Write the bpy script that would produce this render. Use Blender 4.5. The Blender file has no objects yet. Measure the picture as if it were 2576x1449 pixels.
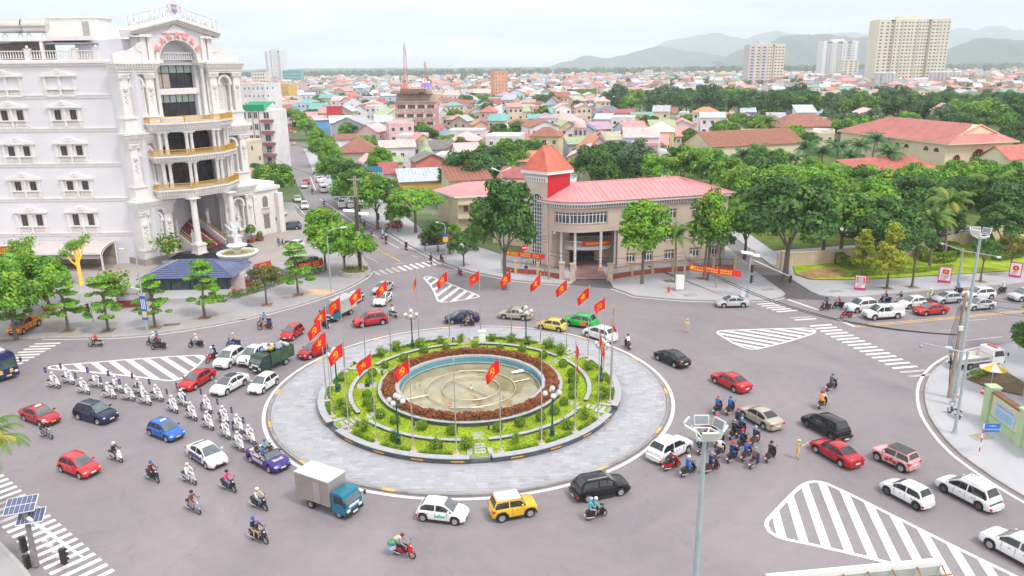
import bpy,math,random
from math import cos,sin,pi,hypot,atan2,sqrt
from mathutils import Vector,Matrix
random .seed(7)
R=math .radians
sc=bpy .context .scene
col=sc .collection
FPX,cO,dZ,HC=1912.62,.28315,-.01133,31.7
b7=bpy .data .cameras .new('camera')
b7 .sensor_width=36.
b7 .lens=36.*FPX/2576.
b7 .clip_start=1.
b7 .clip_end=30000.
cam=bpy .data .objects .new('camera',b7)
col .objects .link(cam)
FW=Vector((0,math .cos(cO),-math .sin(cO)))
_u=Vector((0,math .sin(cO),math .cos(cO)))
_r=Vector((1,0,0))
RT=math .cos(dZ)*_r+math .sin(dZ)*_u
UP=-math .sin(dZ)*_r+math .cos(dZ)*_u
dW=Vector((0,0,HC))
m=Matrix((RT,UP,-FW)).transposed().to_4x4()
m .translation=dW
cam .matrix_world=m
sc .camera=cam
def ray(x,y):
 return(x-1288)/FPX*RT-(y-724.5)/FPX*UP+FW
def g(x,y,z=.0):
 d=ray(x,y)
 return dW+d*((z-HC)/d .z)
def n(x,y,z=.0):
 return g(x*.65331,y*.65331,z)
def at(x,y,Y):
 d=ray(x,y)
 return dW+d*(Y/d .y)
bZ,cj=R(56),R(128)
sd=Vector((math .sin(cj)*math .cos(bZ),math .cos(cj)*math .cos(bZ),math .sin(bZ)))
du=bpy .data .worlds .new('World')
sc .world=du
du .use_nodes=True
nt=du .node_tree
nt .nodes .clear()
def nd(t,ty,**kw):
 o=t .nodes .new(ty)
 for k,v in kw .items():
  if k=='i':
   for a,b in v .items():
    o .inputs[a].default_value=b
  else:
   setattr(o,k,v)
 return o
out=nd(nt,'ShaderNodeOutputWorld')
bg=nd(nt,'ShaderNodeBackground',i={'Strength':.14})
sky=nd(nt,'ShaderNodeTexSky',sky_type='NISHITA')
sky .sun_disc=False
sky .sun_elevation=bZ
sky .sun_rotation=cj
sky .air_density=1.
sky .dust_density=3.
tc=nd(nt,'ShaderNodeTexCoord')
sep=nd(nt,'ShaderNodeSeparateXYZ')
nt .links .new(tc .outputs['Generated'],sep .inputs[0])
zz=nd(nt,'ShaderNodeMath',operation='ADD',i={1:.12})
nt .links .new(sep .outputs['Z'],zz .inputs[0])
zm=nd(nt,'ShaderNodeMath',operation='MAXIMUM',i={1:.02})
nt .links .new(zz .outputs[0],zm .inputs[0])
dx=nd(nt,'ShaderNodeMath',operation='DIVIDE')
dy=nd(nt,'ShaderNodeMath',operation='DIVIDE')
for a,b in((dx,'X'),(dy,'Y')):
 nt .links .new(sep .outputs[b],a .inputs[0])
 nt .links .new(zm .outputs[0],a .inputs[1])
cmb=nd(nt,'ShaderNodeCombineXYZ')
nt .links .new(dx .outputs[0],cmb .inputs[0])
nt .links .new(dy .outputs[0],cmb .inputs[1])
cmb .inputs[2].default_value=4.3
nz=nd(nt,'ShaderNodeTexNoise',i={'Scale':.9,'Detail':7.,'Roughness':.55})
nt .links .new(cmb .outputs[0],nz .inputs['Vector'])
cr=nd(nt,'ShaderNodeValToRGB')
cr .color_ramp .elements[0].position=.40
cr .color_ramp .elements[0].color=(6.3,6.35,6.6,1)
cr .color_ramp .elements[1].position=.60
cr .color_ramp .elements[1].color=(10.8,10.5,10.2,1)
nt .links .new(nz .outputs['Fac'],cr .inputs[0])
mx=nd(nt,'ShaderNodeMixRGB',i={0:.86})
nt .links .new(sky .outputs[0],mx .inputs[1])
nt .links .new(cr .outputs[0],mx .inputs[2])
nt .links .new(mx .outputs[0],bg .inputs['Color'])
nt .links .new(bg .outputs[0],out .inputs[0])
cZ=bpy .data .lights .new('sun','SUN')
cZ .energy=2.
cZ .angle=R(14)
cZ .color=(1.,.95,.88)
sun=bpy .data .objects .new('sun',cZ)
col .objects .link(sun)
sun .rotation_euler=sd .to_track_quat('Z','Y').to_euler()
vs=sc .view_settings
vs .view_transform='Standard'
vs .look='None'
vs .gamma=1.
vs .use_curve_mapping=False
vs .exposure=.42
cy=sc .cycles
cy .use_denoising=True
cy .max_bounces=6
cy .diffuse_bounces=3
cy .glossy_bounces=3
cy .transmission_bounces=4
cy .transparent_max_bounces=8
cy .volume_bounces=2
cy .sample_clamp_indirect=6.
cy .caustics_reflective=False
cy .caustics_refractive=False
MATS={}
def M(name,c=None,dh=.6,var=.10,scale=1.5,metal=.0,bump=.0,bscale=None,emit=None,trans=.0,coat=.0,cH=.0,spec=.5,alpha=1.):
 if name in MATS:
  return MATS[name]
 mt=bpy .data .materials .new(name)
 MATS[name]=mt
 mt .use_nodes=True
 t=mt .node_tree
 p=t .nodes['Principled BSDF']
 p .inputs['Roughness'].default_value=dh
 p .inputs['Metallic'].default_value=metal
 p .inputs['Specular IOR Level'].default_value=spec
 if coat:
  p .inputs['Coat Weight'].default_value=coat
  p .inputs['Coat Roughness'].default_value=.06
 if alpha<1:
  p .inputs['Alpha'].default_value=alpha
 c=tuple(c)
 p .inputs['Base Color'].default_value=c+(1,)
 mt .diffuse_color=c+(1,)
 last=None
 if var>0:
  geo=t .nodes .new('ShaderNodeNewGeometry')
  no=t .nodes .new('ShaderNodeTexNoise')
  no .inputs['Scale'].default_value=scale
  no .inputs['Detail'].default_value=4
  t .links .new(geo .outputs['Position'],no .inputs['Vector'])
  mr=t .nodes .new('ShaderNodeMapRange')
  mr .inputs[1].default_value=.3
  mr .inputs[2].default_value=.7
  mr .inputs[3].default_value=1-var
  mr .inputs[4].default_value=1+var
  t .links .new(no .outputs['Fac'],mr .inputs[0])
  val=mr .outputs[0]
  if cH>0:
   m2=t .nodes .new('ShaderNodeMapRange')
   m2 .inputs[3].default_value=1-cH
   m2 .inputs[4].default_value=1+cH
   t .links .new(geo .outputs['Random Per Island'],m2 .inputs[0])
   mu=t .nodes .new('ShaderNodeMath')
   mu .operation='MULTIPLY'
   t .links .new(val,mu .inputs[0])
   t .links .new(m2 .outputs[0],mu .inputs[1])
   val=mu .outputs[0]
  mc=t .nodes .new('ShaderNodeVectorMath')
  mc .operation='SCALE'
  mc .inputs[0].default_value=c
  t .links .new(val,mc .inputs['Scale'])
  t .links .new(mc .outputs[0],p .inputs['Base Color'])
 if bump>0:
  geo2=t .nodes .new('ShaderNodeNewGeometry')
  n2=t .nodes .new('ShaderNodeTexNoise')
  n2 .inputs['Scale'].default_value=bscale or scale*8
  n2 .inputs['Detail'].default_value=3
  t .links .new(geo2 .outputs['Position'],n2 .inputs['Vector'])
  b=t .nodes .new('ShaderNodeBump')
  b .inputs['Strength'].default_value=bump
  b .inputs['Distance'].default_value=.05
  t .links .new(n2 .outputs['Fac'],b .inputs['Height'])
  t .links .new(b .outputs[0],p .inputs['Normal'])
 if emit:
  p .inputs['Emission Color'].default_value=c+(1,)
  p .inputs['Emission Strength'].default_value=emit
 if trans>0:
  tr=t .nodes .new('ShaderNodeBsdfTranslucent')
  if var>0:
   t .links .new(mc .outputs[0],tr .inputs[0])
  else:
   tr .inputs[0].default_value=c+(1,)
  mxs=t .nodes .new('ShaderNodeMixShader')
  mxs .inputs[0].default_value=trans
  t .links .new(p .outputs[0],mxs .inputs[1])
  t .links .new(tr .outputs[0],mxs .inputs[2])
  t .links .new(mxs .outputs[0],t .nodes['Material Output'].inputs[0])
 return mt
class MB:
 def __init__(s):
  s .v,s .f,s .m,s .k=[],[],[],0
 def mat(s,k):
  s .k=k
  return s
 def add(s,vs,fs):
  b=len(s .v)
  s .v+=[tuple(p)for p in vs]
  s .f+=[tuple(i+b for i in q)for q in fs]
  s .m+=[s .k]*len(fs)
  return s
 def box(s,x,y,z,dx,dy,dz,rz=.0):
  c,q=math .cos(rz),math .sin(rz)
  vs=[]
  for zz in(z,z+dz):
   for a,b in((-1,-1),(1,-1),(1,1),(-1,1)):
    u,w=a*dx/2,b*dy/2
    vs .append((x+u*c-w*q,y+u*q+w*c,zz))
  return s .add(vs,[(3,2,1,0),(4,5,6,7),(0,1,5,4),(1,2,6,5),(2,3,7,6),(3,0,4,7)])
 def bx(s,x0,x1,y0,y1,z0,z1):
  return s .box((x0+x1)/2,(y0+y1)/2,z0,abs(x1-x0),abs(y1-y0),z1-z0)
 def prism(s,au,z0,z1,bottom=False):
  k=len(au)
  a=sum(au[i][0]*au[(i+1)%k][1]-au[(i+1)%k][0]*au[i][1]for i in range(k))
  if a<0:
   au=au[::-1]
  vs=[(p[0],p[1],z0)for p in au]+[(p[0],p[1],z1)for p in au]
  fs=[tuple(range(k,2*k))]+[(i,(i+1)%k,k+(i+1)%k,k+i)for i in range(k)]
  if bottom:
   fs .append(tuple(range(k-1,-1,-1)))
  return s .add(vs,fs)
 def xprism(s,au,fn):
  k=len(au)
  vs=[fn(a,b,0)for a,b in au]+[fn(a,b,1)for a,b in au]
  return s .add(vs,[tuple(range(k-1,-1,-1)),tuple(range(k,2*k))]+[(i,(i+1)%k,k+(i+1)%k,k+i)for i in range(k)])
 def tube(s,pts,r,k=6,cap=True):
  pts=[Vector(p)for p in pts]
  rs=r if isinstance(r,(list,tuple))else[r]*len(pts)
  vs=[]
  for i,p in enumerate(pts):
   d=(pts[min(i+1,len(pts)-1)]-pts[max(i-1,0)])
   d=d .normalized()if d .length>1e-9 else Vector((0,0,1))
   a=Vector((0,0,1))if abs(d .z)<.9 else Vector((1,0,0))
   u=d .cross(a).normalized()
   w=d .cross(u).normalized()
   for j in range(k):
    t=2*math .pi*j/k
    vs .append(p+(u*math .cos(t)+w*math .sin(t))*rs[i])
  fs=[]
  for i in range(len(pts)-1):
   for j in range(k):
    fs .append((i*k+j,i*k+(j+1)%k,(i+1)*k+(j+1)%k,(i+1)*k+j))
  if cap:
   fs+=[tuple(range(k)),tuple(range((len(pts)-1)*k+k-1,(len(pts)-1)*k-1,-1))]
  return s .add(vs,fs)
 def lathe(s,bH,k=12,c=(0,0,0),a0=.0,a1=2*math .pi):
  full=abs(a1-a0-2*math .pi)<1e-6
  cnt=k if full else k+1
  vs=[]
  for r,z in bH:
   for j in range(cnt):
    t=a0+(a1-a0)*j/k
    vs .append((c[0]+r*math .cos(t),c[1]+r*math .sin(t),c[2]+z))
  fs=[]
  for i in range(len(bH)-1):
   for j in range(k):
    j2=(j+1)%cnt
    fs .append((i*cnt+j,i*cnt+j2,(i+1)*cnt+j2,(i+1)*cnt+j))
  return s .add(vs,fs)
 def ball(s,c,r,k=8,h=5,sz=1.):
  return s .lathe([(max(r*math .sin(math .pi*i/h),.0005),-r*sz*math .cos(math .pi*i/h))for i in range(h+1)],k,c)
 def ring(s,r0,r1,z0,z1,k=64,c=(0,0),a0=.0,a1=2*math .pi):
  s .lathe([(r1,z0),(r1,z1),(r0,z1),(r0,z0)],k,(c[0],c[1],0),a0,a1)
  if abs(a1-a0)<2*math .pi-1e-6:
   for a in(a0,a1):
    q=[(c[0]+r*math .cos(a),c[1]+r*math .sin(a),z)for r,z in((r0,z0),(r1,z0),(r1,z1),(r0,z1))]
    s .add(q,[(0,1,2,3)])
  return s
 def quad(s,a,b,c,d):
  return s .add([a,b,c,d],[(0,1,2,3)])
 def mesh(s,name,aO,aA=False):
  me=bpy .data .meshes .new(name)
  me .from_pydata(s .v,[],s .f)
  for q in(aO if isinstance(aO,(list,tuple))else[aO]):
   me .materials .append(q)
  if isinstance(aO,(list,tuple))and len(aO)>1:
   me .polygons .foreach_set('material_index',s .m)
  if aA:
   me .polygons .foreach_set('use_smooth',[True]*len(s .f))
   if aA!='all':
    me .set_sharp_from_angle(angle=R(aA if not isinstance(aA,bool)else 40))
  me .update()
  return me
 def obj(s,name,aO,ao=None,aA=False):
  return O(name,s .mesh(name,aO,aA),ao)
def O(name,me,ao=None,loc=None,rz=None,aO=None):
 o=bpy .data .objects .new(name,me)
 col .objects .link(o)
 if ao:
  o .parent=ao
 if loc is not None:
  o .location=loc
 if rz is not None:
  o .rotation_euler=(0,0,rz)
 if aO:
  for i,q in enumerate(aO):
   if q:
    o .material_slots[i].link='OBJECT'
    o .material_slots[i].material=q
 return o
LABELS={}
def tag(o,ae,cat,group=None,al=None):
 o['label']=ae
 o['category']=cat
 if group:
  o['group']=group
 if al:
  o['kind']=al
 return o
def aq(o,al='structure',ae=None,cat=None):
 o['kind']=al
 if ae:
  o['label']=ae
 if cat:
  o['category']=cat
 return o
def ad(name,ae,cat,loc=(0,0,0),rz=.0,group=None):
 o=bpy .data .objects .new(name,None)
 o .empty_display_size=.2
 col .objects .link(o)
 o .location=loc
 o .rotation_euler=(0,0,rz)
 return tag(o,ae,cat,group)
def copy_tree(o,ao=None):
 c=o .copy()
 col .objects .link(c)
 c .parent=ao
 for ch in o .children:
  copy_tree(ch,c)
 return c
ORD=['first','second','third','fourth','fifth','sixth','seventh','eighth','ninth','tenth','eleventh','twelfth','thirteenth','fourteenth','fifteenth','sixteenth','seventeenth','eighteenth','nineteenth','twentieth']
def a4(i):
 if i<20:
  return ORD[i]
 T={20:'twenty',30:'thirty',40:'forty',50:'fifty',60:'sixty',70:'seventy',80:'eighty',90:'ninety'}
 k=i+1
 if k%10==0:
  return{20:'twentieth',30:'thirtieth',40:'fortieth',50:'fiftieth',60:'sixtieth',70:'seventieth',80:'eightieth',90:'ninetieth'}.get(k,str(k)+'th')
 return T .get(k-k%10,str(k-k%10))+'-'+ORD[k%10-1]
def a7(name,ed,size,mat,ao=None,d8=.01,loc=(0,0,0),rot=(R(90),0,0),align='CENTER',sx=1.,font_bold=.0):
 cu=bpy .data .curves .new(name,'FONT')
 cu .body=ed
 cu .size=size
 cu .extrude=d8
 cu .offset=font_bold
 cu .resolution_u=2
 cu .align_x=align
 cu .align_y='CENTER'
 tmp=bpy .data .objects .new(name,cu)
 me=bpy .data .meshes .new_from_object(tmp)
 bpy .data .objects .remove(tmp)
 me .materials .clear()
 me .materials .append(mat)
 o=O(name,me,ao,loc)
 o .rotation_euler=rot
 o .scale=(sx,1,1)
 return o
WHITE=M('white_plaster',(.80,.785,.80),.7,.05,.35)
aE=M('galvanised_steel',(.45,.48,.50),.45,.08,3,metal=.4)
ek=M('stainless_steel',(.62,.60,.56),.3,.05,3,metal=.8)
dl=M('black_plastic',(.02,.02,.022),.5,.05)
d3=M('concrete',(.42,.40,.37),.85,.15,1.2)
GLASS=M('dark_glass',(.03,.035,.045),.08,.0,spec=.8)
RED=M('banner_red',(.78,.03,.03),.6,.05)
YEL=M('banner_yellow',(.85,.55,.03),.6,.05)
af=M('white_print',(.82,.82,.82),.6,.03)
SKIN=M('skin',(.46,.27,.19),.6,.05)
SHOE=M('shoe',(.03,.028,.028),.6,.1)
HAIR=M('black_hair',(.015,.012,.012),.5,.1)
CL={k:M('cloth_'+k .replace(' ','_'),c,.8,.08,6)for k,c in{'white':(.78,.78,.80),'black':(.02,.02,.024),'navy':(.02,.03,.10),'blue':(.03,.12,.42),'sky':(.30,.46,.68),'red':(.60,.03,.04),'pink':(.75,.06,.22),'cream':(.68,.62,.45),'khaki':(.66,.50,.26),'brown':(.16,.09,.07),'grey':(.30,.30,.32),'maroon':(.16,.03,.04),'orange':(.80,.36,.05),'teal':(.10,.42,.50),'yellow':(.78,.52,.04),'jeans':(.12,.22,.40),'tan':(.48,.34,.22),'green':(.10,.28,.14),'purple':(.25,.18,.42)}.items()}
def human(name,J,E,rad):
 me=bpy .data .meshes .new(name)
 ks=list(J)
 idx={k:i for i,k in enumerate(ks)}
 me .from_pydata([J[k]for k in ks],[(idx[a],idx[b])for a,b in E],[])
 ob=bpy .data .objects .new(name,me)
 col .objects .link(ob)
 sk=ob .modifiers .new('skin','SKIN')
 sk .use_smooth_shade=True
 if not me .skin_vertices:
  bpy .context .view_layer .objects .active=ob
 for i,k in enumerate(ks):
  r_=rad[k]
  v=me .skin_vertices[0].data[i]if me .skin_vertices else None
  if v:
   v .radius=r_ if isinstance(r_,tuple)else(r_,r_)
   v .use_root=(k=='pelvis')
 ss=ob .modifiers .new('sub','SUBSURF')
 ss .levels=1
 dg=bpy .context .evaluated_depsgraph_get()
 out_=bpy .data .meshes .new_from_object(ob .evaluated_get(dg))
 bpy .data .objects .remove(ob)
 return out_
def zones(me,cA):
 for p in me .polygons:
  c=p .center
  best,bi=1e9,0
  for a,b,r_,sl in cA:
   d=b-a
   t=max(0,min(1,(c-a).dot(d)/max(1e-9,d .length_squared)))
   q=(c-(a+d*t)).length-r_
   if q<best:
    best,bi=q,sl
  p .material_index=bi
  p .use_smooth=True
di=[('pelvis','spine'),('spine','chest'),('chest','neck'),('neck','jaw'),('jaw','head'),('head','crown')]
for s in 'lr':
 di+=[('chest','sh'+s),('sh'+s,'el'+s),('el'+s,'wr'+s),('wr'+s,'ha'+s),('pelvis','hi'+s),('hi'+s,'kn'+s),('kn'+s,'an'+s),('an'+s,'to'+s)]
RAD={'pelvis':(.155,.12),'spine':(.135,.105),'chest':(.165,.115),'neck':.055,'jaw':.072,'head':.098,'crown':.062}
for s in 'lr':
 RAD .update({'sh'+s:.068,'el'+s:.046,'wr'+s:.034,'ha'+s:.042,'hi'+s:.098,'kn'+s:.064,'an'+s:.045,'to'+s:.042})
def pose(name,J):
 me=human(name,J,di,RAD)
 J={k:Vector(v)for k,v in J .items()}
 cA=[]
 for a,b in di:
  if b in('jaw','head','crown')or a=='jaw':
   sl=0
  elif b[:2]in('ha',):
   sl=0
  elif b[:2]=='wr':
   sl=1
  elif b[:2]in('kn','an','hi'):
   sl=2
  elif b[:2]=='to':
   sl=3
  else:
   sl=1
  cA .append((J[a],J[b],RAD[b]if not isinstance(RAD[b],tuple)else RAD[b][0]*.8,sl))
 zones(me,cA)
 import bmesh
 bm=bmesh .new()
 bm .from_mesh(me)
 ex=MB()
 for s,sg in(('l',1),('r',-1)):
  h,w_=J['ha'+s],J['wr'+s]
  d=(h-w_).normalized()
  sd_=d .cross(Vector((0,0,1)))
  sd_=sd_ .normalized()if sd_ .length>.1 else Vector((0,1,0))
  dn=d .cross(sd_).normalized()
  for i,ln in enumerate((.055,.065,.06,.048)):
   b=h+sd_*(-.03+.02*i)+d*.02
   m1=b+d*ln*.6+dn*.01
   ex .tube([b,m1,m1+d*ln*.35-Vector((0,0,.025))],[.011,.0095,.008],5)
  b=h+sd_*.035*sg-d*.02
  ex .tube([b,b+sd_*.03*sg+d*.03,b+sd_*.03*sg+d*.055],[.012,.011,.009],5)
 hd,jw=J['head'],J['jaw']
 f_=Vector((1,0,0))
 ex .tube([hd+f_*.09+Vector((0,0,.005)),hd+f_*.115-Vector((0,0,.035)),hd+f_*.09-Vector((0,0,.04))],[.008,.016,.012],5)
 for s in(-1,1):
  ex .ball((hd .x-.005,hd .y+s*.098,hd .z-.01),.03,6,4,1.3)
 me2=ex .mesh('x',SKIN)
 b0=len(bm .faces)
 bm .from_mesh(me2)
 bm .to_mesh(me)
 bm .free()
 ids=[p .material_index for p in me .polygons]
 me .materials .clear()
 for q in(SKIN,CL['white'],CL['black'],SHOE):
  me .materials .append(q)
 me .polygons .foreach_set('material_index',ids)
 me .update()
 return me,J
RJ={'pelvis':(-.22,0,.90),'spine':(-.20,0,1.10),'chest':(-.14,0,1.31),'neck':(-.08,0,1.47),'jaw':(-.04,0,1.56),'head':(-.05,0,1.64),'crown':(-.07,0,1.70)}
PJ={'pelvis':(-.58,0,.97),'spine':(-.56,0,1.17),'chest':(-.51,0,1.38),'neck':(-.47,0,1.54),'jaw':(-.43,0,1.63),'head':(-.44,0,1.71),'crown':(-.46,0,1.77)}
SJ={'pelvis':(0,0,.92),'spine':(.0,0,1.12),'chest':(.01,0,1.33),'neck':(.02,0,1.49),'jaw':(.05,0,1.57),'head':(.035,0,1.64),'crown':(.015,0,1.71)}
CJ={'pelvis':(-.12,0,.18),'spine':(-.16,0,.38),'chest':(-.17,0,.58),'neck':(-.13,0,.74),'jaw':(-.09,0,.83),'head':(-.10,0,.91),'crown':(-.12,0,.97)}
GJ=dict(SJ)
for s,sg in(('l',1),('r',-1)):
 RJ .update({'sh'+s:(-.13,sg*.19,1.38),'el'+s:(.08,sg*.27,1.17),'wr'+s:(.30,sg*.27,1.07),'ha'+s:(.38,sg*.27,1.05),'hi'+s:(-.18,sg*.11,.87),'kn'+s:(.20,sg*.17,.84),'an'+s:(.14,sg*.16,.40),'to'+s:(.28,sg*.18,.35)})
 PJ .update({'sh'+s:(-.50,sg*.18,1.45),'el'+s:(-.40,sg*.25,1.22),'wr'+s:(-.24,sg*.2,1.12),'ha'+s:(-.16,sg*.16,1.12),'hi'+s:(-.54,sg*.12,.94),'kn'+s:(-.16,sg*.24,.86),'an'+s:(-.22,sg*.24,.46),'to'+s:(-.08,sg*.26,.41)})
 SJ .update({'sh'+s:(.01,sg*.19,1.41),'el'+s:(-.02,sg*.26,1.14),'wr'+s:(.06,sg*.27,.90),'ha'+s:(.08,sg*.27,.82),'hi'+s:(0,sg*.1,.88),'kn'+s:(.02*sg+.01,sg*.11,.49),'an'+s:(.03*sg-.02,sg*.12,.085),'to'+s:(.03*sg+.12,sg*.14,.045)})
 CJ .update({'sh'+s:(-.16,sg*.18,.66),'el'+s:(.02,sg*.24,.46),'wr'+s:(.2,sg*.18,.42),'ha'+s:(.27,sg*.16,.44),'hi'+s:(-.06,sg*.1,.17),'kn'+s:(.34,sg*.13,.22),'an'+s:(.55,sg*.13,-.05),'to'+s:(.68,sg*.14,-.02)})
 GJ .update({k:SJ[k]for k in SJ if k .endswith(s)and len(k)==3})
GJ .update({'elr':(.22,-.25,1.30),'wrr':(.46,-.2,1.36),'har':(.54,-.19,1.38),'ell':(.12,.25,1.16),'wrl':(.26,.14,1.08),'hal':(.33,.1,1.08)})
POSE={k:pose('body',j)for k,j in(('rider',RJ),('pillion',PJ),('stand',SJ),('officer',GJ),('sit',CJ))}
def bC():
 mt=M('town_ground',(.20,.19,.15),.95,.0)
 t=mt .node_tree
 p=t .nodes['Principled BSDF']
 geo=t .nodes .new('ShaderNodeNewGeometry')
 no=nd(t,'ShaderNodeTexNoise',i={'Scale':.02,'Detail':8.,'Roughness':.7})
 t .links .new(geo .outputs['Position'],no .inputs['Vector'])
 r=nd(t,'ShaderNodeValToRGB')
 e=r .color_ramp .elements
 e[0].position,e[0].color=.40,(.055,.105,.03,1)
 e[1].position,e[1].color=.62,(.25,.235,.21,1)
 e .new(.52).color=(.10,.14,.05,1)
 t .links .new(no .outputs['Fac'],r .inputs[0])
 t .links .new(r .outputs[0],p .inputs['Base Color'])
 return mt
def ca(name,c,cD):
 mt=M(name,c,.82,.0,spec=.35)
 t=mt .node_tree
 p=t .nodes['Principled BSDF']
 geo=t .nodes .new('ShaderNodeNewGeometry')
 a=nd(t,'ShaderNodeTexNoise',i={'Scale':.07,'Detail':5.,'Roughness':.6,'Distortion':.8})
 b=nd(t,'ShaderNodeTexNoise',i={'Scale':.9,'Detail':6.,'Roughness':.7})
 d=nd(t,'ShaderNodeTexNoise',i={'Scale':18.,'Detail':2.})
 sub=nd(t,'ShaderNodeVectorMath',operation='SUBTRACT')
 sub .inputs[1].default_value=(-4.3,71.5,0)
 t .links .new(geo .outputs['Position'],sub .inputs[0])
 ln=nd(t,'ShaderNodeVectorMath',operation='LENGTH')
 t .links .new(sub .outputs[0],ln .inputs[0])
 sw=nd(t,'ShaderNodeTexNoise',noise_dimensions='1D',i={'Scale':.55,'Detail':3.})
 t .links .new(ln .outputs['Value'],sw .inputs['W'])
 vo=nd(t,'ShaderNodeTexVoronoi',feature='DISTANCE_TO_EDGE',i={'Scale':.075,'Randomness':1.})
 dist=nd(t,'ShaderNodeVectorMath',operation='ADD')
 sc_=nd(t,'ShaderNodeVectorMath',operation='SCALE')
 sc_ .inputs['Scale'].default_value=2.6
 t .links .new(b .outputs['Color'],sc_ .inputs[0])
 t .links .new(geo .outputs['Position'],dist .inputs[0])
 t .links .new(sc_ .outputs[0],dist .inputs[1])
 t .links .new(dist .outputs[0],vo .inputs['Vector'])
 ck=nd(t,'ShaderNodeMapRange',i={1:.0,2:.004,3:.80,4:1.})
 t .links .new(vo .outputs['Distance'],ck .inputs[0])
 for q in(a,b,d):
  t .links .new(geo .outputs['Position'],q .inputs['Vector'])
 val=None
 for q,lo,hi,amt in((a,.35,.65,cD),(b,.3,.7,cD*.55),(d,.3,.7,.06),(sw,.3,.7,cD*.22)):
  mr=nd(t,'ShaderNodeMapRange',i={1:lo,2:hi,3:1-amt,4:1+amt})
  t .links .new(q .outputs[0],mr .inputs[0])
  if val is None:
   val=mr .outputs[0]
  else:
   mu=nd(t,'ShaderNodeMath',operation='MULTIPLY')
   t .links .new(val,mu .inputs[0])
   t .links .new(mr .outputs[0],mu .inputs[1])
   val=mu .outputs[0]
 mu=nd(t,'ShaderNodeMath',operation='MULTIPLY')
 t .links .new(val,mu .inputs[0])
 t .links .new(ck .outputs[0],mu .inputs[1])
 s=nd(t,'ShaderNodeVectorMath',operation='SCALE')
 s .inputs[0].default_value=c
 t .links .new(mu .outputs[0],s .inputs['Scale'])
 t .links .new(s .outputs[0],p .inputs['Base Color'])
 return mt
ASPH=ca('asphalt',(.245,.220,.236),.10)
dD=ca('fresh_asphalt',(.115,.105,.115),.10)
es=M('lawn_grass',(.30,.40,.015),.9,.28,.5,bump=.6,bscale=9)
PAVE=M('pavement_stone',(.36,.345,.36),.75,.10,.25,bump=.2,bscale=6)
cK=M('pale_granite_paving',(.42,.42,.455),.7,.08,.2,bump=.15,bscale=6)
eo=M('forecourt_stone',(.36,.32,.30),.8,.10,.25)
KERB=M('kerb_stone',(.42,.40,.39),.8,.15,1.)
SOIL=M('bare_soil',(.24,.16,.08),.95,.25,2.)
SAND=M('sand_patch',(.62,.44,.28),.95,.15,2.)
aQ=M('road_paint',(.74,.71,.70),.6,.10,1.1)
aB=M('worn_road_paint',(.46,.42,.41),.7,.22,1.4)
aW=M('yellow_road_paint',(.72,.43,.10),.6,.15,1.3)
gm=MB()
gm .add([(-16000,-3000,-.25),(16000,-3000,-.25),(16000,22000,-.25),(-16000,22000,-.25)],[(0,1,2,3)])
ground=aq(gm .obj('ground',bC()))
def P2(lst):
 return[tuple(g(*p))[:2]for p in lst]
STL=P2([(731,492),(724,401),(703,304)])
STR=P2([(730,304),(775,401),(792,447),(830,485),(875,521),(911,551),(981,587),(1033,619),(1114,659)])
rd=MB()
rd .add([(-230,20,0),(230,20,0),(230,175,0),(-230,175,0)],[(0,1,2,3)])
rd .add([(STL[0][0]-9,175,0),(STR[4][0]+22,175,0),(STR[0][0]+4,470,0),(STL[2][0]-4,470,0)],[(0,1,2,3)])
road=aq(rd .obj('road',ASPH))
def aF(pts,it=1):
 for _ in range(it):
  q=[]
  for a,b in zip(pts,pts[1:]):
   q .append((a[0]*.75+b[0]*.25,a[1]*.75+b[1]*.25))
   q .append((a[0]*.25+b[0]*.75,a[1]*.25+b[1]*.75))
  pts=[pts[0]]+q+[pts[-1]]
 return pts
def bw(pts,d):
 o=[]
 for i,p in enumerate(pts):
  a=Vector(pts[max(i-1,0)])
  b=Vector(pts[min(i+1,len(pts)-1)])
  t=(b-a).normalized()
  o .append((p[0]-t .y*d,p[1]+t .x*d))
 return o
def strip(pts,w0,w1,z):
 a,b=bw(pts,w0),bw(pts,w1)
 mb=MB()
 k=len(pts)
 mb .add([(p[0],p[1],z)for p in a]+[(p[0],p[1],z)for p in b],[(i,i+1,k+i+1,k+i)for i in range(k-1)])
 return mb
def inpoly(x,y,au):
 c=False
 j=len(au)-1
 for i in range(len(au)):
  xi,yi=au[i]
  xj,yj=au[j]
  if(yi>y)!=(yj>y)and x<(xj-xi)*(y-yi)/(yj-yi)+xi:
   c=not c
  j=i
 return c
ct=aF([(-230,86),(-90,88.2)]+P2([(0,853),(150,850),(330,848),(500,825),(650,795),(760,765),(850,735),(905,707),(928,690),(929,672),(905,645)])+[(-37,146),(-46,163)],1)
df=ct+STL+[(-230,STL[-1][1]),(-230,86)]
dC=STR[::1]+P2([(1160,676),(1200,686),(1300,706),(1400,715),(1432,716),(1448,703)])
cJ=P2([(1532,703),(1545,725),(1600,745),(1720,755),(1850,758),(1930,755),(1965,748),(1973,741),(1965,733),(1900,686)])+[(38.9,126),(39.,470)]
dk=dC+cJ+[(STR[0][0],470)]
dT=[(42.4,470),(42.5,126)]+P2([(1962,684),(2040,734),(2062,744),(2100,748),(2150,748),(2300,735),(2576,712)])+[(120,118.2),(230,142)]
c8=dT+[(230,470)]
cd=[(230,122)]+[(90,91)]+P2([(2576,860),(2458,882),(2407,897),(2370,918),(2343,945),(2328,980),(2331,1020),(2345,1060),(2400,1130),(2480,1190),(2576,1250)])+[(41,44),(46,34),(54,20)]
cd=aF(cd,1)
dQ=cd+[(230,20)]
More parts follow.
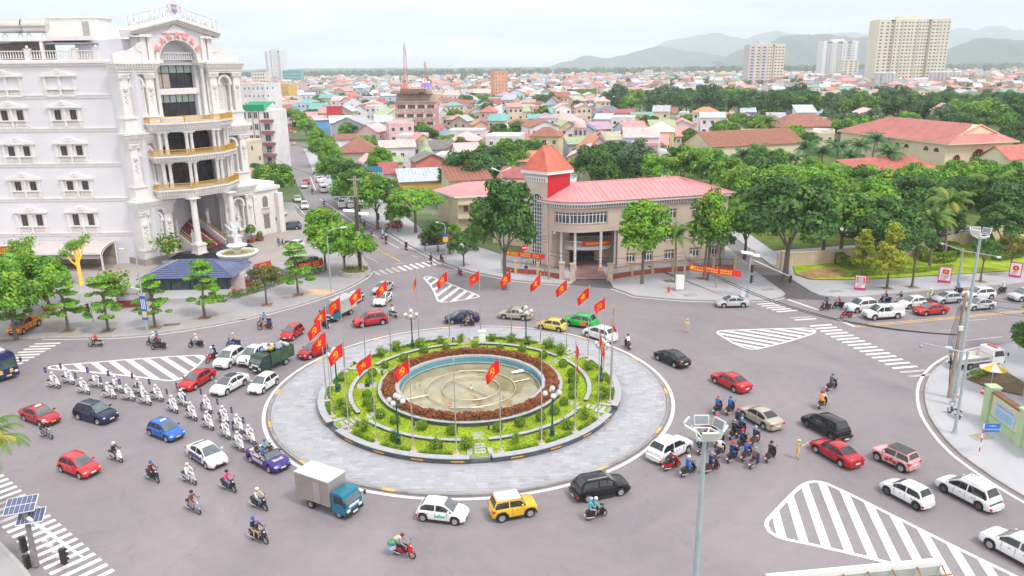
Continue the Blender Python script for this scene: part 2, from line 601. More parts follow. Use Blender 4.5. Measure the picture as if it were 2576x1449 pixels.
def ec(name,au,mat,kerbs,z=.13):
 mb=MB()
 mb .prism(au,-.05,z)
 o=aq(mb .obj(name,mat))
 for kl in kerbs:
  L=.0
  cA=[]
  for a,b in zip(kl,kl[1:]):
   a,b=Vector(a),Vector(b)
   d=(b-a).length
   cnt=max(1,int(round(d/1.6)))
   for i in range(cnt):
    cA .append((a .lerp(b,i/cnt),a .lerp(b,(i+1)/cnt)))
  for a,b in cA:
   if a .length>135 or abs(a .x)>80 or a .y<30:
    continue
   c=(a+b)/2
   L_=(b-a).length
   ko=O('kerb_stone',KS,o,(c .x,c .y,0),math .atan2(b .y-a .y,b .x-a .x))
   ko .scale=(L_/1.6,1,1)
 return o
km=MB()
km .box(0,0,-.03,1.585,.26,.185)
KS=km .mesh('kerb_stone',KERB)
aL=ec('pavement_plaza',df,PAVE,[ct])
bS=ec('pavement_office',dk,cK,[dC,cJ[:-1]])
a3=ec('pavement_park',c8,cK,[dT[1:]])
dV=ec('pavement_corner',dQ,cK,[cd])
bl=MB()
blp=P2([(-60,1330),(0,1372),(48,1420),(70,1449),(95,1500)])+[(-40,30),(-60,30)]
pav_bl=ec('pavement_near',blp,PAVE,[blp[:5]])
dm=MB()
dm .prism(P2([(1432,716),(1448,703),(1450,690),(1531,690),(1532,703),(1545,727)]),.0,.03)
aq(dm .obj('driveway',dD))
lm=MB()
lm .prism([(38.95,114.5),(42.45,114.5),(43.3,104.6),(44.6,102.4),(44.4,101.),(38.6,102.),(38.5,103.2)],.0,.012)
aq(lm .obj('lane',dD))
def bE(name,au,z,mat,al='structure'):
 mb=MB()
 mb .prism(au,z-.02,z)
 return aq(mb .obj(name,mat),al)
bE('forecourt',P2([(0,690),(420,700),(620,720),(700,660),(840,600),(735,530),(690,540),(560,620),(380,670),(0,668)]),.137,eo)
yard=[(STL[1][0]-3,285),(-50,185),(-100,200),(-220,200),(-220,440),(STL[2][0]-3,440)]
bE('yard_ground',yard,.14,bC())
bE('block_ground',[(-18,152),(-2,130),(38,132),(38.4,440),(STR[0][0]+3,440),(STR[1][0]+5,281)],.14,bC())
garden=P2([(2000,690),(2040,706),(2140,707),(2250,702),(2400,693),(2576,682)])+[(230,146),(230,160),(82,136)]+P2([(2300,640),(1990,660)])
bE('park_garden',garden,.26,es)
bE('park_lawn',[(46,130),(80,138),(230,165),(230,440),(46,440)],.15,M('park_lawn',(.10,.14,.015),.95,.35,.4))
bE('parking_ground',P2([(2180,610),(2576,560),(2700,600),(2650,640),(2200,640)]),.16,M('parking_concrete',(.48,.42,.42),.9,.1,.3))
pool_poly=[(40,300),(60,282),(110,278),(170,290),(185,312),(150,330),(95,328),(60,322)]
def dU(name,pts,mat,z=.006):
 mb=MB()
 a=sum(pts[i][0]*pts[(i+1)%len(pts)][1]-pts[(i+1)%len(pts)][0]*pts[i][1]for i in range(len(pts)))
 if a<0:
  pts=pts[::-1]
 mb .add([(p[0],p[1],z)for p in pts],[tuple(range(len(pts)))])
 return mb .obj(name,mat,road)
def clip(au,nx,ny,d):
 o=[]
 for i in range(len(au)):
  a,b=au[i],au[(i+1)%len(au)]
  da,db=nx*a[0]+ny*a[1]-d,nx*b[0]+ny*b[1]-d
  if da<=0:
   o .append(a)
  if(da<0<db)or(db<0<da):
   t=da/(da-db)
   o .append((a[0]+(b[0]-a[0])*t,a[1]+(b[1]-a[1])*t))
 return o
def dP(ay,A,B,C,w,wl=.28):
 d=(Vector(B)-Vector(A)).normalized()
 nx,ny=-d .y,d .x
 s0=nx*A[0]+ny*A[1]
 sp=abs(nx*C[0]+ny*C[1]-s0)
 cl=ay+[ay[0]]
 cl=[p for p in cl]
 k=len(ay)
 cx=sum(p[0]for p in ay)/k
 cy_=sum(p[1]for p in ay)/k
 inn=[]
 for i in range(k):
  a,b=Vector(ay[i-1]),Vector(ay[(i+1)%k])
  t=(b-a).normalized()
  nn=Vector((-t .y,t .x))
  if nn .dot(Vector((cx,cy_))-Vector(ay[i]))<0:
   nn=-nn
  inn .append((ay[i][0]+nn .x*wl,ay[i][1]+nn .y*wl))
 mb=MB()
 mb .add([(p[0],p[1],.006)for p in ay]+[(p[0],p[1],.006)for p in inn],[(i,(i+1)%k,k+(i+1)%k,k+i)for i in range(k)])
 mb .obj('island_outline',aQ,road)
 for j in range(-30,31):
  c=s0+j*sp
  q=clip(clip(inn,nx,ny,c+w/2),-nx,-ny,-(c-w/2))
  if len(q)>2:
   dU('stripe',q,aQ,.0065)
def Z(x0,y0,s,lst):
 return[tuple(n(x0+x/s,y0+y/s))[:2]for x,y in lst]
zA=Z(2400,1450,1.6695,[(905,955),(912,920),(960,868),(1020,805),(1080,745),(1130,700),(1175,676),(1220,668),(1265,671),(1310,682),(1450,745),(1800,920),(2200,1120),(2576,1300),(2900,1460),(2750,1490),(2200,1335),(1750,1215),(1400,1130),(1200,1085),(1050,1055),(985,1035),(930,1000)])
q=Z(2400,1450,1.6695,[(1160,685),(1307,1105),(1278,683),(1418,735),(1615,1185)])
dP(zA,q[3],q[4],q[2],.62,.3)
zB=Z(2700,700,2.07,[(118,1203),(128,1190),(170,1183),(500,1171),(820,1163),(885,1168),(918,1190),(910,1206),(860,1226),(700,1276),(500,1326),(450,1336),(400,1337),(330,1322),(250,1288),(170,1240),(128,1214)])
q=Z(2700,700,2.07,[(330,1184),(740,1252),(200,1190)])
dP(zB,q[0],q[1],q[2],.62,.26)
zC=Z(0,1250,2.1467,[(392,357),(402,346),(440,337),(1000,290),(1400,262),(1620,250),(1680,254),(1699,268),(1690,290),(1650,332),(1560,410),(1500,448),(1450,462),(1400,467),(1350,463),(1100,432),(700,390),(450,373),(402,367)])
q=Z(0,1250,2.1467,[(1068,295),(1298,455),(925,306)])
dP(zC,q[0],q[1],q[2],.62,.26)
zD=Z(1150,1020,3.623,[(1738,190),(1750,170),(1790,160),(1840,160),(1900,178),(2100,255),(2300,335),(2480,408),(2528,432),(2520,447),(2470,460),(2300,490),(2100,518),(2030,524),(1970,520),(1935,505),(1915,465),(1880,370),(1820,275),(1760,212)])
q=Z(1150,1020,3.623,[(1975,515),(2235,320),(1915,440)])
dP(zD,q[0],q[1],q[2],.62,.26)
def aC(first,last,cnt,va,vb,w,faint=()):
 f,l=Vector(first),Vector(last)
 v=Vector(vb)-Vector(va)
 d=v .normalized()
 nn=Vector((-d .y,d .x))*w/2
 for i in range(cnt):
  a=f .lerp(l,i/(cnt-1))
  b=a+v
  dU('stripe',[tuple(a+nn),tuple(b+nn),tuple(b-nn),tuple(a-nn)],aB if i in faint else aQ)
q=Z(0,1750,3.096,[(45,245),(1355,1375),(985,1055),(455,1290)])
aC(q[0],q[1],22,q[2],q[3],.42,(5,6,7,8))
q=Z(0,1250,2.1467,[(500,153),(190,320),(410,198),(190,205)])
aC(q[0],q[1],8,q[2],q[3],.45,())
q=Z(2500,900,4.14,[(2040,1102),(2365,1220),(2220,1160),(1890,1184)])
aC(q[0],q[1],5,q[2],q[3],.42)
q=Z(2700,700,2.07,[(1040,1138),(1660,1440),(1305,1263),(1125,1277),(880,1075),(915,1090),(1720,1470),(1850,1535)])
aC(q[0],q[1],14,q[2],q[3],.45)
aC(q[4],q[5],2,q[2],q[3],.42,(0,))
aC(q[6],q[7],3,q[2],q[3],.45,(1,2))
q=Z(950,650,2.8975,[(1410,1140),(2150,1008),(1785,1080),(1872,1126)])
aC(q[0],q[1],12,q[2],q[3],.55,(0,1,2,3))
def d5(name,pts,w,mat,z=.006):
 mb=strip(pts,-w/2,w/2,z)
 return mb .obj(name,mat,road)
d5('edge_line',bw(ct[6:-8],-.55),.2,aQ)
d5('edge_line',bw(cd[6:],-.75),.28,aQ)
d5('edge_line',bw(dC[5:-1],-.6),.2,aQ)
d5('edge_line',bw(cJ[1:7],-.6),.2,aQ)
def zl(x0,y0,s,lst,w,mat=aQ,name='lane_line'):
 return d5(name,Z(x0,y0,s,lst),w,mat)
zl(2700,700,2.07,[(1230,1146),(1800,1096),(2440,1038),(3400,955)],.17,aW,'centre_line')
zl(2700,700,2.07,[(1230,1158),(1800,1108),(2440,1048),(3400,963)],.17,aW,'centre_line')
zl(2700,700,2.07,[(1090,1098),(1225,1155)],.4,aQ,'stop_line')
zl(2700,700,2.07,[(690,938),(945,1025)],.4,aQ,'stop_line')
zl(2700,700,2.07,[(1060,1083),(1280,1065)],.16,aB)
zl(2700,700,2.07,[(1900,1190),(2010,1180)],.16,aB)
zl(2700,700,2.07,[(2080,1108),(2280,1095)],.16,aB)
zl(2700,700,2.07,[(2060,1270),(2400,1235)],.2,aB)
zl(950,650,2.8975,[(1310,805),(1705,1030)],.3,aW,'centre_line')
zl(950,650,2.8975,[(1330,815),(1690,1015)],.1,aW,'centre_line')
zl(950,650,2.8975,[(820,340),(1230,615)],.2)
zl(950,650,2.8975,[(710,90),(770,240)],.2)
zl(950,650,2.8975,[(1400,730),(1470,768)],.2)
zl(950,650,2.8975,[(1570,820),(1700,885)],.2)
zl(950,650,2.8975,[(1740,905),(1800,935)],.2,aB)
zl(950,650,2.8975,[(1840,965),(1910,1000)],.2,aB)
zl(950,650,2.8975,[(490,340),(650,515)],.18)
zl(950,650,2.8975,[(1330,970),(1470,1050)],.16,aB)
zl(950,650,2.8975,[(1660,1062),(1755,1048)],.35,aB,'stop_line')
RC=Vector((-4.3,71.5,0))
RBK=19.7
rb=ad('traffic_roundabout','round planted traffic island with a fountain pool in its middle','roundabout',RC)
PAVING=M('grey_paving_tile',(.33,.33,.36),.75,.10,.35)
ej=[M('paving_tile_%s'%k,c,.75,.06,1.)for k,c in(('grey',(.375,.375,.41)),('pale',(.42,.42,.445)),('blue',(.36,.37,.415)),('dark',(.325,.33,.37)),('warm',(.40,.39,.395)))]
mb=MB()
mb .lathe([(RBK-.15,-.02),(RBK-.15,.125),(14.9,.14),(.1,.14)],96)
mb .obj('base',PAVING,rb)
kk=MB()
kk .box(0,0,-.03,.24,1.235,.175)
KSR=kk .mesh('kerb_stone',M('dark_kerb',(.27,.25,.25),.8,.2,1.))
for i in range(100):
 a=2*math .pi*(i+.5)/100
 O('kerb_stone',KSR,rb,(RBK*math .cos(a),RBK*math .sin(a),0),a)
mb=MB()
mb .lathe([(RBK+.66,.006),(RBK+.34,.006)],128)
mb .obj('white_line',aQ,rb)
for i in range(14):
 a=R(-160+i*26)
 mb=MB()
 mb .ring(RBK-.12,RBK+.126,.1,.15,3,(0,0),a,a+.06)
 mb .obj('kerb_mark',aW,rb)
rng=random .Random(5)
cW=[]
tw,tl=.42,.84
iy=-RBK
row=0
while iy<RBK:
 ix=-RBK-rng .random()*tl
 while ix<RBK:
  l=tl*rng .choice((.7,1.,1.,1.25))
  cx_,cy_=ix+l/2,iy+tw/2
  rr=max(math .hypot(cx_+sx*l/2,cy_+sy*tw/2)for sx in(-1,1)for sy in(-1,1))
  rn=min(math .hypot(cx_+sx*l/2,cy_+sy*tw/2)for sx in(-1,1)for sy in(-1,1))
  if rr<RBK-.2 and rn>15.2:
   cW .append((cy_,cx_,l))
  ix+=l
 iy+=tw
 row+=1
cW .sort()
TM={}
for i,(ty,tx,l)in enumerate(cW[:300]):
 k=rng .choice((0,0,0,0,0,1,1,2,2,2,3,4))
 key=(k,round(l,2))
 if key not in TM:
  t_=MB()
  t_ .box(0,0,.10,l-.012,tw-.012,.048)
  TM[key]=t_ .mesh('paving_tile',ej[k])
 O('paving_tile',TM[key],rb,(tx,ty,rng .uniform(-.002,.003)))
mb=MB()
for ty,tx,l in cW[300:]:
 mb .mat(rng .choice((0,0,0,0,0,1,1,2,2,2,3,4)))
 mb .box(tx,ty,.12,l-.012,tw-.012,.028+rng .uniform(-.002,.003))
aq(mb .obj('paving_tile',ej,rb),'stuff')
cC=M('grey_granite',(.40,.41,.44),.55,.10,2.)
c3=M('black_granite',(.075,.085,.095),.35,.25,1.2)
OPEN=[-84+60*i for i in range(6)]
for i,o0 in enumerate(OPEN):
 a0,a1=R(o0+3.6),R(o0+60-3.6)
 mb=MB()
 mb .ring(14.55,15.1,.1,.60,22,(0,0),a0,a1)
 w=mb .obj('planter_wall',c3,rb)
 mb=MB()
 mb .ring(14.5,15.16,.602,.66,22,(0,0),a0,a1)
 mb .obj('coping',cC,w)
 for a in(a0,a1):
  mb=MB()
  mb .box(13.95*math .cos(a),13.95*math .sin(a),.1,1.1,.42,.575,a)
  mb .obj('pier',cC,w)
 mb=MB()
 mb .ring(11.85,12.15,.5,.76,22,(0,0),a0+.01,a1-.01)
 w2=mb .obj('low_wall',c3,rb)
 mb=MB()
 mb .ring(11.8,12.2,.762,.80,22,(0,0),a0+.01,a1-.01)
 mb .obj('coping',cC,w2)
 mb=MB()
 mb .ring(14.6,15.05,.1,.30,4,(0,0),a0-R(7.1),a0-R(.1))
 mb .obj('step',c3,rb)
 mb=MB()
 mb .ring(14.2,14.6,.1,.46,4,(0,0),a0-R(7.1),a0-R(.1))
 mb .obj('step',cC,rb)
 a=R(o0)
 st=MB()
 st .box(0,0,.5,.32,.95,.085)
 SS=st .mesh('stepping_stone',M('pale_step',(.46,.45,.44),.8,.15,2))
 for r_ in(14.,13.5,13.,12.5,11.4,10.9,10.4,9.9):
  O('stepping_stone',SS,rb,(r_*math .cos(a),r_*math .sin(a),0),a)
 for da in(11,25,39,52):
  b=a0+R(da-3)
  mb=MB()
  w_=.036
  mb .lathe([(15.11,.33),(15.14,.33),(15.14,.41),(15.11,.41)],3,(0,0,0),b-w_,b+w_*.6)
  p=lambda aa,zz:(15.135*math .cos(aa),15.135*math .sin(aa),zz)
  mb .add([p(b+w_*.6,.29),p(b+w_*1.2,.37),p(b+w_*.6,.45)],[(0,1,2)])
  mb .obj('arrow',M('arrow_yellow',(.85,.42,.03),.5,.05),w)
mb=MB()
mb .lathe([(14.5,.1),(14.5,.53),(12.,.56),(9.,.6),(8.6,.6)],72)
mb .obj('lawn',es,rb)
gb=MB()
for i in range(26000):
 r_=math .sqrt(rng .uniform(9.1**2,14.4**2))
 a=rng .uniform(0,2*math .pi)
 x,y=r_*math .cos(a),r_*math .sin(a)
 z=.53+(14.5-r_)*.013
 t=rng .uniform(0,6.28)
 h=rng .uniform(.04,.11)
 dx_,dy_=.05*math .cos(t),.05*math .sin(t)
 gb .add([(x-dx_,y-dy_,z),(x+dx_,y+dy_,z),(x+dy_*.6,y-dx_*.6,z+h)],[(0,1,2)])
aq(gb .obj('grass',M('grass_blade',(.30,.42,.02),.8,.3,.6,trans=.3),rb),'stuff')
POOLT=M('blue_mosaic',(.10,.36,.50),.25,.25,9.)
mb=MB()
mb .ring(8.95,9.25,.5,.98,72)
mb .obj('hedge_kerb',c3,rb)
mb=MB()
mb .ring(8.9,9.32,.982,1.03,72)
mb .obj('coping',cC,rb)
mb=MB()
mb .lathe([(8.95,.9),(7.6,.95)],72)
mb .obj('planting_soil',SOIL,rb)
mb=MB()
mb .ring(7.2,7.6,.85,1.08,72)
mb .obj('pool_rim',cC,rb)
mb=MB()
mb .lathe([(7.25,.9),(7.25,-.1),(.05,-.12)],72)
mb .obj('pool_wall',POOLT,rb)
eq=MB()
eq .lathe([(7.24,.17),(.01,.17)],72)
wm=M('pool_water',(.30,.27,.16),.02,.25,.5,spec=1.,bump=.03,bscale=1.5)
eq .obj('water',wm,rb)
d2=M('pipe_steel',(.62,.55,.42),.4,.1,2,metal=.5)
for r_,z in((4.55,.34),(2.95,.36),(7.05,.36)):
 mb=MB()
 mb .tube([(r_*math .cos(R(a)),r_*math .sin(R(a)),z)for a in range(0,361,6)],.06,5,False)
 p=mb .obj('pipe_ring',d2,rb)
 for i in range(0,360,15 if r_<6 else 24):
  nb=MB()
  nb .tube([(r_*math .cos(R(i)),r_*math .sin(R(i)),z),(r_*math .cos(R(i)),r_*math .sin(R(i)),z+.16)],[.035,.02],5)
  nb .obj('nozzle',d2,p)
for a,b in(((-2.1,2.1),(2.1,-2.1)),((-6.2,-2.6),(-4.2,-1.6)),((4.3,1.4),(6.,2.2)),((-1.5,4.6),(1.5,4.6)),((-1.8,-4.6),(1.4,-4.7))):
 mb=MB()
 mb .tube([(a[0],a[1],.35),(b[0],b[1],.35)],.06,5)
 mb .obj('pipe',d2,rb)
mb=MB()
mb .box(5.,4.3,.3,1.,.5,.12,.5).box(4.4,4.,.3,.5,.35,.1,.2)
mb .obj('float_box',af,rb)
mb=MB()
mb .lathe([(.22,.1),(.2,.4),(.1,.5),(.07,.9),(.02,.95)],8)
mb .obj('jet',d2,rb)
mb=MB()
mb .box(-10.6,.3,.55,2.,1.3,.07,.2)
h=mb .obj('hatch_cover',d3,rb)
mb=MB()
mb .box(-10.6,.3,.622,.5,.9,.008,.2)
mb .obj('hatch_opening',dl,h)
for i,a in enumerate(range(-90,270,20)):
 mb=MB()
 r_=(10.,13.2)[i%2]
 x,y=r_*math .cos(R(a+12)),r_*math .sin(R(a+12))
 mb .tube([(x,y,.5),(x,y,1.15)],.085,8)
 b=mb .obj('bollard_light',M('bollard_grey',(.06,.07,.08),.5,.1),rb)
mb=MB()
mb .box(.75,12.3,.5,.75,.5,1.55).box(.75,12.3,2.05,.85,.6,.12)
mb .box(.75,12.02,.9,.5,.06,.8)
cY=mb .obj('control_cabinet',af)
cY .location=RC
tag(cY,'small white control cabinet at the far side of the fountain','cabinet')
def az(name,pts,size,aO,up=.3,seed=1,quadp=1):
 r_=random .Random(seed)
 mb=MB()
 for p,nn,k in pts:
  nn=Vector(nn)+Vector((r_ .gauss(0,.55),r_ .gauss(0,.55),r_ .gauss(0,.55)+up))
  if nn .length<1e-3:
   nn=Vector((0,0,1))
  nn .normalize()
  a=nn .cross(Vector((r_ .gauss(0,1),r_ .gauss(0,1),r_ .gauss(0,1)))).normalized()
  b=nn .cross(a)
  s=size*r_ .uniform(.6,1.35)
  p=Vector(p)
  mb .mat(k)
  mb .add([p-a*s*.5,p-b*s*.36-nn*s*.12,p+a*s*.55,p+b*s*.36-nn*s*.12],[(0,1,2,3)])
 return mb .mesh(name,aO)
pts=[]
for i in range(15000):
 a=rng .uniform(0,2*math .pi)
 r_=rng .uniform(7.55,9.)
 e=1-abs((r_-8.28)/.72)**3
 z=.95+.62*e*rng .uniform(.55,1.)+.1*math .sin(a*23)*math .sin(a*7+r_*4)
 pts .append(((r_*math .cos(a),r_*math .sin(a),z),(0,0,1),rng .choice((0,0,1,1,2,3))))
HEDGE=[M('hedge_red_%d'%i,c,.7,.25,2,trans=.2)for i,c in enumerate(((.34,.10,.03),(.26,.075,.025),(.42,.16,.05),(.20,.10,.03)))]
bu=O('hedge',az('hedge',pts,.2,HEDGE,.5,3))
bu .location=RC
tag(bu,'ring of rust red leafy hedge around the fountain pool','hedge')
b2=[M('leaf_lime_%d'%i,c,.65,.25,1.5,trans=.3)for i,c in enumerate(((.16,.30,.012),(.10,.23,.012),(.24,.36,.02)))]
for i,o0 in enumerate(OPEN):
 pts=[]
 for j in range(1500):
  a=R(rng .uniform(o0+7,o0+53))
  if(math .degrees(a)+92)%15<2.4 or(math .degrees(a)+92)%15>13.4:
   continue
  r_=rng .uniform(13.95,14.45)
  pts .append(((r_*math .cos(a),r_*math .sin(a),rng .uniform(.5,.8)),(0,0,1),rng .choice((0,0,1,2))))
 h=O('border_hedge',az('border_hedge',pts,.17,b2,.4,i))
 h .location=RC
 tag(h,'low clipped green border hedge on the traffic island, %s arc'%('near middle right','right','far right','far left','left','near left')[i],'hedge','border hedges of the island')
def ball_pts(rad,cnt,r_,k):
 o=[]
 for i in range(cnt):
  v=Vector((r_ .gauss(0,1),r_ .gauss(0,1),r_ .gauss(0,1))).normalized()
  if v .z<-.75:
   v .z=-v .z
  o .append(((v .x*rad,v .y*rad,rad*.95+v .z*rad*.95),v,r_ .choice(k)))
 return o
cB=[M('leaf_green_%d'%i,c,.65,.25,1.2,trans=.25)for i,c in enumerate(((.10,.22,.015),(.06,.15,.012),(.15,.29,.018),(.24,.36,.02)))]
BALL=az('foliage',ball_pts(.56,650,random .Random(2),(0,0,2,2,3)),.15,cB,0,9)
def loose(seed,h,w,cnt,flow):
 r_=random .Random(seed)
 o=[]
 for s in range(16):
  t,q=r_ .uniform(0,6.28),r_ .uniform(.1,1)
  tx,ty,tz=w*q*math .cos(t),w*q*math .sin(t),h*(1.05-.45*q)*r_ .uniform(.75,1.1)
  for j in range(cnt//16):
   u=r_ .uniform(.15,1.)
   sp_=.17*w
   o .append(((tx*u+r_ .gauss(0,sp_),ty*u+r_ .gauss(0,sp_),tz*u**.8+r_ .gauss(0,.08)),(math .cos(t),math .sin(t),.6),r_ .choice((0,2,2,3,3))if r_ .random()>flow else 4))
 return o
LG2=cB+[M('shrub_flower',(.75,.13,.04),.6,.1)]
bN=[az('foliage',loose(20+i,1.5+.25*(i%3),1.,620,.012*(i%2)),.2,LG2,.3,30+i)for i in range(4)]
BARK=M('bark',(.16,.125,.10),.9,.25,3,bump=.4,bscale=12)
stm=MB()
stm .tube([(0,0,0),(.03,0,.3),(0,.04,.7)],[.05,.04,.02],5)
STEM=stm .mesh('stem',BARK)
def aI(a):
 a=a%360
 s='near' if a>180 else 'far'
 return s
a9=[-165,-155,-148,-138,-128,-112,-96,-74,-62,-50,-40,-28,-18,-8,2,12,26,44,60,74,90,108,122,138,152,165,176]
cnts={}
for a in a9:
 r_=10.6+rng .uniform(-.3,.3)
 s=aI(a)
 cnts[s]=cnts .get(s,0)+1
 aG=sorted([b for b in a9 if aI(b)==s],key=lambda b:math .cos(R(b)))
 t=ad('ball_shrub','clipped green ball shrub, %s from left along the %s side of the fountain'%(a4(aG .index(a)),s),'shrub',RC+Vector((r_*math .cos(R(a)),r_*math .sin(R(a)),.55)),rng .uniform(0,6),'clipped ball shrubs round the fountain')
 sc_=rng .uniform(.72,.9)
 t .scale=(sc_,sc_,sc_)
 O('foliage',BALL,t)
 O('stem',STEM,t)
bK=[-158,-150,-133,-118,-100,-88,-70,-60,-47,-36,-14,5,18,42,51,63,72,82,98,108,119,131,141,172]
for i,a in enumerate(bK):
 r_=13.2+rng .uniform(-.3,.35)
 s=aI(a)
 aG=sorted([b for b in bK if aI(b)==s],key=lambda b:math .cos(R(b)))
 t=ad('flowering_shrub','loose leafy flowering shrub, %s from left in the %s outer bed of the island'%(a4(aG .index(a)),s),'shrub',RC+Vector((r_*math .cos(R(a)),r_*math .sin(R(a)),.52)),rng .uniform(0,6),'loose shrubs in the outer bed')
 sc_=rng .uniform(.62,.92)
 t .scale=(sc_,sc_,sc_)
 O('foliage',bN[i%4],t)
 O('stem',STEM,t)
FLAG_R=M('flag_red',(.80,.022,.018),.55,.06,2,trans=.3)
FLAG_Y=M('flag_gold',(.90,.55,.02),.5,.03,2,trans=.25)
FW_,FH_=1.75,1.2
def flag_fn(seed,cG):
 r_=random .Random(seed)
 ph=r_ .uniform(0,6.28)
 dr=r_ .uniform(.9,1.4)if cG==0 else r_ .uniform(1.5,1.9)
 am=r_ .uniform(.14,.26)
 th=r_ .uniform(-.35,.35)
 fold=1. if cG==0 else .45
 def fn(u,v):
  x=-FW_*u*(.86-.12*u-.10*v)*(1 if cG==0 else .38)
  z=-FH_*v-dr*u**1.25*(1-.25*v)-(0 if cG==0 else .5*u*FW_*.6)
  y=am*math .sin(u*5.2+v*1.3+ph)*u**.6*(1.4 if cG else 1)
  x2=x*math .cos(th)-y*math .sin(th)
  y2=x*math .sin(th)+y*math .cos(th)
  return Vector((x2,y2,z))
 return fn
def bj(seed,cG,emblem):
 fn=flag_fn(seed,cG)
 mb=MB()
 nu,nv=12,7
 for i in range(nu+1):
  for j in range(nv+1):
   mb .v .append(tuple(fn(i/nu,j/nv)))
 for i in range(nu):
  for j in range(nv):
   a=i*(nv+1)+j
   mb .f .append((a,a+1,a+nv+2,a+nv+1))
   mb .m .append(0)
 f=mb .mesh('flag',FLAG_R,True)
 eb=MB()
 def put(au,aG):
  vs=[]
  for(px,pz)in au:
   u=.5-px/FW_
   v=.5-pz/FH_
   p=fn(u,v)
   e=.01
   nn=(fn(u+e,v)-p).cross(fn(u,v+e)-p).normalized()*.012*aG
   vs .append(p+nn)
  eb .add(vs,[tuple(range(len(vs)))if aG>0 else tuple(range(len(vs)-1,-1,-1))])
 for aG in(1,-1):
  if emblem=='star':
   o_,i_=.44,.17
   for k in range(5):
    a=R(90+72*k)
    put([(0,0),(i_*math .cos(a-R(36)),i_*math .sin(a-R(36))),(o_*math .cos(a),o_*math .sin(a)),(i_*math .cos(a+R(36)),i_*math .sin(a+R(36)))],aG)
  else:
   for k in range(12):
    a,b=R(-130+22*k),R(-130+22*(k+1))
    w0,w1=.03+.11*math .sin(math .pi*(k/12)**.8),.03+.11*math .sin(math .pi*((k+1)/12)**.8)
    put([(.33*math .cos(a),.33*math .sin(a)),(.33*math .cos(b),.33*math .sin(b)),((.33-w1)*math .cos(b),(.33-w1)*math .sin(b)),((.33-w0)*math .cos(a),(.33-w0)*math .sin(a))],aG)
   put([(-.20,-.22),(-.15,-.27),(-.31,-.43),(-.37,-.37)],aG)
   put([(-.16,.16),(-.10,.22),(.36,-.30),(.29,-.36)],aG)
   put([(-.33,.10),(-.10,.31),(.0,.21),(-.22,.0)],aG)
 e=eb .mesh('emblem',FLAG_Y)
 return f,e
FL={}
for i in range(5):
 for em in('star','sickle'):
  FL[(em,0,i)]=bj(100+i,0,em)
for em in('star','sickle'):
 FL[(em,1,0)]=bj(140,1,em)
 FL[(em,1,1)]=bj(141,1,em)
pm=MB()
pm .tube([(0,0,.1),(0,0,4.4),(0,0,4.45),(0,0,8.45)],[.062,.055,.042,.036],8)
POLE=pm .mesh('pole',ek,True)
pm=MB()
pm .lathe([(.33,0),(.3,.1),(.13,.14),(.1,.45),(.065,.5)],8)
POLEB=pm .mesh('pole_base',M('pole_base_stone',(.5,.43,.38),.8,.1),True)
pm=MB()
pm .ball((0,0,8.53),.075,8,5)
FINIAL=pm .mesh('finial',M('finial_gold',(.75,.55,.2),.25,0,metal=.7),True)
near=sorted(range(24),key=lambda k:math .cos(R(-92+15*k)))
for k in range(24):
 deg=-92+15*k
 a=R(deg)
 em='star' if k%2==0 else 'sickle'
 s=aI(deg)
 arc=[q for q in near if aI(-92+15*q)==s]
 dO=k in(0,2,5)
 dc='bare steel flagpole without flag' if dO else 'pole with red flag and gold %s'%('star' if em=='star' else 'hammer and sickle')
 t=ad('flagpole','%s, %s from left in the %s arc'%(dc,a4(arc .index(k)),s),'flagpole',RC+Vector((14.25*math .cos(a),14.25*math .sin(a),.55)),0,'flagpoles in a ring on the island')
 O('pole',POLE,t)
 O('pole_base',POLEB,t)
 O('finial',FINIAL,t)
 if not dO:
  md=1 if k in(3,4,6,14)else 0
  f,e=FL[(em,md,(k*3)%5 if md==0 else k%2)]
  rz=rng .uniform(-.25,.25)if md==0 else{3:2.6,4:2.9,6:1.7,14:.9}[k]
  fo=O('flag',f,t,(0,0,8.36),rz)
  O('emblem',e,fo)
dp=M('lamp_green',(.012,.075,.06),.45,.1,2)
eg=M('globe_glass',(.82,.80,.78),.12,.0,spec=.6,alpha=.75)
def globe_lamp(loc,ae):
 t=ad('globe_lamp',ae,'street lamp',loc,rng .uniform(0,1.5),'green globe lamps')
 for nm,me in GLP:
  O(nm,me,t)
 for k in range(5):
  a=k*math .pi/2
  rr,zz=(.62,4.05)if k<4 else(0,4.5)
  o=O('globe',GLB,t,(rr*math .cos(a),rr*math .sin(a),zz))
  O('bulb',GLBULB,o)
 return t
mb=MB()
mb .lathe([(.26,0),(.26,.08),(.2,.12),(.2,.55),(.24,.6),(.17,.68),(.14,.85),(.17,.9),(.1,1.),(.075,1.6),(.065,3.5),(.1,3.55),(.06,3.62),(.05,4.25)],10)
gl1=mb .mesh('post',dp,True)
mb=MB()
for k in range(4):
 a=k*math .pi/2
 c_,s_=math .cos(a),math .sin(a)
 mb .tube([(.05*c_,.05*s_,3.55),(.3*c_,.3*s_,3.48),(.55*c_,.55*s_,3.6),(.62*c_,.62*s_,3.85)],.035,5)
 mb .lathe([(.04,-.06),(.11,0),(.11,.05),(.03,.06)],8,(.62*c_,.62*s_,3.82))
mb .lathe([(.04,-.06),(.11,0),(.11,.05),(.03,.06)],8,(0,0,4.26))
gl2=mb .mesh('bracket',dp,True)
GLP=[('post',gl1),('bracket',gl2)]
mb=MB()
mb .ball((0,0,0),.24,12,8)
GLB=mb .mesh('globe',eg,'all')
mb=MB()
mb .ball((0,0,0),.08,6,4)
GLBULB=mb .mesh('bulb',af,True)
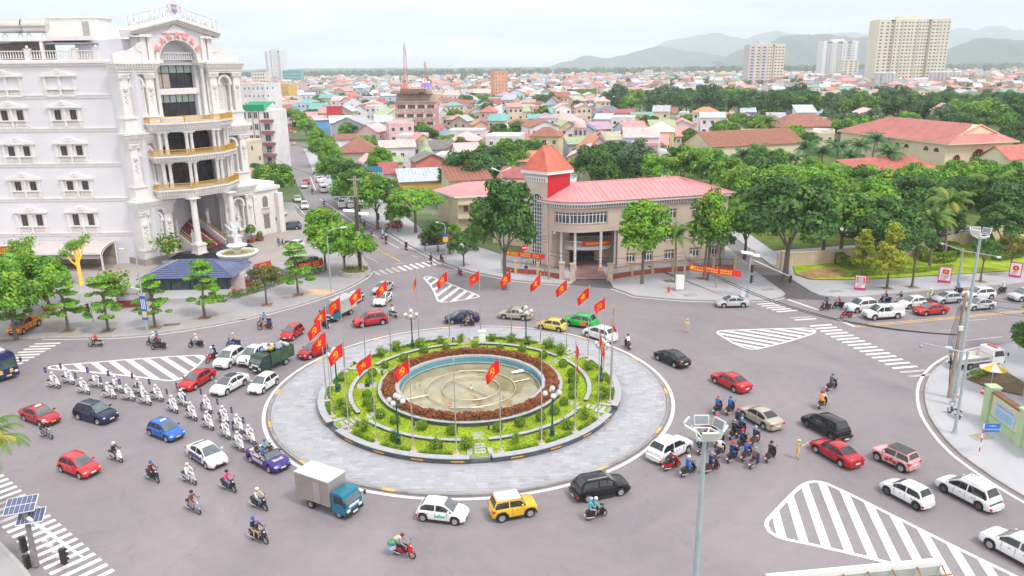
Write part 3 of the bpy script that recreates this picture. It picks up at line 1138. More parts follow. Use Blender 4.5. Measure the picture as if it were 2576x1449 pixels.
for deg,nm in((-115,'near left'),(-55,'near right'),(4,'right'),(64,'far right'),(123,'far left'),(184,'left')):
 globe_lamp(RC+Vector((13.4*math .cos(R(deg)),13.4*math .sin(R(deg)),.55)),'dark green lamp post with white globes, %s one on the traffic island'%nm)
def cg(mb,x0,x1,z0,z1,ops,y=.0,av=.3,back=True):
 xs=sorted(set([x0,x1]+[v for o in ops for v in o[:2]]))
 zs=sorted(set([z0,z1]+[v for o in ops for v in o[2:]]))
 for a,b in zip(xs,xs[1:]):
  for c,d in zip(zs,zs[1:]):
   mx_,mz=(a+b)/2,(c+d)/2
   if any(o[0]<mx_<o[1]and o[2]<mz<o[3]for o in ops):
    continue
   mb .quad((a,y,c),(b,y,c),(b,y,d),(a,y,d))
 for a,b,c,d in ops:
  e=y+av
  mb .quad((a,y,c),(a,e,c),(b,e,c),(b,y,c))
  mb .quad((a,y,d),(b,y,d),(b,e,d),(a,e,d))
  mb .quad((a,y,c),(a,y,d),(a,e,d),(a,e,c))
  mb .quad((b,y,c),(b,e,c),(b,e,d),(b,y,d))
def aK(cx_,z0,w,zs,k=10):
 r_=w/2
 return[(cx_-r_,z0)]+[(cx_-r_*math .cos(math .pi*i/k),zs+r_*math .sin(math .pi*i/k))for i in range(k+1)]+[(cx_+r_,z0)]
cf=M('palace_wall',(.70,.69,.735),.75,.04,.25)
ah=M('palace_trim',(.75,.72,.715),.7,.07,.9)
bW=M('palace_relief',(.73,.70,.69),.75,.14,5.,bump=1.,bscale=7)
GOLD=M('gold_rail',(.72,.42,.06),.35,.15,2.,metal=.35)
CURT=M('curtain_glass',(.13,.10,.095),.15,.35,2.5)
DKGL=M('curtain_wall_glass',(.035,.032,.045),.10,.4,.8)
dt=M('pale_blind_glass',(.42,.50,.49),.25,.1,.8)
MULL=M('dark_mullion',(.05,.035,.03),.5,.1)
PA=Vector((-62.,125.,.1))
PU=math .atan2(.838,.545)
pal=ad('palace_hotel','tall white ornate hotel with columns, gold balconies and rooftop letters','building',PA)
def pv(mb,name,mat,ao=None,aA=False):
 o=mb .obj(name,mat,ao or pal,aA)
 if ao is None or ao is pal:
  o .rotation_euler=(0,0,PU)
 return o
WX0,WX1,WY=-44.,2.,1.5
rows=[(6.65,8.6),(12.65,14.15),(18.35,19.95),(24.1,25.7)]
colx=[-10.2,-18.85,-27.5]
ops=[]
for cx_ in colx:
 for z0,z1 in rows:
  ops+=[(cx_-1.72,cx_-.62,z0,z1),(cx_+.8,cx_+1.9,z0,z1)]
mb=MB()
cg(mb,WX0,WX1,0,33.2,ops,WY,.45)
mb .quad((WX0,WY,0),(WX0,WY,33.2),(WX0,26,33.2),(WX0,26,0))
mb .quad((WX1,WY,0),(WX1,26,0),(WX1,26,33.2),(WX1,WY,33.2))
mb .quad((WX0,WY,33.2),(WX1,WY,33.2),(WX1,26,33.2),(WX0,26,33.2))
mb .quad((WX0,26,0),(WX0,26,33.2),(WX1,26,33.2),(WX1,26,0))
mb .obj('wall',cf,pal)
for zc in(5.2,11.1,16.85,22.55,27.8):
 mb=MB()
 mb .bx(WX0,WX1-1,WY-.12,WY-.002,zc-.28,zc+.12).bx(WX0,WX1-1,WY-.24,WY-.002,zc+.122,zc+.3)
 mb .obj('string_course',ah,pal)
mb=MB()
mb .bx(WX0,WX1-.5,WY-.25,WY-.002,32.5,32.9).bx(WX0,WX1-.5,WY-.5,WY-.003,32.902,33.25).bx(WX0,WX1-.5,WY-.3,WY+.2,33.252,33.5)
mb .obj('cornice',ah,pal)
def prof_x(mb,au,y0,y1):
 mb .xprism(au,lambda a,b,t:(a,(y0,y1)[t],b))
pb=MB()
cur=[(-2.75,0),(2.75,0),(2.75,.22),(2.3,.27),(1.5,.42),(.75,.72),(.55,.78),(.55,.95),(-.55,.95),(-.55,.78),(-.75,.72),(-1.5,.42),(-2.3,.27),(-2.75,.22)]
prof_x(pb,cur,-.32,-.002)
prof_x(pb,[(-2.9,-.02),(2.9,-.02),(2.9,-.14),(-2.9,-.14)],-.45,-.002)
pb .box(0,-.36,.35,.8,.1,.42).ball((0,-.36,.86),.2,6,4)
PED=pb .mesh('pediment',ah)
pl_=MB()
for x in(-2.35,-.0,2.35):
 pl_ .bx(x-.22,x+.22,-.22,-.002,-1.15,1.9).bx(x-.3,x+.3,-.28,-.003,1.72,1.98).bx(x-.3,x+.3,-.28,-.003,-.2,.02)
PIL=pl_ .mesh('pilaster',ah)
bm_=MB()
for s in(-1.2,1.35):
 bm_ .bx(s-.95,s+.95,-.3,-.003,-.12,.0).bx(s-.95,s+.95,-.26,-.004,-1.2,-1.).bx(s-.95,s+.95,-.06,-.005,-1.,-.12)
 for i in range(8):
  x=s-.72+i*.205
  bm_ .lathe([(.05,-1.),(.085,-.75),(.045,-.4),(.07,-.12)],6,(x,-.17,0))
BALW=bm_ .mesh('balustrade',ah)
gl_=MB()
gl_ .quad((-.55,.3,0),(.55,.3,0),(.55,.3,1),(-.55,.3,1))
GLW=gl_ .mesh('pane',CURT)
fr_=MB()
for a,b,c,d in((-.55,-.49,0,1),(.49,.55,0,1),(-.03,.03,0,1),(-.55,.55,0,.035),(-.55,.55,.965,1)):
 fr_ .bx(a,b,.2,.28,c,d)
FRW=fr_ .mesh('window_frame',MULL)
for cx_ in colx:
 for ri,(z0,z1)in enumerate(rows+[(29.,30.6)]):
  O('pediment',PED,pal,(cx_,WY,z1+.42))
  O('pilaster',PIL,pal,(cx_+.08,WY,z0-.05))
  O('balustrade',BALW,pal,(cx_,WY,z0-.04))
  if ri<4:
   for s in(-1.17,1.35):
    w=O('window',FRW,pal,(cx_+s,WY,z0))
    w .scale=(1,1,z1-z0)
    O('pane',GLW,w)
 O('pediment',PED,pal,(cx_-.3,WY,3.))
 mb=MB()
 mb .bx(cx_-1.9,cx_+1.6,WY-.1,WY-.01,2.2,3.)
 mb .obj('green_sign_board',M('dark_green_board',(.0,.12,.08),.6),pal)
bal=MB()
bal .lathe([(.07,0),(.12,.25),(.06,.6),(.1,.85)],6)
BLS=bal .mesh('baluster',ah)
def aM(p0,p1,z,ao,rz=None,step=.3,h=.85,posts=True):
 p0,p1=Vector(p0),Vector(p1)
 d=p1-p0
 L_=d .length
 ang=math .atan2(d .y,d .x)
 mb=MB()
 c=(p0+p1)/2
 mb .box(c .x,c .y,z+h,L_,.3,.14,ang).box(c .x,c .y,z-.12,L_,.3,.118,ang)
 r=mb .obj('balustrade',ah,ao)
 if rz is not None:
  r .rotation_euler=(0,0,rz)
 cnt=max(1,int(L_/step))
 for i in range(cnt):
  q=p0 .lerp(p1,(i+.5)/cnt)
  O('baluster',BLS,r,(q .x,q .y,z)).scale=(1,1,h/.85)
 return r
xs=[WX0,-30.5,-24,-14.5,-7.,-3.6]
for a,b in zip(xs,xs[1:]):
 aM((a+.35,WY+.1,0),(b-.35,WY+.1,0),33.75,pal,None,.42,1.)
for x in xs[1:]:
 mb=MB()
 mb .bx(x-.34,x+.34,WY-.25,WY+.45,33.5,35.05).bx(x-.42,x+.42,WY-.33,WY+.53,35.05,35.2)
 mb .ball((x,WY+.1,35.45),.22,8,5)
 mb .obj('balustrade_post',ah,pal)
mb=MB()
mb .bx(-30.5,-4,8,20,36.6,37.3)
for x in(-30,-24.5,-16,-5):
 for y in(8.4,19):
  mb .bx(x-.25,x+.25,y-.25,y+.25,33.2,36.6)
mb .obj('roof_terrace',ah,pal)
mb=MB()
mb .bx(-30,-24.5,18.8,18.9,33.3,36.6).bx(-24,-16.5,13,13.1,33.3,36.6)
mb .obj('terrace_shade_panel',M('terrace_shade',(.16,.14,.12),.5,.2),pal)  # dark panels: the shade under the terrace roof is put into their colour
mb=MB()
mb .bx(-19,-10,16,21,37.3,40.6).bx(-19.3,-9.7,15.8,21.2,40.6,40.8)
hs=mb .obj('stair_house',ah,pal)
mb=MB()
mb .bx(-12.8,-11.6,15.9,15.98,37.4,40.)
mb .obj('door',M('grey_door',(.35,.34,.34),.6),hs)
aM((-9,19,0),(2,19,0),38.,pal,None,.35,1.)
aM((-30.2,8.2,0),(-27.8,8.2,0),37.45,pal,None,.35,1.)
mb=MB()
bH=[(-14.5,34.6),(-4.5,34.6),(-5.5,36.2),(-13.2,36.2)]
mb .add([(-15,7,36.),(-6,7,36.),(-6.5,12,37.25),(-13.8,12,37.25)],[(0,1,2,3)])
mb .add([(-15,7,35.9),(-6,7,35.9),(-6.5,12,37.15),(-13.8,12,37.15)],[(3,2,1,0)])
mb .obj('canopy',M('slate_tile',(.22,.21,.25),.6,.15,4),pal)
for i,(x,blue)in enumerate(((-25.6,1),(-21.2,0),(-17.2,1))):
 t=ad('water_tank',('stainless steel roof water tank, leftmost of three on the hotel','stainless steel roof water tank, middle of three on the hotel','stainless steel roof water tank, rightmost of three on the hotel')[i],'water tank',(PA .x+x,PA .y+9.5,37.4),.12,'water tanks on the hotel roof')
 mb=MB()
 cyl=[(r_,x_)for r_,x_ in((.05,-2.1),(.9,-1.95),(1.15,-1.7),(1.15,1.7),(.9,1.95),(.05,2.1))]
 for a,b in zip(cyl,cyl[1:]):
  pass
 mb .lathe([(r_,z_)for r_,z_ in cyl],14)
 o=mb .obj('tank',ek,t,True)
 o .rotation_euler=(0,R(90),.18)
 o .location=(0,0,1.75)
 for s in(-1,1):
  st=MB()
  st .tube([(s*1.2,-.9,0),(s*1.2,0,.75),(s*1.2,.9,0)],.06,5)
  st .obj('stand',aE,t)
 if blue:
  bb=MB()
  bb .lathe([(.12,.01),(1.,.01)],12,(0,0,0),0,math .pi)
  q=bb .obj('logo_arc',M('tank_blue',(.06,.10,.45),.4),t)
  q .rotation_euler=(R(90),0,R(-90))
  q .location=(-2.,.0,1.85)
SL,SR,SM=-.6,23.6,11.2
mb=MB()
cg(mb,SL+.6,SR-.6,0,33,[(5.9,16.5,.0,21.8),(7.6,14.8,24.,32.5)],1.2,1.4)
mb .quad((SL+.6,1.2,0),(SL+.6,1.2,33),(SL+.6,16,33),(SL+.6,16,0))
mb .quad((SR-.6,1.2,0),(SR-.6,16,0),(SR-.6,16,33),(SR-.6,1.2,33))
mb .quad((SL+.6,1.2,33),(SR-.6,1.2,33),(SR-.6,16,33),(SL+.6,16,33))
mb .quad((SL+.6,16,0),(SL+.6,16,33),(SR-.6,16,33),(SR-.6,16,0))
mb .quad((5.9,1.2,0),(5.9,11,0),(5.9,11,21.8),(5.9,1.2,21.8)).quad((16.5,1.2,0),(16.5,1.2,21.8),(16.5,11,21.8),(16.5,11,0))
pv(mb,'pavilion_wall',cf)
T1,T2,T3=10.9,22.,33.
def entab(s0,s1,z,proj,ao,h=1.9):
 mb=MB()
 for dz0,dz1,pr in((-h,-h+.35,.12),(-h+.35,-h+.8,.3),(-h+.8,-h+1.05,.5),(-h+1.05,-.35,.62),(-.35,0,.85)):
  e=pr+proj
  mb .bx(s0-pr,s1+pr,.0-e,1.4,z+dz0+.002,z+dz1)
 o=pv(mb,'entablature',ah)
 k=int((s1-s0)/.5)
 dm_=MB()
 for i in range(k+1):
  dm_ .box(s0+(s1-s0)*i/max(k,1),-proj-.72,z-.62,.22,.18,.24)
 aq(dm_ .obj('dentils',ah,o),'stuff')
 return o
tiers=[(0,T1),(T1,T2),(T2,T3)]
colm=MB()
colm .lathe([(.42,0),(.42,.12),(.36,.2),(.3,.3),(.27,.92),(.3,.94),(.4,.97),(.45,1.)],12)
COLS=colm .mesh('column',ah,True)
def cq(s,y,z0,z1,r_=1.,name='column'):
 mb=MB()
 H=z1-z0
 pr=[(.50,0),(.50,.18),(.44,.22),(.46,.34),(.38,.4),(.33,H-.75),(.36,H-.7),(.34,H-.62),(.42,H-.35),(.54,H-.16),(.54,H)]
 mb .lathe([(a*r_,b)for a,b in pr],14,(s,y,z0))
 o=pv(mb,name,ah,None,35)
 cb=MB()
 cb .box(s,y,z1-.16,1.2*r_,1.2*r_,.162).box(s,y,z0-.002,1.1*r_,1.1*r_,.15)
 cb .obj('capital',ah,o)
 return o
for aG,(c0,c1)in enumerate(((.0,5.9),(16.6,22.9))):
 for ti,(z0,z1)in enumerate(tiers):
  top=z1-1.9
  ph=2.6 if ti==0 else 2.4
  mb=MB()
  mb .bx(c0-.35,c1+.35,-.55,1.3,z0+.01,z0+.4).bx(c0-.12,c1+.12,-.32,1.3,z0+.4,z0+ph-.25).bx(c0-.3,c1+.3,-.5,1.3,z0+ph-.25,z0+ph)
  pv(mb,'pedestal',ah)
  for s in(c0+.75,c1-.75):
   mb=MB()
   mb .bx(s-.72,s+.72,-.3,1.3,z0+ph+.002,top-.9).bx(s-.8,s+.8,-.38,1.3,z0+ph+.003,z0+ph+.3)
   p=pv(mb,'pilaster',ah)
   cp=MB()
   cp .add([(s-.74,-.32,top-.9),(s+.74,-.32,top-.9),(s+.74,1.2,top-.9),(s-.74,1.2,top-.9),(s-.98,-.62,top-.12),(s+.98,-.62,top-.12),(s+.98,1.2,top-.12),(s-.98,1.2,top-.12)],[(0,1,5,4),(1,2,6,5),(2,3,7,6),(3,0,4,7),(4,5,6,7)])
   cp .bx(s-1.,s+1.,-.66,1.2,top-.12,top)
   for e in(-.72,.72):
    cp .lathe([(.02,-.13),(.27,-.12),(.27,.12),(.02,.13)],10,(s+e,-.42,top-.45))
   cp .obj('capital',ah,p)
   ro=MB()
   ro .ball((s,-.34,top-2.2),.42,8,6,1.25)
   for q in range(5):
    ro .ball((s+.08*(-1)**q,-.33,top-3.-.36*q),.24-.025*q,6,4)
   ro .obj('relief',bW,p)
  nc=(c0+c1)/2
  nw=1.9
  zs=top-1.6
  ai=aK(nc,z0+ph,nw,zs)
  mb=MB()
  mb .xprism(ai,lambda a,b,t:(a,(.98,1.19)[t],b))
  pv(mb,'relief_panel',bW)
  rl=MB()
  for q in range(9):
   zq=z0+ph+.5+q*(zs-z0-ph)/9.5
   for e in(-1,1):
    rl .tube([(nc,.97,zq),(nc+e*.35,.93,zq+.25),(nc+e*.62,.93,zq+.15),(nc+e*.5,.93,zq-.1)],[.07,.07,.06,.02],5)
  pv(rl,'scroll_relief',ah,None,True)
  o1=aK(nc,zs-.1,nw+.9,zs)
  o2=aK(nc,zs-.1,nw+.1,zs)
  mb=MB()
  k=len(o1)
  vs_=[]
  for yy in(-.15,1.19):
   vs_+=[(a,yy,b)for a,b in o1]+[(a,yy,b)for a,b in o2]
  fs_=[]
  for i in range(k-1):
   fs_+=[(i,i+1,k+i+1,k+i),(i,2*k+i,2*k+i+1,i+1),(k+i,k+i+1,3*k+i+1,3*k+i)]
  mb .add(vs_,fs_)
  mb .bx(nc-nw/2-.5,nc-nw/2+.1,-.2,1.2,zs-.35,zs-.1).bx(nc+nw/2-.1,nc+nw/2+.5,-.2,1.2,zs-.35,zs-.1)
  pv(mb,'niche_arch',ah)
  for e in(-1,1):
   cq(nc+e*(nw/2+.2),.25,z0+ph,zs-.36,.62)
  entab(c0-.1,c1+.1,z1,.35,pal)
  if ti<2:
   mb=MB()
   mb .bx(c0-.5,c1+.5,-.7,1.3,z1+.0,z1+.012)
  if ti>0:
   mb=MB()
   mb .xprism([(nc-.9,z0+.8),(nc+.9,z0+.8),(nc+.4,z0+1.1),(nc,z0+1.35),(nc-.4,z0+1.1)],lambda a,b,t:(a,(-.42,-.31)[t],b))
   pv(mb,'relief',bW)
 nc=(c0+c1)/2
 mb=MB()
 mb .lathe([(.42,0),(.42,.3),(.3,.4),(.34,1.),(.3,1.7),(.36,2.2),(.3,2.5),(.12,2.62),(.17,2.75),(.19,2.95),(.12,3.12),(.01,3.16)],10,(nc,.35,2.6))
 mb .tube([(nc-.3,.3,4.9),(nc-.5,.1,4.4),(nc-.25,-.05,4.15)],[.11,.1,.07],6)
 mb .tube([(nc+.3,.3,4.9),(nc+.45,.1,4.35),(nc+.15,-.05,4.3)],[.11,.1,.07],6)
 pv(mb,'niche_figure',ah,None,True)
 s0_,s1_=(-.4,5.2)if aG==0 else(17.4,23.2)
 m_=-1 if aG==0 else 1
 if aG==0:
  bH=[(s0_,33.02),(s1_,33.02),(s1_,36.),(s1_-.5,36.1),(s1_-1.2,35.6),(s1_-2.4,34.9),(s0_+.8,34.4),(s0_,34.3)]
 else:
  bH=[(s0_,33.02),(s1_,33.02),(s1_,34.4),(s1_-1.6,34.8),(s0_+2.4,35.2),(s0_+1.2,35.7),(s0_+.5,36.1),(s0_,36.)]
 mb=MB()
 mb .xprism(bH,lambda a,b,t:(a,(-.1,.5)[t],b))
 pr_=pv(mb,'parapet_scroll',bW)
 mb=MB()
 xx=s1_-.8 if aG==0 else s0_+.8
 mb .lathe([(.1,-.05),(.75,-.05),(.75,.05),(.1,.05)],12)
 o=mb .obj('volute',ah,pr_)
 o .rotation_euler=(R(90),0,0)
 o .location=(xx,-.16,35.3)
def bU(s0,s1,z0,z1,y,nx_,nz_,ao=None,mat=DKGL,name='curtain_glazing'):
 mb=MB()
 mb .quad((s0,y,z0),(s1,y,z0),(s1,y,z1),(s0,y,z1))
 w=pv(mb,name,mat)
 fb=MB()
 for i in range(nx_+1):
  x=s0+(s1-s0)*i/nx_
  fb .bx(x-.06,x+.06,y-.1,y-.003,z0,z1)
 for zz in nz_:
  fb .bx(s0,s1,y-.098,y-.004,zz-.05,zz+.05)
 fb .obj('mullion',MULL,w)
 return w
w=bU(7.6,14.8,28.7,32.5,2.2,5,(28.7,31.2,32.5))
mb=MB()
for i in range(5):
 mb .quad((7.6+1.44*i+.06,2.17,31.25),(9.04+1.44*i-.06,2.17,31.25),(9.04+1.44*i-.06,2.17,32.45),(7.6+1.44*i+.06,2.17,32.45))
mb .obj('blind',dt,w)
mb=MB()
for i in(0,1):
 mb .quad((7.7+1.44*i,2.18,28.75),(9.+1.44*i,2.18,28.75),(9.+1.44*i,2.18,31.15),(7.7+1.44*i,2.18,31.15))
mb .obj('curtain',M('beige_curtain',(.42,.35,.31),.8,.35,6),w)
w=bU(7.6,14.8,24.,27.6,2.2,6,(24.,26.3,27.6))
mb=MB()
for i in range(6):
 mb .quad((7.6+1.2*i+.06,2.17,26.35),(8.8+1.2*i-.06,2.17,26.35),(8.8+1.2*i-.06,2.17,27.55),(7.6+1.2*i+.06,2.17,27.55))
mb .obj('blind',dt,w)
mb=MB()
mb .bx(7.4,15.,1.3,2.3,27.62,28.68).bx(7.2,15.2,1.,1.3,27.7,28.6)
pv(mb,'spandrel',bW)
for s in(6.8,15.6):
 cq(s,.35,24.,32.4,1.)
for s in(5.3,17.1):
 mb=MB()
 mb .bx(s-.75,s+.75,.35,1.25,23.6,32.6)
 pv(mb,'pilaster',ah)
for s0_,s1_ in((4.4,7.8),(14.6,18.)):
 mb=MB()
 mb .bx(s0_,s1_,-.35,1.25,32.45,32.8).bx(s0_-.15,s1_+.15,-.55,1.25,32.8,33.3)
 pv(mb,'impost',ah)
mb=MB()
k=16
ra=3.55
oa=[(SM-ra*math .cos(math .pi*i/k),33.3+ra*.92*math .sin(math .pi*i/k))for i in range(k+1)]
gz=lambda s:37.75+2.*(1-abs(s-SM)/8.1)
vs_,fs_=[],[]
for yy in(.2,2.2):
 for(a,b)in oa:
  vs_ .append((a,yy,b))
 for(a,b)in oa:
  e=SM+(a-SM)*6.6/ra if abs(a-SM)>ra*.985 else a
  vs_ .append((a,yy,gz(a)-.4))
kk_=k+1
for i in range(k):
 fs_+=[(i,i+1,kk_+i+1,kk_+i),(2*kk_+i+1,2*kk_+i,3*kk_+i,3*kk_+i+1),(i+1,i,2*kk_+i,2*kk_+i+1)]
mb .add(vs_,fs_)
for a,b in((SM-7.,SM-ra),(SM+ra,SM+7.)):
 mb .xprism([(a,33.02),(b,33.02),(b,gz(b)-.4),(a,gz(a)-.4)],lambda p,q,t:(p,(.2,2.2)[t],q))
pv(mb,'gable_wall',cf)
mb=MB()
o1=[(SM-4.2*math .cos(math .pi*i/20),33.3+3.95*math .sin(math .pi*i/20))for i in range(21)]
o2=[(SM-3.5*math .cos(math .pi*i/20),33.3+3.2*math .sin(math .pi*i/20))for i in range(21)]
vs_,fs_=[],[]
for yy in(-.15,.19):
 vs_+=[(a,yy,b)for a,b in o1]+[(a,yy,b)for a,b in o2]
for i in range(20):
 fs_+=[(i,i+1,22+i,21+i),(i,42+i,43+i,i+1),(21+i,22+i,64+i,63+i)]
mb .add(vs_,fs_)
pv(mb,'archivolt',bW)
for s in(SM-6.2,SM-5.,SM+5.,SM+6.2):
 mb=MB()
 mb .bx(s-.45,s+.45,-.2,.19,33.32,36.9).bx(s-.55,s+.55,-.32,.19,36.9,37.3)
 pv(mb,'pilaster',ah)
for m_ in(-1,1):
 mb=MB()
 for pr,d0,d1 in((.3,-.9,-.6),(.6,-.6,-.3),(.95,-.3,0)):
  mb .xprism([(SM,40.+d0),(SM,40.+d1),(SM+m_*8.4,37.95+d1),(SM+m_*8.4,37.95+d0)],lambda a,b,t:(a,(-pr,2.4)[t],b))
 pv(mb,'gable_cornice',ah)
 mb=MB()
 mb .bx(SM+m_*5.-0,SM+m_*8.4,-.7,2.4,36.85,37.05)
 pv(mb,'gable_return',ah)
mb=MB()
mb .xprism([(SM-2.6,37.6),(SM+2.6,37.6),(SM+1.4,38.1),(SM+.5,38.8),(SM,39.),(SM-.5,38.8),(SM-1.4,38.1)],lambda a,b,t:(a,(-.05,.19)[t],b))
pv(mb,'relief',bW)
mb=MB()
mb .bx(SM-8.4,SM+8.4,2.2,16,33.,36.6)
pv(mb,'roof_house',cf)
b=aM((SM-3.2,.8,0),(SM+3.2,.8,0),33.5,pal,PU,.4,.9)
def bay(z,d=4.6):
 return[(3.2,1.),(3.2,-1.7),(7.7,-d),(14.7,-d),(19.2,-1.7),(19.2,1.)]
for z,hh in((23.3,1.5),(17.9,1.1),(12.3,1.5)):
 mb=MB()
 bp=bay(z)
 for e,a,b in((-.35,-hh,-hh+.35),(-.2,-hh+.35,-.5),(.05,-.5,-.22),(.25,-.22,0)):
  p_=[(SM+(x-SM)*(1+e/8),y-e if y<0 else y)for x,y in bp]
  mb .prism(p_,z+a+.001,z+b,True)
 sl=pv(mb,'balcony',ah)
 dm_=MB()
 for(p,q)in zip(bp[1:],bp[2:5]):
  L_=math .hypot(q[0]-p[0],q[1]-p[1])
  k=int(L_/.45)
  an=math .atan2(q[1]-p[1],q[0]-p[0])
  for i in range(k):
   t=(i+.5)/k
   dm_ .box(p[0]+(q[0]-p[0])*t,p[1]+(q[1]-p[1])*t-.06,z-.85,.2,.34,.3,an)
 aq(dm_ .obj('dentils',ah,sl),'stuff')
 rl=MB()
 for(p,q)in zip(bp[:-1],bp[1:]):
  an=math .atan2(q[1]-p[1],q[0]-p[0])
  L_=math .hypot(q[0]-p[0],q[1]-p[1])
  cx_,cy_=(p[0]+q[0])/2,(p[1]+q[1])/2
  rl .box(cx_,cy_,z+.95,L_,.12,.1,an).box(cx_,cy_,z+.12,L_,.08,.07,an).box(cx_,cy_,z+.55,L_,.06,.05,an)
  k=int(L_/.17)
  for i in range(k):
   t=(i+.5)/k
   rl .box(p[0]+(q[0]-p[0])*t,p[1]+(q[1]-p[1])*t,z+.1,.05,.05,.9,an)
  rl .box(p[0],p[1],z,.2,.2,1.15,an)
 rl .obj('railing',GOLD,sl)
for z0,z1 in((17.92,21.78),(12.32,16.78)):
 for s,y in((4.6,-1.7),(5.5,-2.1),(8.1,-3.9),(9.,-3.9),(13.4,-3.9),(14.3,-3.9),(16.9,-2.1),(17.8,-1.7)):
  cq(s,y,z0,z1,.82)
 bU(6.,16.4,z0+.05,z1-.4,1.9,9,(z0+.1,z0+2.6))
for s in(7.5,14.9):
 mb=MB()
 mb .box(s,-4.4,1.,2.,2.,.3).box(s,-4.4,1.3,1.7,1.7,1.2).box(s,-4.4,2.5,1.95,1.95,.25)
 pv(mb,'pedestal',ah)
 cq(s,-4.4,2.75,10.75,1.5)
eh=M('black_stone_step',(.03,.03,.038),.3,.2,2)
for i in range(7):
 r_=8.1-i*.36
 mb=MB()
 mb .lathe([(r_,.02+i*.155),(r_,.02+(i+1)*.155),(.5,.02+(i+1)*.155+.0005)],36,(SM,-1.,0),math .pi,2*math .pi)
 pv(mb,'curved_step',eh)
mb=MB()
mb .bx(SL,SR,-.9,11,.02,1.12)
pv(mb,'porch_floor',eo)
RSTEP=M('red_stone_step',(.23,.045,.04),.5,.2,1.5)
for i in range(22):
 mb=MB()
 y0=-2.6+i*.5
 mb .bx(8.3-.04*i,13.6,y0,9.2,1.12+i*.21,1.12+(i+1)*.21)
 pv(mb,'stair_tread',RSTEP)
for s,nm in((7.7,0),(14.1,1)):
 mb=MB()
 mb .xprism([(-3.,1.1),(9.2,1.1),(9.2,6.9),(8.4,6.9),(-3.,2.)],lambda a,b,t:(s+(-.22,.22)[t],a,b))
 sw=pv(mb,'stair_side',cf)
 if nm==0:
  for yy in(1.2,3.4):
   ab=MB()
   ab .xprism(aK(yy,1.3,1.1,2.6,6),lambda a,b,t:(s+(-.27,-.223)[t],a,b))
   ab .obj('niche_door',M('brown_door',(.22,.07,.03),.6,.2),sw)
 rb_=MB()
 rb_ .tube([(s,-3.,2.6),(s,8.6,7.5)],.09,6)
 for i in range(40):
  t=(i+.5)/40
  y,z=-3.+11.6*t,2.+4.9*t
  rb_ .tube([(s,y,z),(s,y,z+.55)],.035,4)
 rb_ .obj('railing',GOLD,sw)
for s in(9.7,12.4):
 for i in range(22):
  mb=MB()
  mb .ball((0,0,0),.14,6,4)
  break
 me=mb .mesh('stair_light',af,True)
 for i in range(22):
  a=PA+Matrix .Rotation(PU,3,'Z')@Vector((s,-2.4+i*.5,1.45+i*.21))
  o=O('stair_light',me,pal,Matrix .Rotation(PU,3,'Z')@Vector((s,-2.4+i*.5,1.45+i*.21)))
bU(6.,16.4,6.2,10.5,10.8,4,(6.2,10.5))
mb=MB()
mb .quad((6.,10.9,1.1),(16.4,10.9,1.1),(16.4,10.9,6.2),(6.,10.9,6.2))
pv(mb,'lobby_wall',M('dark_lobby',(.05,.045,.04),.6,.3,.8))
LET=M('sign_letter',(.80,.78,.80),.5,.05)
LETP=M('sign_letter_pink',(.85,.28,.26),.5,.05,emit=.15)
sl_a=math .atan2(2.05,8.4)
def co(ed,s0,s1,m_):
 L_=len(ed)
 for i,ch in enumerate(ed):
  if ch==' ':
   continue
  s=s0+(s1-s0)*(i+.5)/L_
  z=40.-2.05*abs(s-SM)/8.4+1.05
  o=a7('letter',ch,1.75,LET,pal,.12,(0,0,0),(0,0,0),font_bold=.015)
  o .matrix_local=Matrix .Rotation(PU,4,'Z')@Matrix .Translation((s,-.3,z))@Matrix .Rotation(-sl_a*m_,4,'Y')@Matrix .Rotation(R(90),4,'X')@Matrix .Diagonal((.82,1.15,1,1))
co('DAI HUE',3.2,9.9,-1)
co('PALACE',12.7,19.3,1)
for m_ in(-1,1):
 mb=MB()
 a,b=(SM+m_*1.5,40.3),(SM+m_*8.2,38.7)
 mb .tube([(a[0],-.1,a[1]-.05),(b[0],-.1,b[1]-.05)],.05,4).tube([(a[0],-.1,a[1]+1.3),(b[0],-.1,b[1]+1.2)],.04,4)
 for i in range(8):
  t=i/7
  x=a[0]+(b[0]-a[0])*t
  z=a[1]+(b[1]-a[1])*t
  mb .tube([(x,-.1,z-.6),(x,-.1,z+1.3)],.03,4)
 pv(mb,'sign_frame',aE)
for i,ch in enumerate('KARAOKE'):
 th=R(180-30-(120)*i/6)
 rr=4.3
 o=a7('letter',ch,1.35,LETP,pal,.12,(0,0,0),(0,0,0),font_bold=.03)
 o .matrix_local=Matrix .Rotation(PU,4,'Z')@Matrix .Translation((SM+rr*math .cos(th),-.35,33.3+rr*.93*math .sin(th)))@Matrix .Rotation(R(90)-th,4,'Y')@Matrix .Rotation(R(90),4,'X')
mb=MB()
sh=[(0,-1.35),(.55,-1.),(.85,-.4),(.9,.5),(.55,.75),(.3,1.1),(.25,1.55),(0,1.75),(-.25,1.55),(-.3,1.1),(-.55,.75),(-.9,.5),(-.85,-.4),(-.55,-1.)]
mb .xprism([(a*1.15+SM,b*1.05+41.7)for a,b in sh],lambda a,b,t:(a,(-.45,-.15)[t],b))
cr_=pv(mb,'crest',bW)
mb=MB()
mb .xprism([(SM-.55,42.1),(SM+.55,42.1),(SM+.5,41.),(SM,40.6),(SM-.5,41.)],lambda a,b,t:(a,(-.5,-.451)[t],b))
mb .obj('crest_shield',M('crest_blue',(.30,.28,.42),.5,.1),cr_)
a7('crest_letters','HH',.75,LET,cr_,.02,(SM,-.53,41.5),(R(90),0,0))
for e in(-1,1):
 mb=MB()
 for q in range(4):
  mb .ball((SM+e*(1.1+.08*q),-.3,41.+q*.38),.24-.03*q,6,4)
 mb .obj('crest_leaf',bW,cr_)
stt=MB()
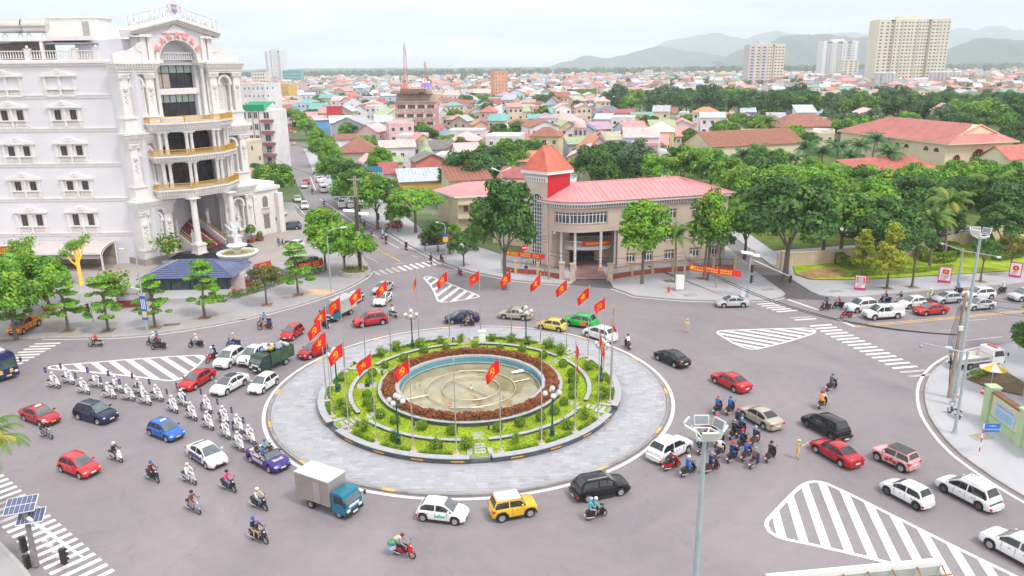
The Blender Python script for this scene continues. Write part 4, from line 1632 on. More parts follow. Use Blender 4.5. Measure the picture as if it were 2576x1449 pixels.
stt .lathe([(.45,0),(.45,.2),(.34,.3),(.34,1.3),(.46,1.42),(.46,1.55),(.3,1.56),(.26,1.9),(.3,2.4),(.24,2.85),(.3,3.2),(.24,3.42),(.09,3.5),(.13,3.62),(.15,3.78),(.1,3.95),(.01,3.98)],10)
stt .tube([(-.24,0,3.35),(-.42,-.1,3.),(-.2,-.28,2.8)],[.09,.08,.06],6).tube([(.24,0,3.35),(.4,-.05,3.65),(.3,-.1,3.95)],[.09,.08,.06],6)
SMESH=stt .mesh('figure',ah,True)
dN=['white statue on pedestal left of the red hotel stairs, lowest one','white statue on pedestal halfway up the red hotel stairs, left side','white statue at the top left of the red hotel stairs','white statue on pedestal right of the red hotel stairs, lowest one','white statue on pedestal halfway up the red hotel stairs, right side','white statue at the top right of the red hotel stairs']
for i,(s,y,z)in enumerate(((7.5,-3.,1.1),(7.4,1.2,2.9),(7.4,5.2,4.9),(15.,-2.6,1.1),(14.4,2.,3.3),(14.4,6.,5.3))):
 w=PA+Matrix .Rotation(PU,3,'Z')@Vector((s,y,z))
 t=ad('statue',dN[i],'statue',w,PU,'statues along the hotel stairs')
 O('figure',SMESH,t)
mb=MB()
mb .bx(24.2,31.,2.,14,0,8.8).bx(23.9,31.3,1.6,14.4,8.8,9.4).bx(24.5,30.7,2.5,13.5,9.4,10.2)
ax=pv(mb,'annex',ah)
mb=MB()
mb .xprism(aK(27.6,5.2,1.3,7.,8),lambda a,b,t:(a,(1.97,2.01)[t],b))
mb .bx(26.9,28.3,1.95,2.01,1.2,4.)
mb .obj('opening',M('annex_shade',(.22,.2,.19),.8,.2),ax)
aM((26.6,1.85,0),(28.6,1.85,0),4.5,pal,PU,.28,.8)
mb=MB()
mb .bx(24.,25.2,.9,2.,0,8.).bx(29.9,31.2,.9,2.,0,8.)
mb .obj('pilaster',ah,ax)
c5=M('office_tile_wall',(.60,.49,.42),.7,.06,.5)
aY=M('office_white_trim',(.78,.76,.78),.65,.05,.8)
bT=M('office_peach_trim',(.62,.36,.26),.7,.08)
bM=M('pink_metal_roof',(.66,.27,.28),.5,.10,.35,spec=.4)
REDR=M('red_metal_wall',(.55,.015,.03),.5,.08,.6)
dF=M('red_roof_tile',(.62,.15,.10),.65,.16,.8)
UPVC=M('white_window_frame',(.80,.80,.82),.4,.02)
WGL=M('window_glass',(.07,.085,.11),.08,.25,.9,spec=.9)
def cum(pts):
 L=[.0]
 for a,b in zip(pts,pts[1:]):
  L .append(L[-1]+math .hypot(b[0]-a[0],b[1]-a[1]))
 return L
class bv:
 def __init__(s,pts):
  s .p,s .L=pts,cum(pts)
 def at(s,t,off=.0):
  t=max(.0,min(s .L[-1],t))
  for i in range(len(s .p)-1):
   if t<=s .L[i+1]+1e-9:
    break
  a,b=Vector(s .p[i]),Vector(s .p[i+1])
  d=(b-a)
  k=(t-s .L[i])/max(1e-9,s .L[i+1]-s .L[i])
  dn=d .normalized()
  q=a+d*k
  return(q .x-dn .y*off,q .y+dn .x*off)
 def s_of_x(s,x):
  for i in range(len(s .p)-1):
   if s .p[i][0]<=x<=s .p[i+1][0]:
    return s .L[i]+(s .L[i+1]-s .L[i])*(x-s .p[i][0])/(s .p[i+1][0]-s .p[i][0])
  return s .L[-1]
 def wall(s,mb,s0,s1,z0,z1,ops=(),off=.0,av=.25):
  xs=sorted(set([s0,s1]+[v for o in ops for v in o[:2]]+[l for l in s .L if s0<l<s1]))
  zs=sorted(set([z0,z1]+[v for o in ops for v in o[2:]]))
  P=lambda t,o,z:s .at(t,o)+(z,)
  for a,b in zip(xs,xs[1:]):
   for c,d in zip(zs,zs[1:]):
    m_,mz=(a+b)/2,(c+d)/2
    hit=[o for o in ops if o[0]<m_<o[1]and o[2]<mz<o[3]]
    if not hit:
     mb .quad(P(a,off,c),P(b,off,c),P(b,off,d),P(a,off,d))
    else:
     e=off+av
     if c==hit[0][2]:
      mb .quad(P(a,off,c),P(a,e,c),P(b,e,c),P(b,off,c))
     if d==hit[0][3]:
      mb .quad(P(a,off,d),P(b,off,d),P(b,e,d),P(a,e,d))
  for o in ops:
   for t in o[:2]:
    mb .quad(P(t,off,o[2]),P(t,off,o[3]),P(t,off+av,o[3]),P(t,off+av,o[2]))
 def band(s,mb,s0,s1,z0,z1,o0,o1):
  xs=sorted(set([s0,s1]+[l for l in s .L if s0<l<s1]))
  k=len(xs)
  vs_=[]
  for z in(z0,z1):
   for o in(o0,o1):
    vs_+=[s .at(t,o)+(z,)for t in xs]
  fs_=[]
  for i in range(k-1):
   fs_+=[(i,i+1,2*k+i+1,2*k+i),(k+i+1,k+i,3*k+i,3*k+i+1),(2*k+i,2*k+i+1,3*k+i+1,3*k+i),(i+1,i,k+i,k+i+1)]
  fs_+=[(0,2*k,3*k,k),(k-1,2*k-1,4*k-1,3*k-1)]
  mb .add(vs_,fs_)
of0=Vector((10,122,.13))
off_=ad('office_building','beige three storey office with curved front, pink roof and red tower','building',of0)
def ofp(mb,name,mat,ao=None,aA=False):
 mb .v=[(a-of0 .x,b-of0 .y,c-of0 .z)for a,b,c in mb .v]
 return mb .obj(name,mat,ao or off_,aA)
bB=[(4.6,122.)]+aF([(5.,120.6),(6.2,119.),(8.6,117.45),(11.6,117.2),(15.4,118.4)],2)+[(35.9,124.6)]
FC=bv(bB)
SX=FC .s_of_x
sc0,sc1=.0,SX(17.)
bO=FC .L[-1]
def ow(x0,x1,z0,z1):
 return(SX(x0),SX(x1),z0,z1)
aV=ow(6.9,15.2,7.87,9.7)
strW=[(18.6,20.),(21.6,23.),(25.2,26.8),(29.6,31.2),(33.,34.6)]
wins=[ow(a,b,z0,z1)for a,b in strW for z0,z1 in((1.,2.6),(4.2,5.8),(7.75,9.4))]
mb=MB()
FC .wall(mb,0,sc1,6.5,10.4,[aV])
FC .wall(mb,sc1,bO,0,10.4,[w for w in wins if w[0]>sc1])
FC .wall(mb,0,SX(6.4),0,6.5)
e=Vector((35.9,124.6))+10.5*Vector((-.287,.958))
bk=Vector((6.5,131.5))
for a,b in(((35.9,124.6),tuple(e)),(tuple(e),tuple(bk)),(tuple(bk),(4.6,122.))):
 mb .quad((a[0],a[1],0),(b[0],b[1],0),(b[0],b[1],10.4),(a[0],a[1],10.4))
REC=bv([(5.4,124.5),(17.2,124.5)])
sof=[FC .at(t)for t in[i*sc1/14 for i in range(15)]]
mb .add([(p[0],p[1],6.5)for p in sof]+[(17.2,124.5,6.5),(5.4,124.5,6.5)],[tuple(range(16,-1,-1))])
ofp(mb,'wall',c5)
mb=MB()
REC .wall(mb,0,REC .L[-1],0,6.5,[(3.4,8.6,.0,2.95)],0,6)
mb .quad((17.,119.,0),(17.,124.5,0),(17.,124.5,6.5),(17.,119.,6.5))
ofp(mb,'recessed_wall',c5)
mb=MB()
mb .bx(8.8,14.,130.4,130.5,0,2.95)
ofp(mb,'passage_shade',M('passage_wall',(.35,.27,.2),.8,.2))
mb=MB()
mb .prism([(9.4,112.8),(14.9,112.8),(14.2,130),(8.8,130)],.135,.15)
aq(mb .obj('drive_paving',M('red_drive',(.30,.18,.18),.6,.2,.6)))
mb=MB()
mb .bx(9.2,16.6,124.2,124.4,4.5,6.4)
ofp(mb,'balcony_glazing',WGL)
bV=bv(aF([(7.9,122.5),(9.2,120.6),(12.2,120.),(15.2,120.6),(16.8,122.5)],2))
mb=MB()
bV .band(mb,0,bV .L[-1],3.,3.5,0,.3)
sof=[bV .at(i*bV .L[-1]/12)for i in range(13)]
mb .prism(sof+[(16.8,124.5),(7.9,124.5)],2.96,3.2,True)
bo=ofp(mb,'balcony',aY)
mb=MB()
bV .band(mb,0,bV .L[-1],4.3,4.45,-.05,.2)
ofp(mb,'balcony_rail',aY,bo)
for i in range(44):
 t=(i+.5)/44*bV .L[-1]
 q=bV .at(t,.1)
 O('baluster',BLS,bo,(q[0]-of0 .x,q[1]-of0 .y,3.5-of0 .z)).scale=(.7,.7,.94)
mb=MB()
FB=bV
FB .band(mb,FB .L[-1]*.42,FB .L[-1]*.93,3.7,4.5,-.12,-.09)
bn=ofp(mb,'banner',RED)
mb=MB()
FB .band(mb,FB .L[-1]*.47,FB .L[-1]*.90,3.95,4.22,-.135,-.125)
ofp(mb,'banner_text',YEL,bn)
for x,y in((8.,119.4),(10.1,117.9),(14.2,118.),(16.7,119.6)):
 mb=MB()
 mb .lathe([(.32,.2),(.32,.5),(.22,.6),(.22,6.3),(.3,6.5)],10,(x,y,0))
 cc=ofp(mb,'column',aY,None,True)
 mb=MB()
 mb .box(x,y,.1,.8,.8,.7)
 ofp(mb,'column_base',bT,cc)
def owin(w,nx_,z_t,name='window'):
 s0,s1,z0,z1=w
 mb=MB()
 FC .band(mb,s0,s1,z0,z1,.2,.24)
 o=ofp(mb,name,WGL)
 mb=MB()
 for i in range(nx_+1):
  t=s0+(s1-s0)*i/nx_
  FC .band(mb,max(s0,t-.06),min(s1,t+.06),z0,z1,.1,.19)
 for zz in(z0,z1-.1,z_t):
  FC .band(mb,s0,s1,zz,zz+.1,.11,.188)
 ofp(mb,'window_frame',UPVC,o)
 mb=MB()
 for a,b,c,d in((s0-.12,s0,z0-.12,z1+.12),(s1,s1+.12,z0-.12,z1+.12),(s0,s1,z0-.12,z0),(s0,s1,z1,z1+.12)):
  FC .band(mb,a,b,c,d,-.06,.1)
 ofp(mb,'window_surround',bT,o)
 return o
sw=owin(aV,14,9.2)
mb=MB()
t=aV[0]+(aV[1]-aV[0])*4/14
p0,q0=FC .at(t,.0),FC .at(t+.3,-.55)
mb .quad((p0[0],p0[1],7.95),(q0[0],q0[1],7.95),(q0[0],q0[1],9.15),(p0[0],p0[1],9.15))
ofp(mb,'open_sash',UPVC,sw)
for w in wins:
 if w[0]>sc1:
  owin(w,3,w[2]+(w[3]-w[2])*.68)
for z0,z1 in((1.,2.6),(4.2,5.8),(7.75,9.4)):
 d=Vector((-.287,.958))
 for k in(2.,6.):
  a=Vector((35.95,124.6))+d*k
  b=a+d*1.4
  mb=MB()
  mb .quad((a .x+.02,a .y,z0),(b .x+.02,b .y,z0),(b .x+.02,b .y,z1),(a .x+.02,a .y,z1))
  ofp(mb,'window',WGL)
mb=MB()
FC .band(mb,0,bO,10.36,10.92,-.12,.05)
fz=ofp(mb,'frieze',aY)
mb=MB()
k=int(bO/.42)
for i in range(k):
 t=(i+.3)/k*bO
 FC .band(mb,t,t+.17,10.45,10.82,-.127,-.115)
aq(ofp(mb,'frieze_slots',M('frieze_slot',(.12,.13,.2),.8),fz),'stuff')
for z in(10.28,10.93):
 mb=MB()
 FC .band(mb,0,bO,z,z+.08,-.2,.02)
 ofp(mb,'string_course',bT)
mb=MB()
FC .band(mb,-.0,bO,11.02,11.42,-.8,.3)
ofp(mb,'fascia',aY)
mb=MB()
for z in[7.+.3*i for i in range(2)]:
 FC .band(mb,.1,sc1,z,z+.03,-.012,.0)
ofp(mb,'wall_joint',bT)
RD0,RD1=Vector((9.9,122.6)),Vector((28.3,128.1))
ev=[FC .at(t,-.85)for t in[.0]+[l for l in FC .L if l>0]]
ev[-1]=(36.9,124.)
RZ,EZ=13.6,11.42
mb=MB()
def roofpt(p):
 d=RD1-RD0
 t=max(0,min(1,(Vector(p)-RD0).dot(d)/d .length_squared))
 q=RD0+d*t
 return(q .x,q .y,RZ)
ext=[]
for a,b in zip(ev,ev[1:]):
 L_=math .hypot(b[0]-a[0],b[1]-a[1])
 kk_=max(1,int(L_/.9))
 for i in range(kk_):
  ext .append((a[0]+(b[0]-a[0])*i/kk_,a[1]+(b[1]-a[1])*i/kk_))
ext .append(ev[-1])
e2=Vector((36.9,124.))+12.2*Vector((-.287,.958))
ext2=[ext[-1],tuple(e2)]
bk2=(5.5,132.2)
mb .add([(p[0],p[1],EZ)for p in ext]+[roofpt(p)for p in ext],[(i,i+1,len(ext)+i+1,len(ext)+i)for i in range(len(ext)-1)])
mb .quad((36.9,124.,EZ),(e2 .x,e2 .y,EZ),(RD1 .x,RD1 .y,RZ),(RD1 .x,RD1 .y,RZ))
mb .quad((e2 .x,e2 .y,EZ),(bk2[0],bk2[1],EZ),(RD0 .x,RD0 .y,RZ),(RD1 .x,RD1 .y,RZ))
rf=ofp(mb,'roof',bM)
for i,p in enumerate(ext[::1]):
 q=roofpt(p)
 sm_=MB()
 sm_ .tube([(p[0],p[1],EZ+.02),(q[0],q[1],q[2]+.02)],.035,3,False)
 ofp(sm_,'roof_seam',bM,rf)
sm_=MB()
sm_ .tube([(RD0 .x,RD0 .y,RZ+.03),(RD1 .x,RD1 .y,RZ+.03),(36.9,124.,EZ+.05)],.11,6)
ofp(sm_,'ridge_cap',bM,rf)
mb=MB()
cv=bv([tuple(p)for p in ext])
cv .band(mb,0,cv .L[-1],EZ-.06,EZ+.06,-.06,.02)
ofp(mb,'gutter',M('gutter_brown',(.35,.12,.09),.6,.1),rf)
TL,TF,TR,TB=(2.2,122.3),(5.75,119.2),(9.5,121.9),(6.,125.4)
mb=MB()
mb .prism([TL,TF,TR,TB],0,11.2)
ofp(mb,'tower',c5)
mb=MB()
mb .prism([TL,TF,TB],11.2,15.4)
ofp(mb,'tower_upper',c5)
mb=MB()
ins=lambda p:(p[0]*.99+5.9*.01,p[1]*.99+122.2*.01)
mb .prism([ins(TF),(TR[0]+.02,TR[1]),TB,ins(TL)],11.22,15.38)
ofp(mb,'tower_cladding',REDR)
TC=bv([TL,TF])
mb=MB()
k=14
wc,ww=TC .L[-1]*.56,2.
ai=[(wc-ww/2,.6)]+[(wc-ww/2*math .cos(math .pi*i/k),11.2+ww/2*math .sin(math .pi*i/k))for i in range(k+1)]+[(wc+ww/2,.6)]
vs_=[TC .at(a,-.05)+(b,)for a,b in ai]
mb .add(vs_,[tuple(range(len(vs_)))])
tw_=ofp(mb,'arched_window',WGL)
mb=MB()
for i in range(1,18):
 z=.6+i*.63
 TC .band(mb,wc-ww/2,wc+ww/2,z,z+.06,-.11,-.055)
for i in range(0,5):
 t=wc-ww/2+ww*i/4
 TC .band(mb,t-.04,t+.04,.6,11.2 if i in(0,4)else 11.9,-.115,-.056)
ofp(mb,'window_frame',UPVC,tw_)
for i in range(k):
 pass
mb=MB()
TC .band(mb,.1,TC .L[-1],14.2,14.9,-.1,.02)
f2=ofp(mb,'tower_frieze',aY)
mb=MB()
for i in range(12):
 t=.2+i*(TC .L[-1]-.4)/12
 TC .band(mb,t,t+.16,14.28,14.75,-.107,-.095)
aq(ofp(mb,'frieze_slots',M('frieze_slot',(.12,.13,.2),.8),f2),'stuff')
TCN=Vector((5.9,122.2))
big=[tuple(TCN+(Vector(p)-TCN)*1.17)for p in(TL,TF,TR,TB)]
mb=MB()
mb .prism(big,15.38,15.85,True)
ofp(mb,'tower_cornice',aY)
mb=MB()
zt=19.6
ta,tb_=(5.2,122.,zt),(6.6,122.4,zt)
P3=[p+(15.86,)for p in big]
mb .add([P3[0],P3[1],P3[2],P3[3],ta,tb_],[(0,1,4),(1,5,4),(1,2,5),(2,3,5),(3,0,4),(3,4,5)])
tr_=ofp(mb,'tower_roof',dF)
def cR(A,B,Ca,Cb,cnt,ao,mat,lift=.05):
 A,B,Ca,Cb=Vector(A),Vector(B),Vector(Ca),Vector(Cb)
 nn=(B-A).cross(Ca-A).normalized()
 if nn .z<0:
  nn=-nn
 for i in range(cnt):
  t0,t1=i/cnt,(i+.96)/cnt
  a0,b0=A .lerp(Ca,t0),B .lerp(Cb,t0)
  a1,b1=A .lerp(Ca,t1),B .lerp(Cb,t1)
  k=max(1,int((b0-a0).length/.38))
  for j in range(k):
   u0,u1=(j+.04)/k,(j+.96)/k
   q=[a0 .lerp(b0,u0),a0 .lerp(b0,u1),a1 .lerp(b1,u1),a1 .lerp(b1,u0)]
   m_=MB()
   m_ .add([p+nn*.012 for p in q[2:]]+[p+nn*lift for p in q[:2]]+[q[0]+nn*.0,q[1]+nn*.0],[(2,3,0,1),(4,5,3,2)])
   yield m_
tl_=[]
for m_ in cR(P3[0],P3[1],ta,ta,13,tr_,dF):
 tl_ .append(m_)
for m_ in cR(P3[1],P3[2],ta,tb_,13,tr_,dF):
 tl_ .append(m_)
for m_ in tl_[:300]:
 ofp(m_,'roof_tile',dF,tr_)
for a,b in((P3[0],ta),(P3[1],ta),(P3[1],tb_),(P3[2],tb_),(ta,tb_)):
 if(a,b)==(P3[1],tb_):
  continue
 mb=MB()
 mb .tube([a,b],.1,5)
 ofp(mb,'hip_tile',dF,tr_)
mb=MB()
mb .lathe([(.2,0),(.12,.25),(.22,.4),(.05,.7),(.01,1.)],8,(5.9,122.2,zt))
ofp(mb,'finial',M('finial_ochre',(.6,.35,.15),.6),tr_)
def aircon(loc,rz,ae,grp=None):
 t=ad('air_conditioner',ae,'air conditioner',loc,rz,grp)
 mb=MB()
 mb .box(0,0,0,.85,.35,.6)
 mb .obj('casing',M('aircon_white',(.75,.75,.74),.6,.05),t)
 mb=MB()
 mb .lathe([(.02,.0),(.23,.0),(.25,.02)],12)
 o=mb .obj('fan_grille',M('aircon_grille',(.12,.12,.12),.6),t)
 o .rotation_euler=(R(90),0,0)
 o .location=(-.15,-.19,.3)
aircon((19.6,119.35,9.55),.29,'air conditioner box under the pink roof edge of the office')
BRICK=M('brick_red',(.42,.10,.055),.85,.15,3)
FPOST=M('fence_post_ochre',(.62,.44,.25),.7,.12,1)
FBAR=M('fence_bar',(.16,.12,.10),.6,.1)
fl=[(-1.5,118.6),(.6,117.2),(4.1,115.9),(7.7,113.3)]
fr2=[(15.,112.6),(18.8,114.8),(22.2,115.9),(25.6,116.9),(28.7,117.6),(32.3,117.9),(35.7,117.8)]
def fence(pts,ae):
 t=ad('boundary_fence',ae,'fence',(pts[0][0],pts[0][1],.13))
 bx0=Vector((pts[0][0],pts[0][1],.13))
 def fp(mb,nm,mat,par=None):
  mb .v=[(a-bx0 .x,b-bx0 .y,c-bx0 .z)for a,b,c in mb .v]
  return mb .obj(nm,mat,par or t)
 for a,b in zip(pts,pts[1:]):
  a,b=Vector(a),Vector(b)
  d=b-a
  an=math .atan2(d .y,d .x)
  c=(a+b)/2
  mb=MB()
  mb .box(c .x,c .y,.13,d .length-.45,.25,.62,an)
  fp(mb,'brick_base',BRICK)
  mb=MB()
  mb .box(c .x,c .y,.8,d .length-.4,.05,.06,an).box(c .x,c .y,1.75,d .length-.4,.05,.06,an)
  fp(mb,'rail',FBAR)
  k=int(d .length/.2)
  bm0=MB()
  bm0 .box(0,0,.75,.045,.045,1.15)
  me=bm0 .mesh('bar',FBAR)
  for i in range(1,k):
   q=a .lerp(b,i/k)
   O('bar',me,t,(q .x-bx0 .x,q .y-bx0 .y,-.0),an)
 for p in pts:
  mb=MB()
  mb .box(p[0],p[1],.13,.42,.42,1.9).box(p[0],p[1],2.03,.54,.54,.12)
  fp(mb,'post',FPOST)
fence(fl,'ochre fence with brick base left of the office gate')
fence(fr2,'ochre fence with brick base right of the office gate')
for i,(x,y)in enumerate(((9.3,112.3),(15.,112.),(7.7,113.2))):
 mb=MB()
 mb .box(0,0,0,.75,.75,2.5).box(0,0,2.5,.95,.95,.18).box(0,0,0,.85,.85,.3)
 o=mb .obj('gate_post',M('gate_stone',(.52,.43,.34),.7,.1),None)
 o .location=(x,y,.13)
 tag(o,('stone gate post left of the office drive','stone gate post right of the office drive','outer stone gate post left of the office side gate')[i],'gate post')
dA=M('cream_wall',(.68,.58,.42),.8,.10,.5)
OCHRE=M('ochre_wall',(.66,.42,.12),.8,.1,.6)
ax0=Vector((-10.3,150.5,.14))
an_=ad('annex_house','old cream two storey house with pink hip roof left of the office','building',ax0)
def anp(mb,nm,mat,par=None):
 mb .v=[(a-ax0 .x,b-ax0 .y,c-ax0 .z)for a,b,c in mb .v]
 return mb .obj(nm,mat,par or an_)
A_,B_,C_,D_=(-15.3,157.4),(-10.6,149.6),(1.,152.5),(-2.5,161)
mb=MB()
mb .prism([A_,B_,C_,D_],0,7.)
anp(mb,'wall',dA)
cx_,cy_=-6.5,155.2
out2=[(cx_+(p[0]-cx_)*1.12,cy_+(p[1]-cy_)*1.12)for p in(A_,B_,C_,D_)]
mb=MB()
mb .prism(out2,6.9,7.25,True)
anp(mb,'eaves',aY)
ra_,rb_2=(-9.6,154.6,9.3),(-2.5,156.2,9.3)
mb=MB()
Q=[p+(7.26,)for p in out2]
mb .add(Q+[ra_,rb_2],[(0,1,4),(1,2,5,4),(2,3,5),(3,0,4,5)])
arf=anp(mb,'roof',bM)
for i in range(14):
 a=Vector(Q[1]).lerp(Vector(Q[2]),(i+.5)/14)
 b=Vector(ra_).lerp(Vector(rb_2),(i+.5)/14)
 mb=MB()
 mb .tube([a+Vector((0,0,.02)),b+Vector((0,0,.02))],.04,3,False)
 anp(mb,'roof_seam',bM,arf)
for z in(3.4,6.2):
 mb=MB()
 AC=bv([B_,C_])
 AC .band(mb,0,AC .L[-1],z-.7,z+(.25 if z<4 else .0),-1.1,-.95)
 mb .prism([AC .at(0,-1.1),AC .at(AC .L[-1],-1.1),AC .at(AC .L[-1],0),AC .at(0,0)],z-.72,z-.55,True)
 anp(mb,'balcony',dA)
for t in(1.2,3.4,5.2,8.5):
 mb=MB()
 AC .band(mb,t,t+.9,4.,6.,-.03,.01)
 anp(mb,'window',M('brown_shutter',(.16,.07,.05),.7,.2))
 mb=MB()
 AC .band(mb,t+1.3,t+1.75,3.3,6.,-1.,-.8)
 anp(mb,'pillar',OCHRE)
mb=MB()
mb .prism([(-3.5,139),(4.,134),(8,140),(.5,146)],0,9.)
lw=ad('link_block','cream link block with pink roof between the tower and the annex','building',(1,140,.14))
mb .v=[(a-1,b-140,c)for a,b,c in mb .v]
mb .obj('wall',dA,lw)
mb=MB()
mb .add([(-5.5,-1,9.),(3.2,-7,9.),(8.2,0,9.),(-.4,7,9.),(-.6,.4,11.4),(3.4,-.6,11.4)],[(0,1,5,4),(1,2,5),(2,3,4,5),(3,0,4)])
mb .obj('roof',bM,lw)
mb=MB()
mb .prism([(-5.5,-1),(3.2,-7),(8.2,0),(-.4,7)],8.7,8.99,True)
mb .obj('eaves',aY,lw)
WC={'white':(.74,.73,.75),'cream':(.70,.62,.47),'lavender':(.44,.44,.55),'yellow':(.66,.60,.36),'pinkbrown':(.52,.31,.29),'beige':(.55,.47,.38),'paleblue':(.48,.60,.74),'coral':(.68,.22,.18),'ochre':(.66,.44,.14),'gray':(.40,.39,.37),'peach':(.68,.46,.33),'pink':(.70,.48,.50),'blue':(.16,.38,.68),'salmon':(.74,.36,.23),'bluegray':(.46,.54,.68),'teal':(.05,.36,.42),'vine':(.14,.24,.03),'brick':(.48,.25,.19)}
RCOL={'pinkred':(.62,.28,.27),'red':(.52,.16,.13),'orange':(.60,.25,.15),'brown':(.30,.12,.085),'graytile':(.19,.17,.16),'gray':(.42,.42,.46),'steel':(.48,.52,.62),'teal':(.16,.38,.36),'green':(.36,.44,.26),'slate':(.16,.19,.28),'purple':(.44,.30,.40),'palepink':(.74,.46,.45),'maroon':(.36,.10,.10),'olive':(.42,.42,.30),'white':(.72,.72,.72)}
RNAME={'pinkred':'pink red','red':'red','orange':'orange','brown':'brown','graytile':'dark grey','gray':'grey','steel':'pale steel','teal':'teal','green':'pale green','slate':'slate blue','purple':'purple','palepink':'pale pink','maroon':'maroon','olive':'olive','white':'white'}
ep={'bluegray':'blue grey','paleblue':'pale blue','pinkbrown':'pinkish brown','gray':'bare grey'}
WM={k:M('wall_'+k,c,.8,.10,.35)for k,c in WC .items()}
RM={k:M('roof_'+k,c,.65,.16,.7,bump=.3,bscale=3)for k,c in RCOL .items()}
HWIN=M('house_window',(.07,.08,.11),.15,.3,.5)
HFRM=M('house_window_frame',(.70,.69,.68),.6,.05)
wmb=MB()
wmb .quad((-.5,-.02,0),(.5,-.02,0),(.5,-.02,1),(-.5,-.02,1))
WQ=wmb .mesh('window',HWIN)
wmb=MB()
for a,b,c,d in((-.56,-.48,-.05,1.05),(.48,.56,-.05,1.05),(-.03,.03,0,1),(-.48,.48,-.05,.03),(-.48,.48,.97,1.05)):
 wmb .bx(a,b,-.07,-.001,c,d)
WFQ=wmb .mesh('window_frame',HFRM)
bI=[]
def dd(mb,w,d,ze,rh,al,ov=.5):
 x0,x1,y0,y1=-ov,w+ov,-ov,d+ov
 t=.14
 if al=='gs':
  for z_ in(0,t):
   mb .add([(x0,y0,ze+z_),(x1,y0,ze+z_),(x1,d/2,ze+rh+z_),(x0,d/2,ze+rh+z_),(x1,y1,ze+z_),(x0,y1,ze+z_)],[(0,1,2,3),(3,2,4,5)])
  mb .add([(x0,y0,ze),(x1,y0,ze),(x1,y0,ze+t),(x0,y0,ze+t)],[(0,1,2,3)])
  for x in(x0,x1):
   mb .add([(x,y0,ze),(x,d/2,ze+rh),(x,y1,ze),(x,y1,ze+t),(x,d/2,ze+rh+t),(x,y0,ze+t)],[(0,1,4,5),(1,2,3,4)])
 elif al=='gf':
  for z_ in(0,t):
   mb .add([(x0,y0,ze+z_),(w/2,y0,ze+rh+z_),(w/2,y1,ze+rh+z_),(x0,y1,ze+z_),(x1,y0,ze+z_),(x1,y1,ze+z_)],[(0,1,2,3),(1,4,5,2)])
  mb .add([(x0,y0,ze),(w/2,y0,ze+rh),(x1,y0,ze),(x1,y0,ze+t),(w/2,y0,ze+rh+t),(x0,y0,ze+t)],[(0,1,4,5),(1,2,3,4)])
 elif al=='hip':
  i=min(w,d)*.42
  if w>=d:
   r0,r1=(i,d/2,ze+rh),(w-i,d/2,ze+rh)
   mb .add([(x0,y0,ze),(x1,y0,ze),(x1,y1,ze),(x0,y1,ze),r0,r1],[(0,1,5,4),(1,2,5),(2,3,4,5),(3,0,4)])
  else:
   r0,r1=(w/2,i,ze+rh),(w/2,d-i,ze+rh)
   mb .add([(x0,y0,ze),(x1,y0,ze),(x1,y1,ze),(x0,y1,ze),r0,r1],[(0,1,4),(1,2,5,4),(2,3,5),(3,0,4,5)])
  mb .prism([(x0,y0),(x1,y0),(x1,y1),(x0,y1)],ze-.15,ze-.004,True)
 elif al=='shed':
  for z_ in(0,t):
   mb .add([(x0,y0,ze+z_),(x1,y0,ze+z_),(x1,y1,ze+rh+z_),(x0,y1,ze+rh+z_)],[(0,1,2,3)])
  mb .add([(x0,y0,ze),(x1,y0,ze),(x1,y0,ze+t),(x0,y0,ze+t)],[(0,1,2,3)])
 else:
  mb .bx(.0,w,.0,d,ze,ze+.05)
  for a,b,c,e in((-.1,w+.1,-.1,.12),(-.1,w+.1,d-.12,d+.1),(-.1,.12,.12,d-.12),(w-.12,w+.1,.12,d-.12)):
   mb .bx(a,b,c,e,ze-.1,ze+.7)
def c9(mb,w,d,ze,rh,al):
 mb .bx(0,w,0,d,-.3,ze)
 if al=='gs':
  for x in(.0,w):
   mb .add([(x,0,ze),(x,d,ze),(x,d/2,ze+rh)],[(0,1,2)])
 elif al=='gf':
  for y in(.0,d):
   mb .add([(0,y,ze),(w,y,ze),(w/2,y,ze+rh)],[(0,1,2)])
 elif al=='shed':
  mb .add([(0,0,ze),(0,d,ze),(0,d,ze+rh)],[(0,1,2)])
  mb .add([(w,0,ze),(w,d,ze),(w,d,ze+rh)],[(0,1,2)])
  mb .add([(0,d,ze),(w,d,ze),(w,d,ze+rh),(0,d,ze+rh)],[(0,1,2,3)])
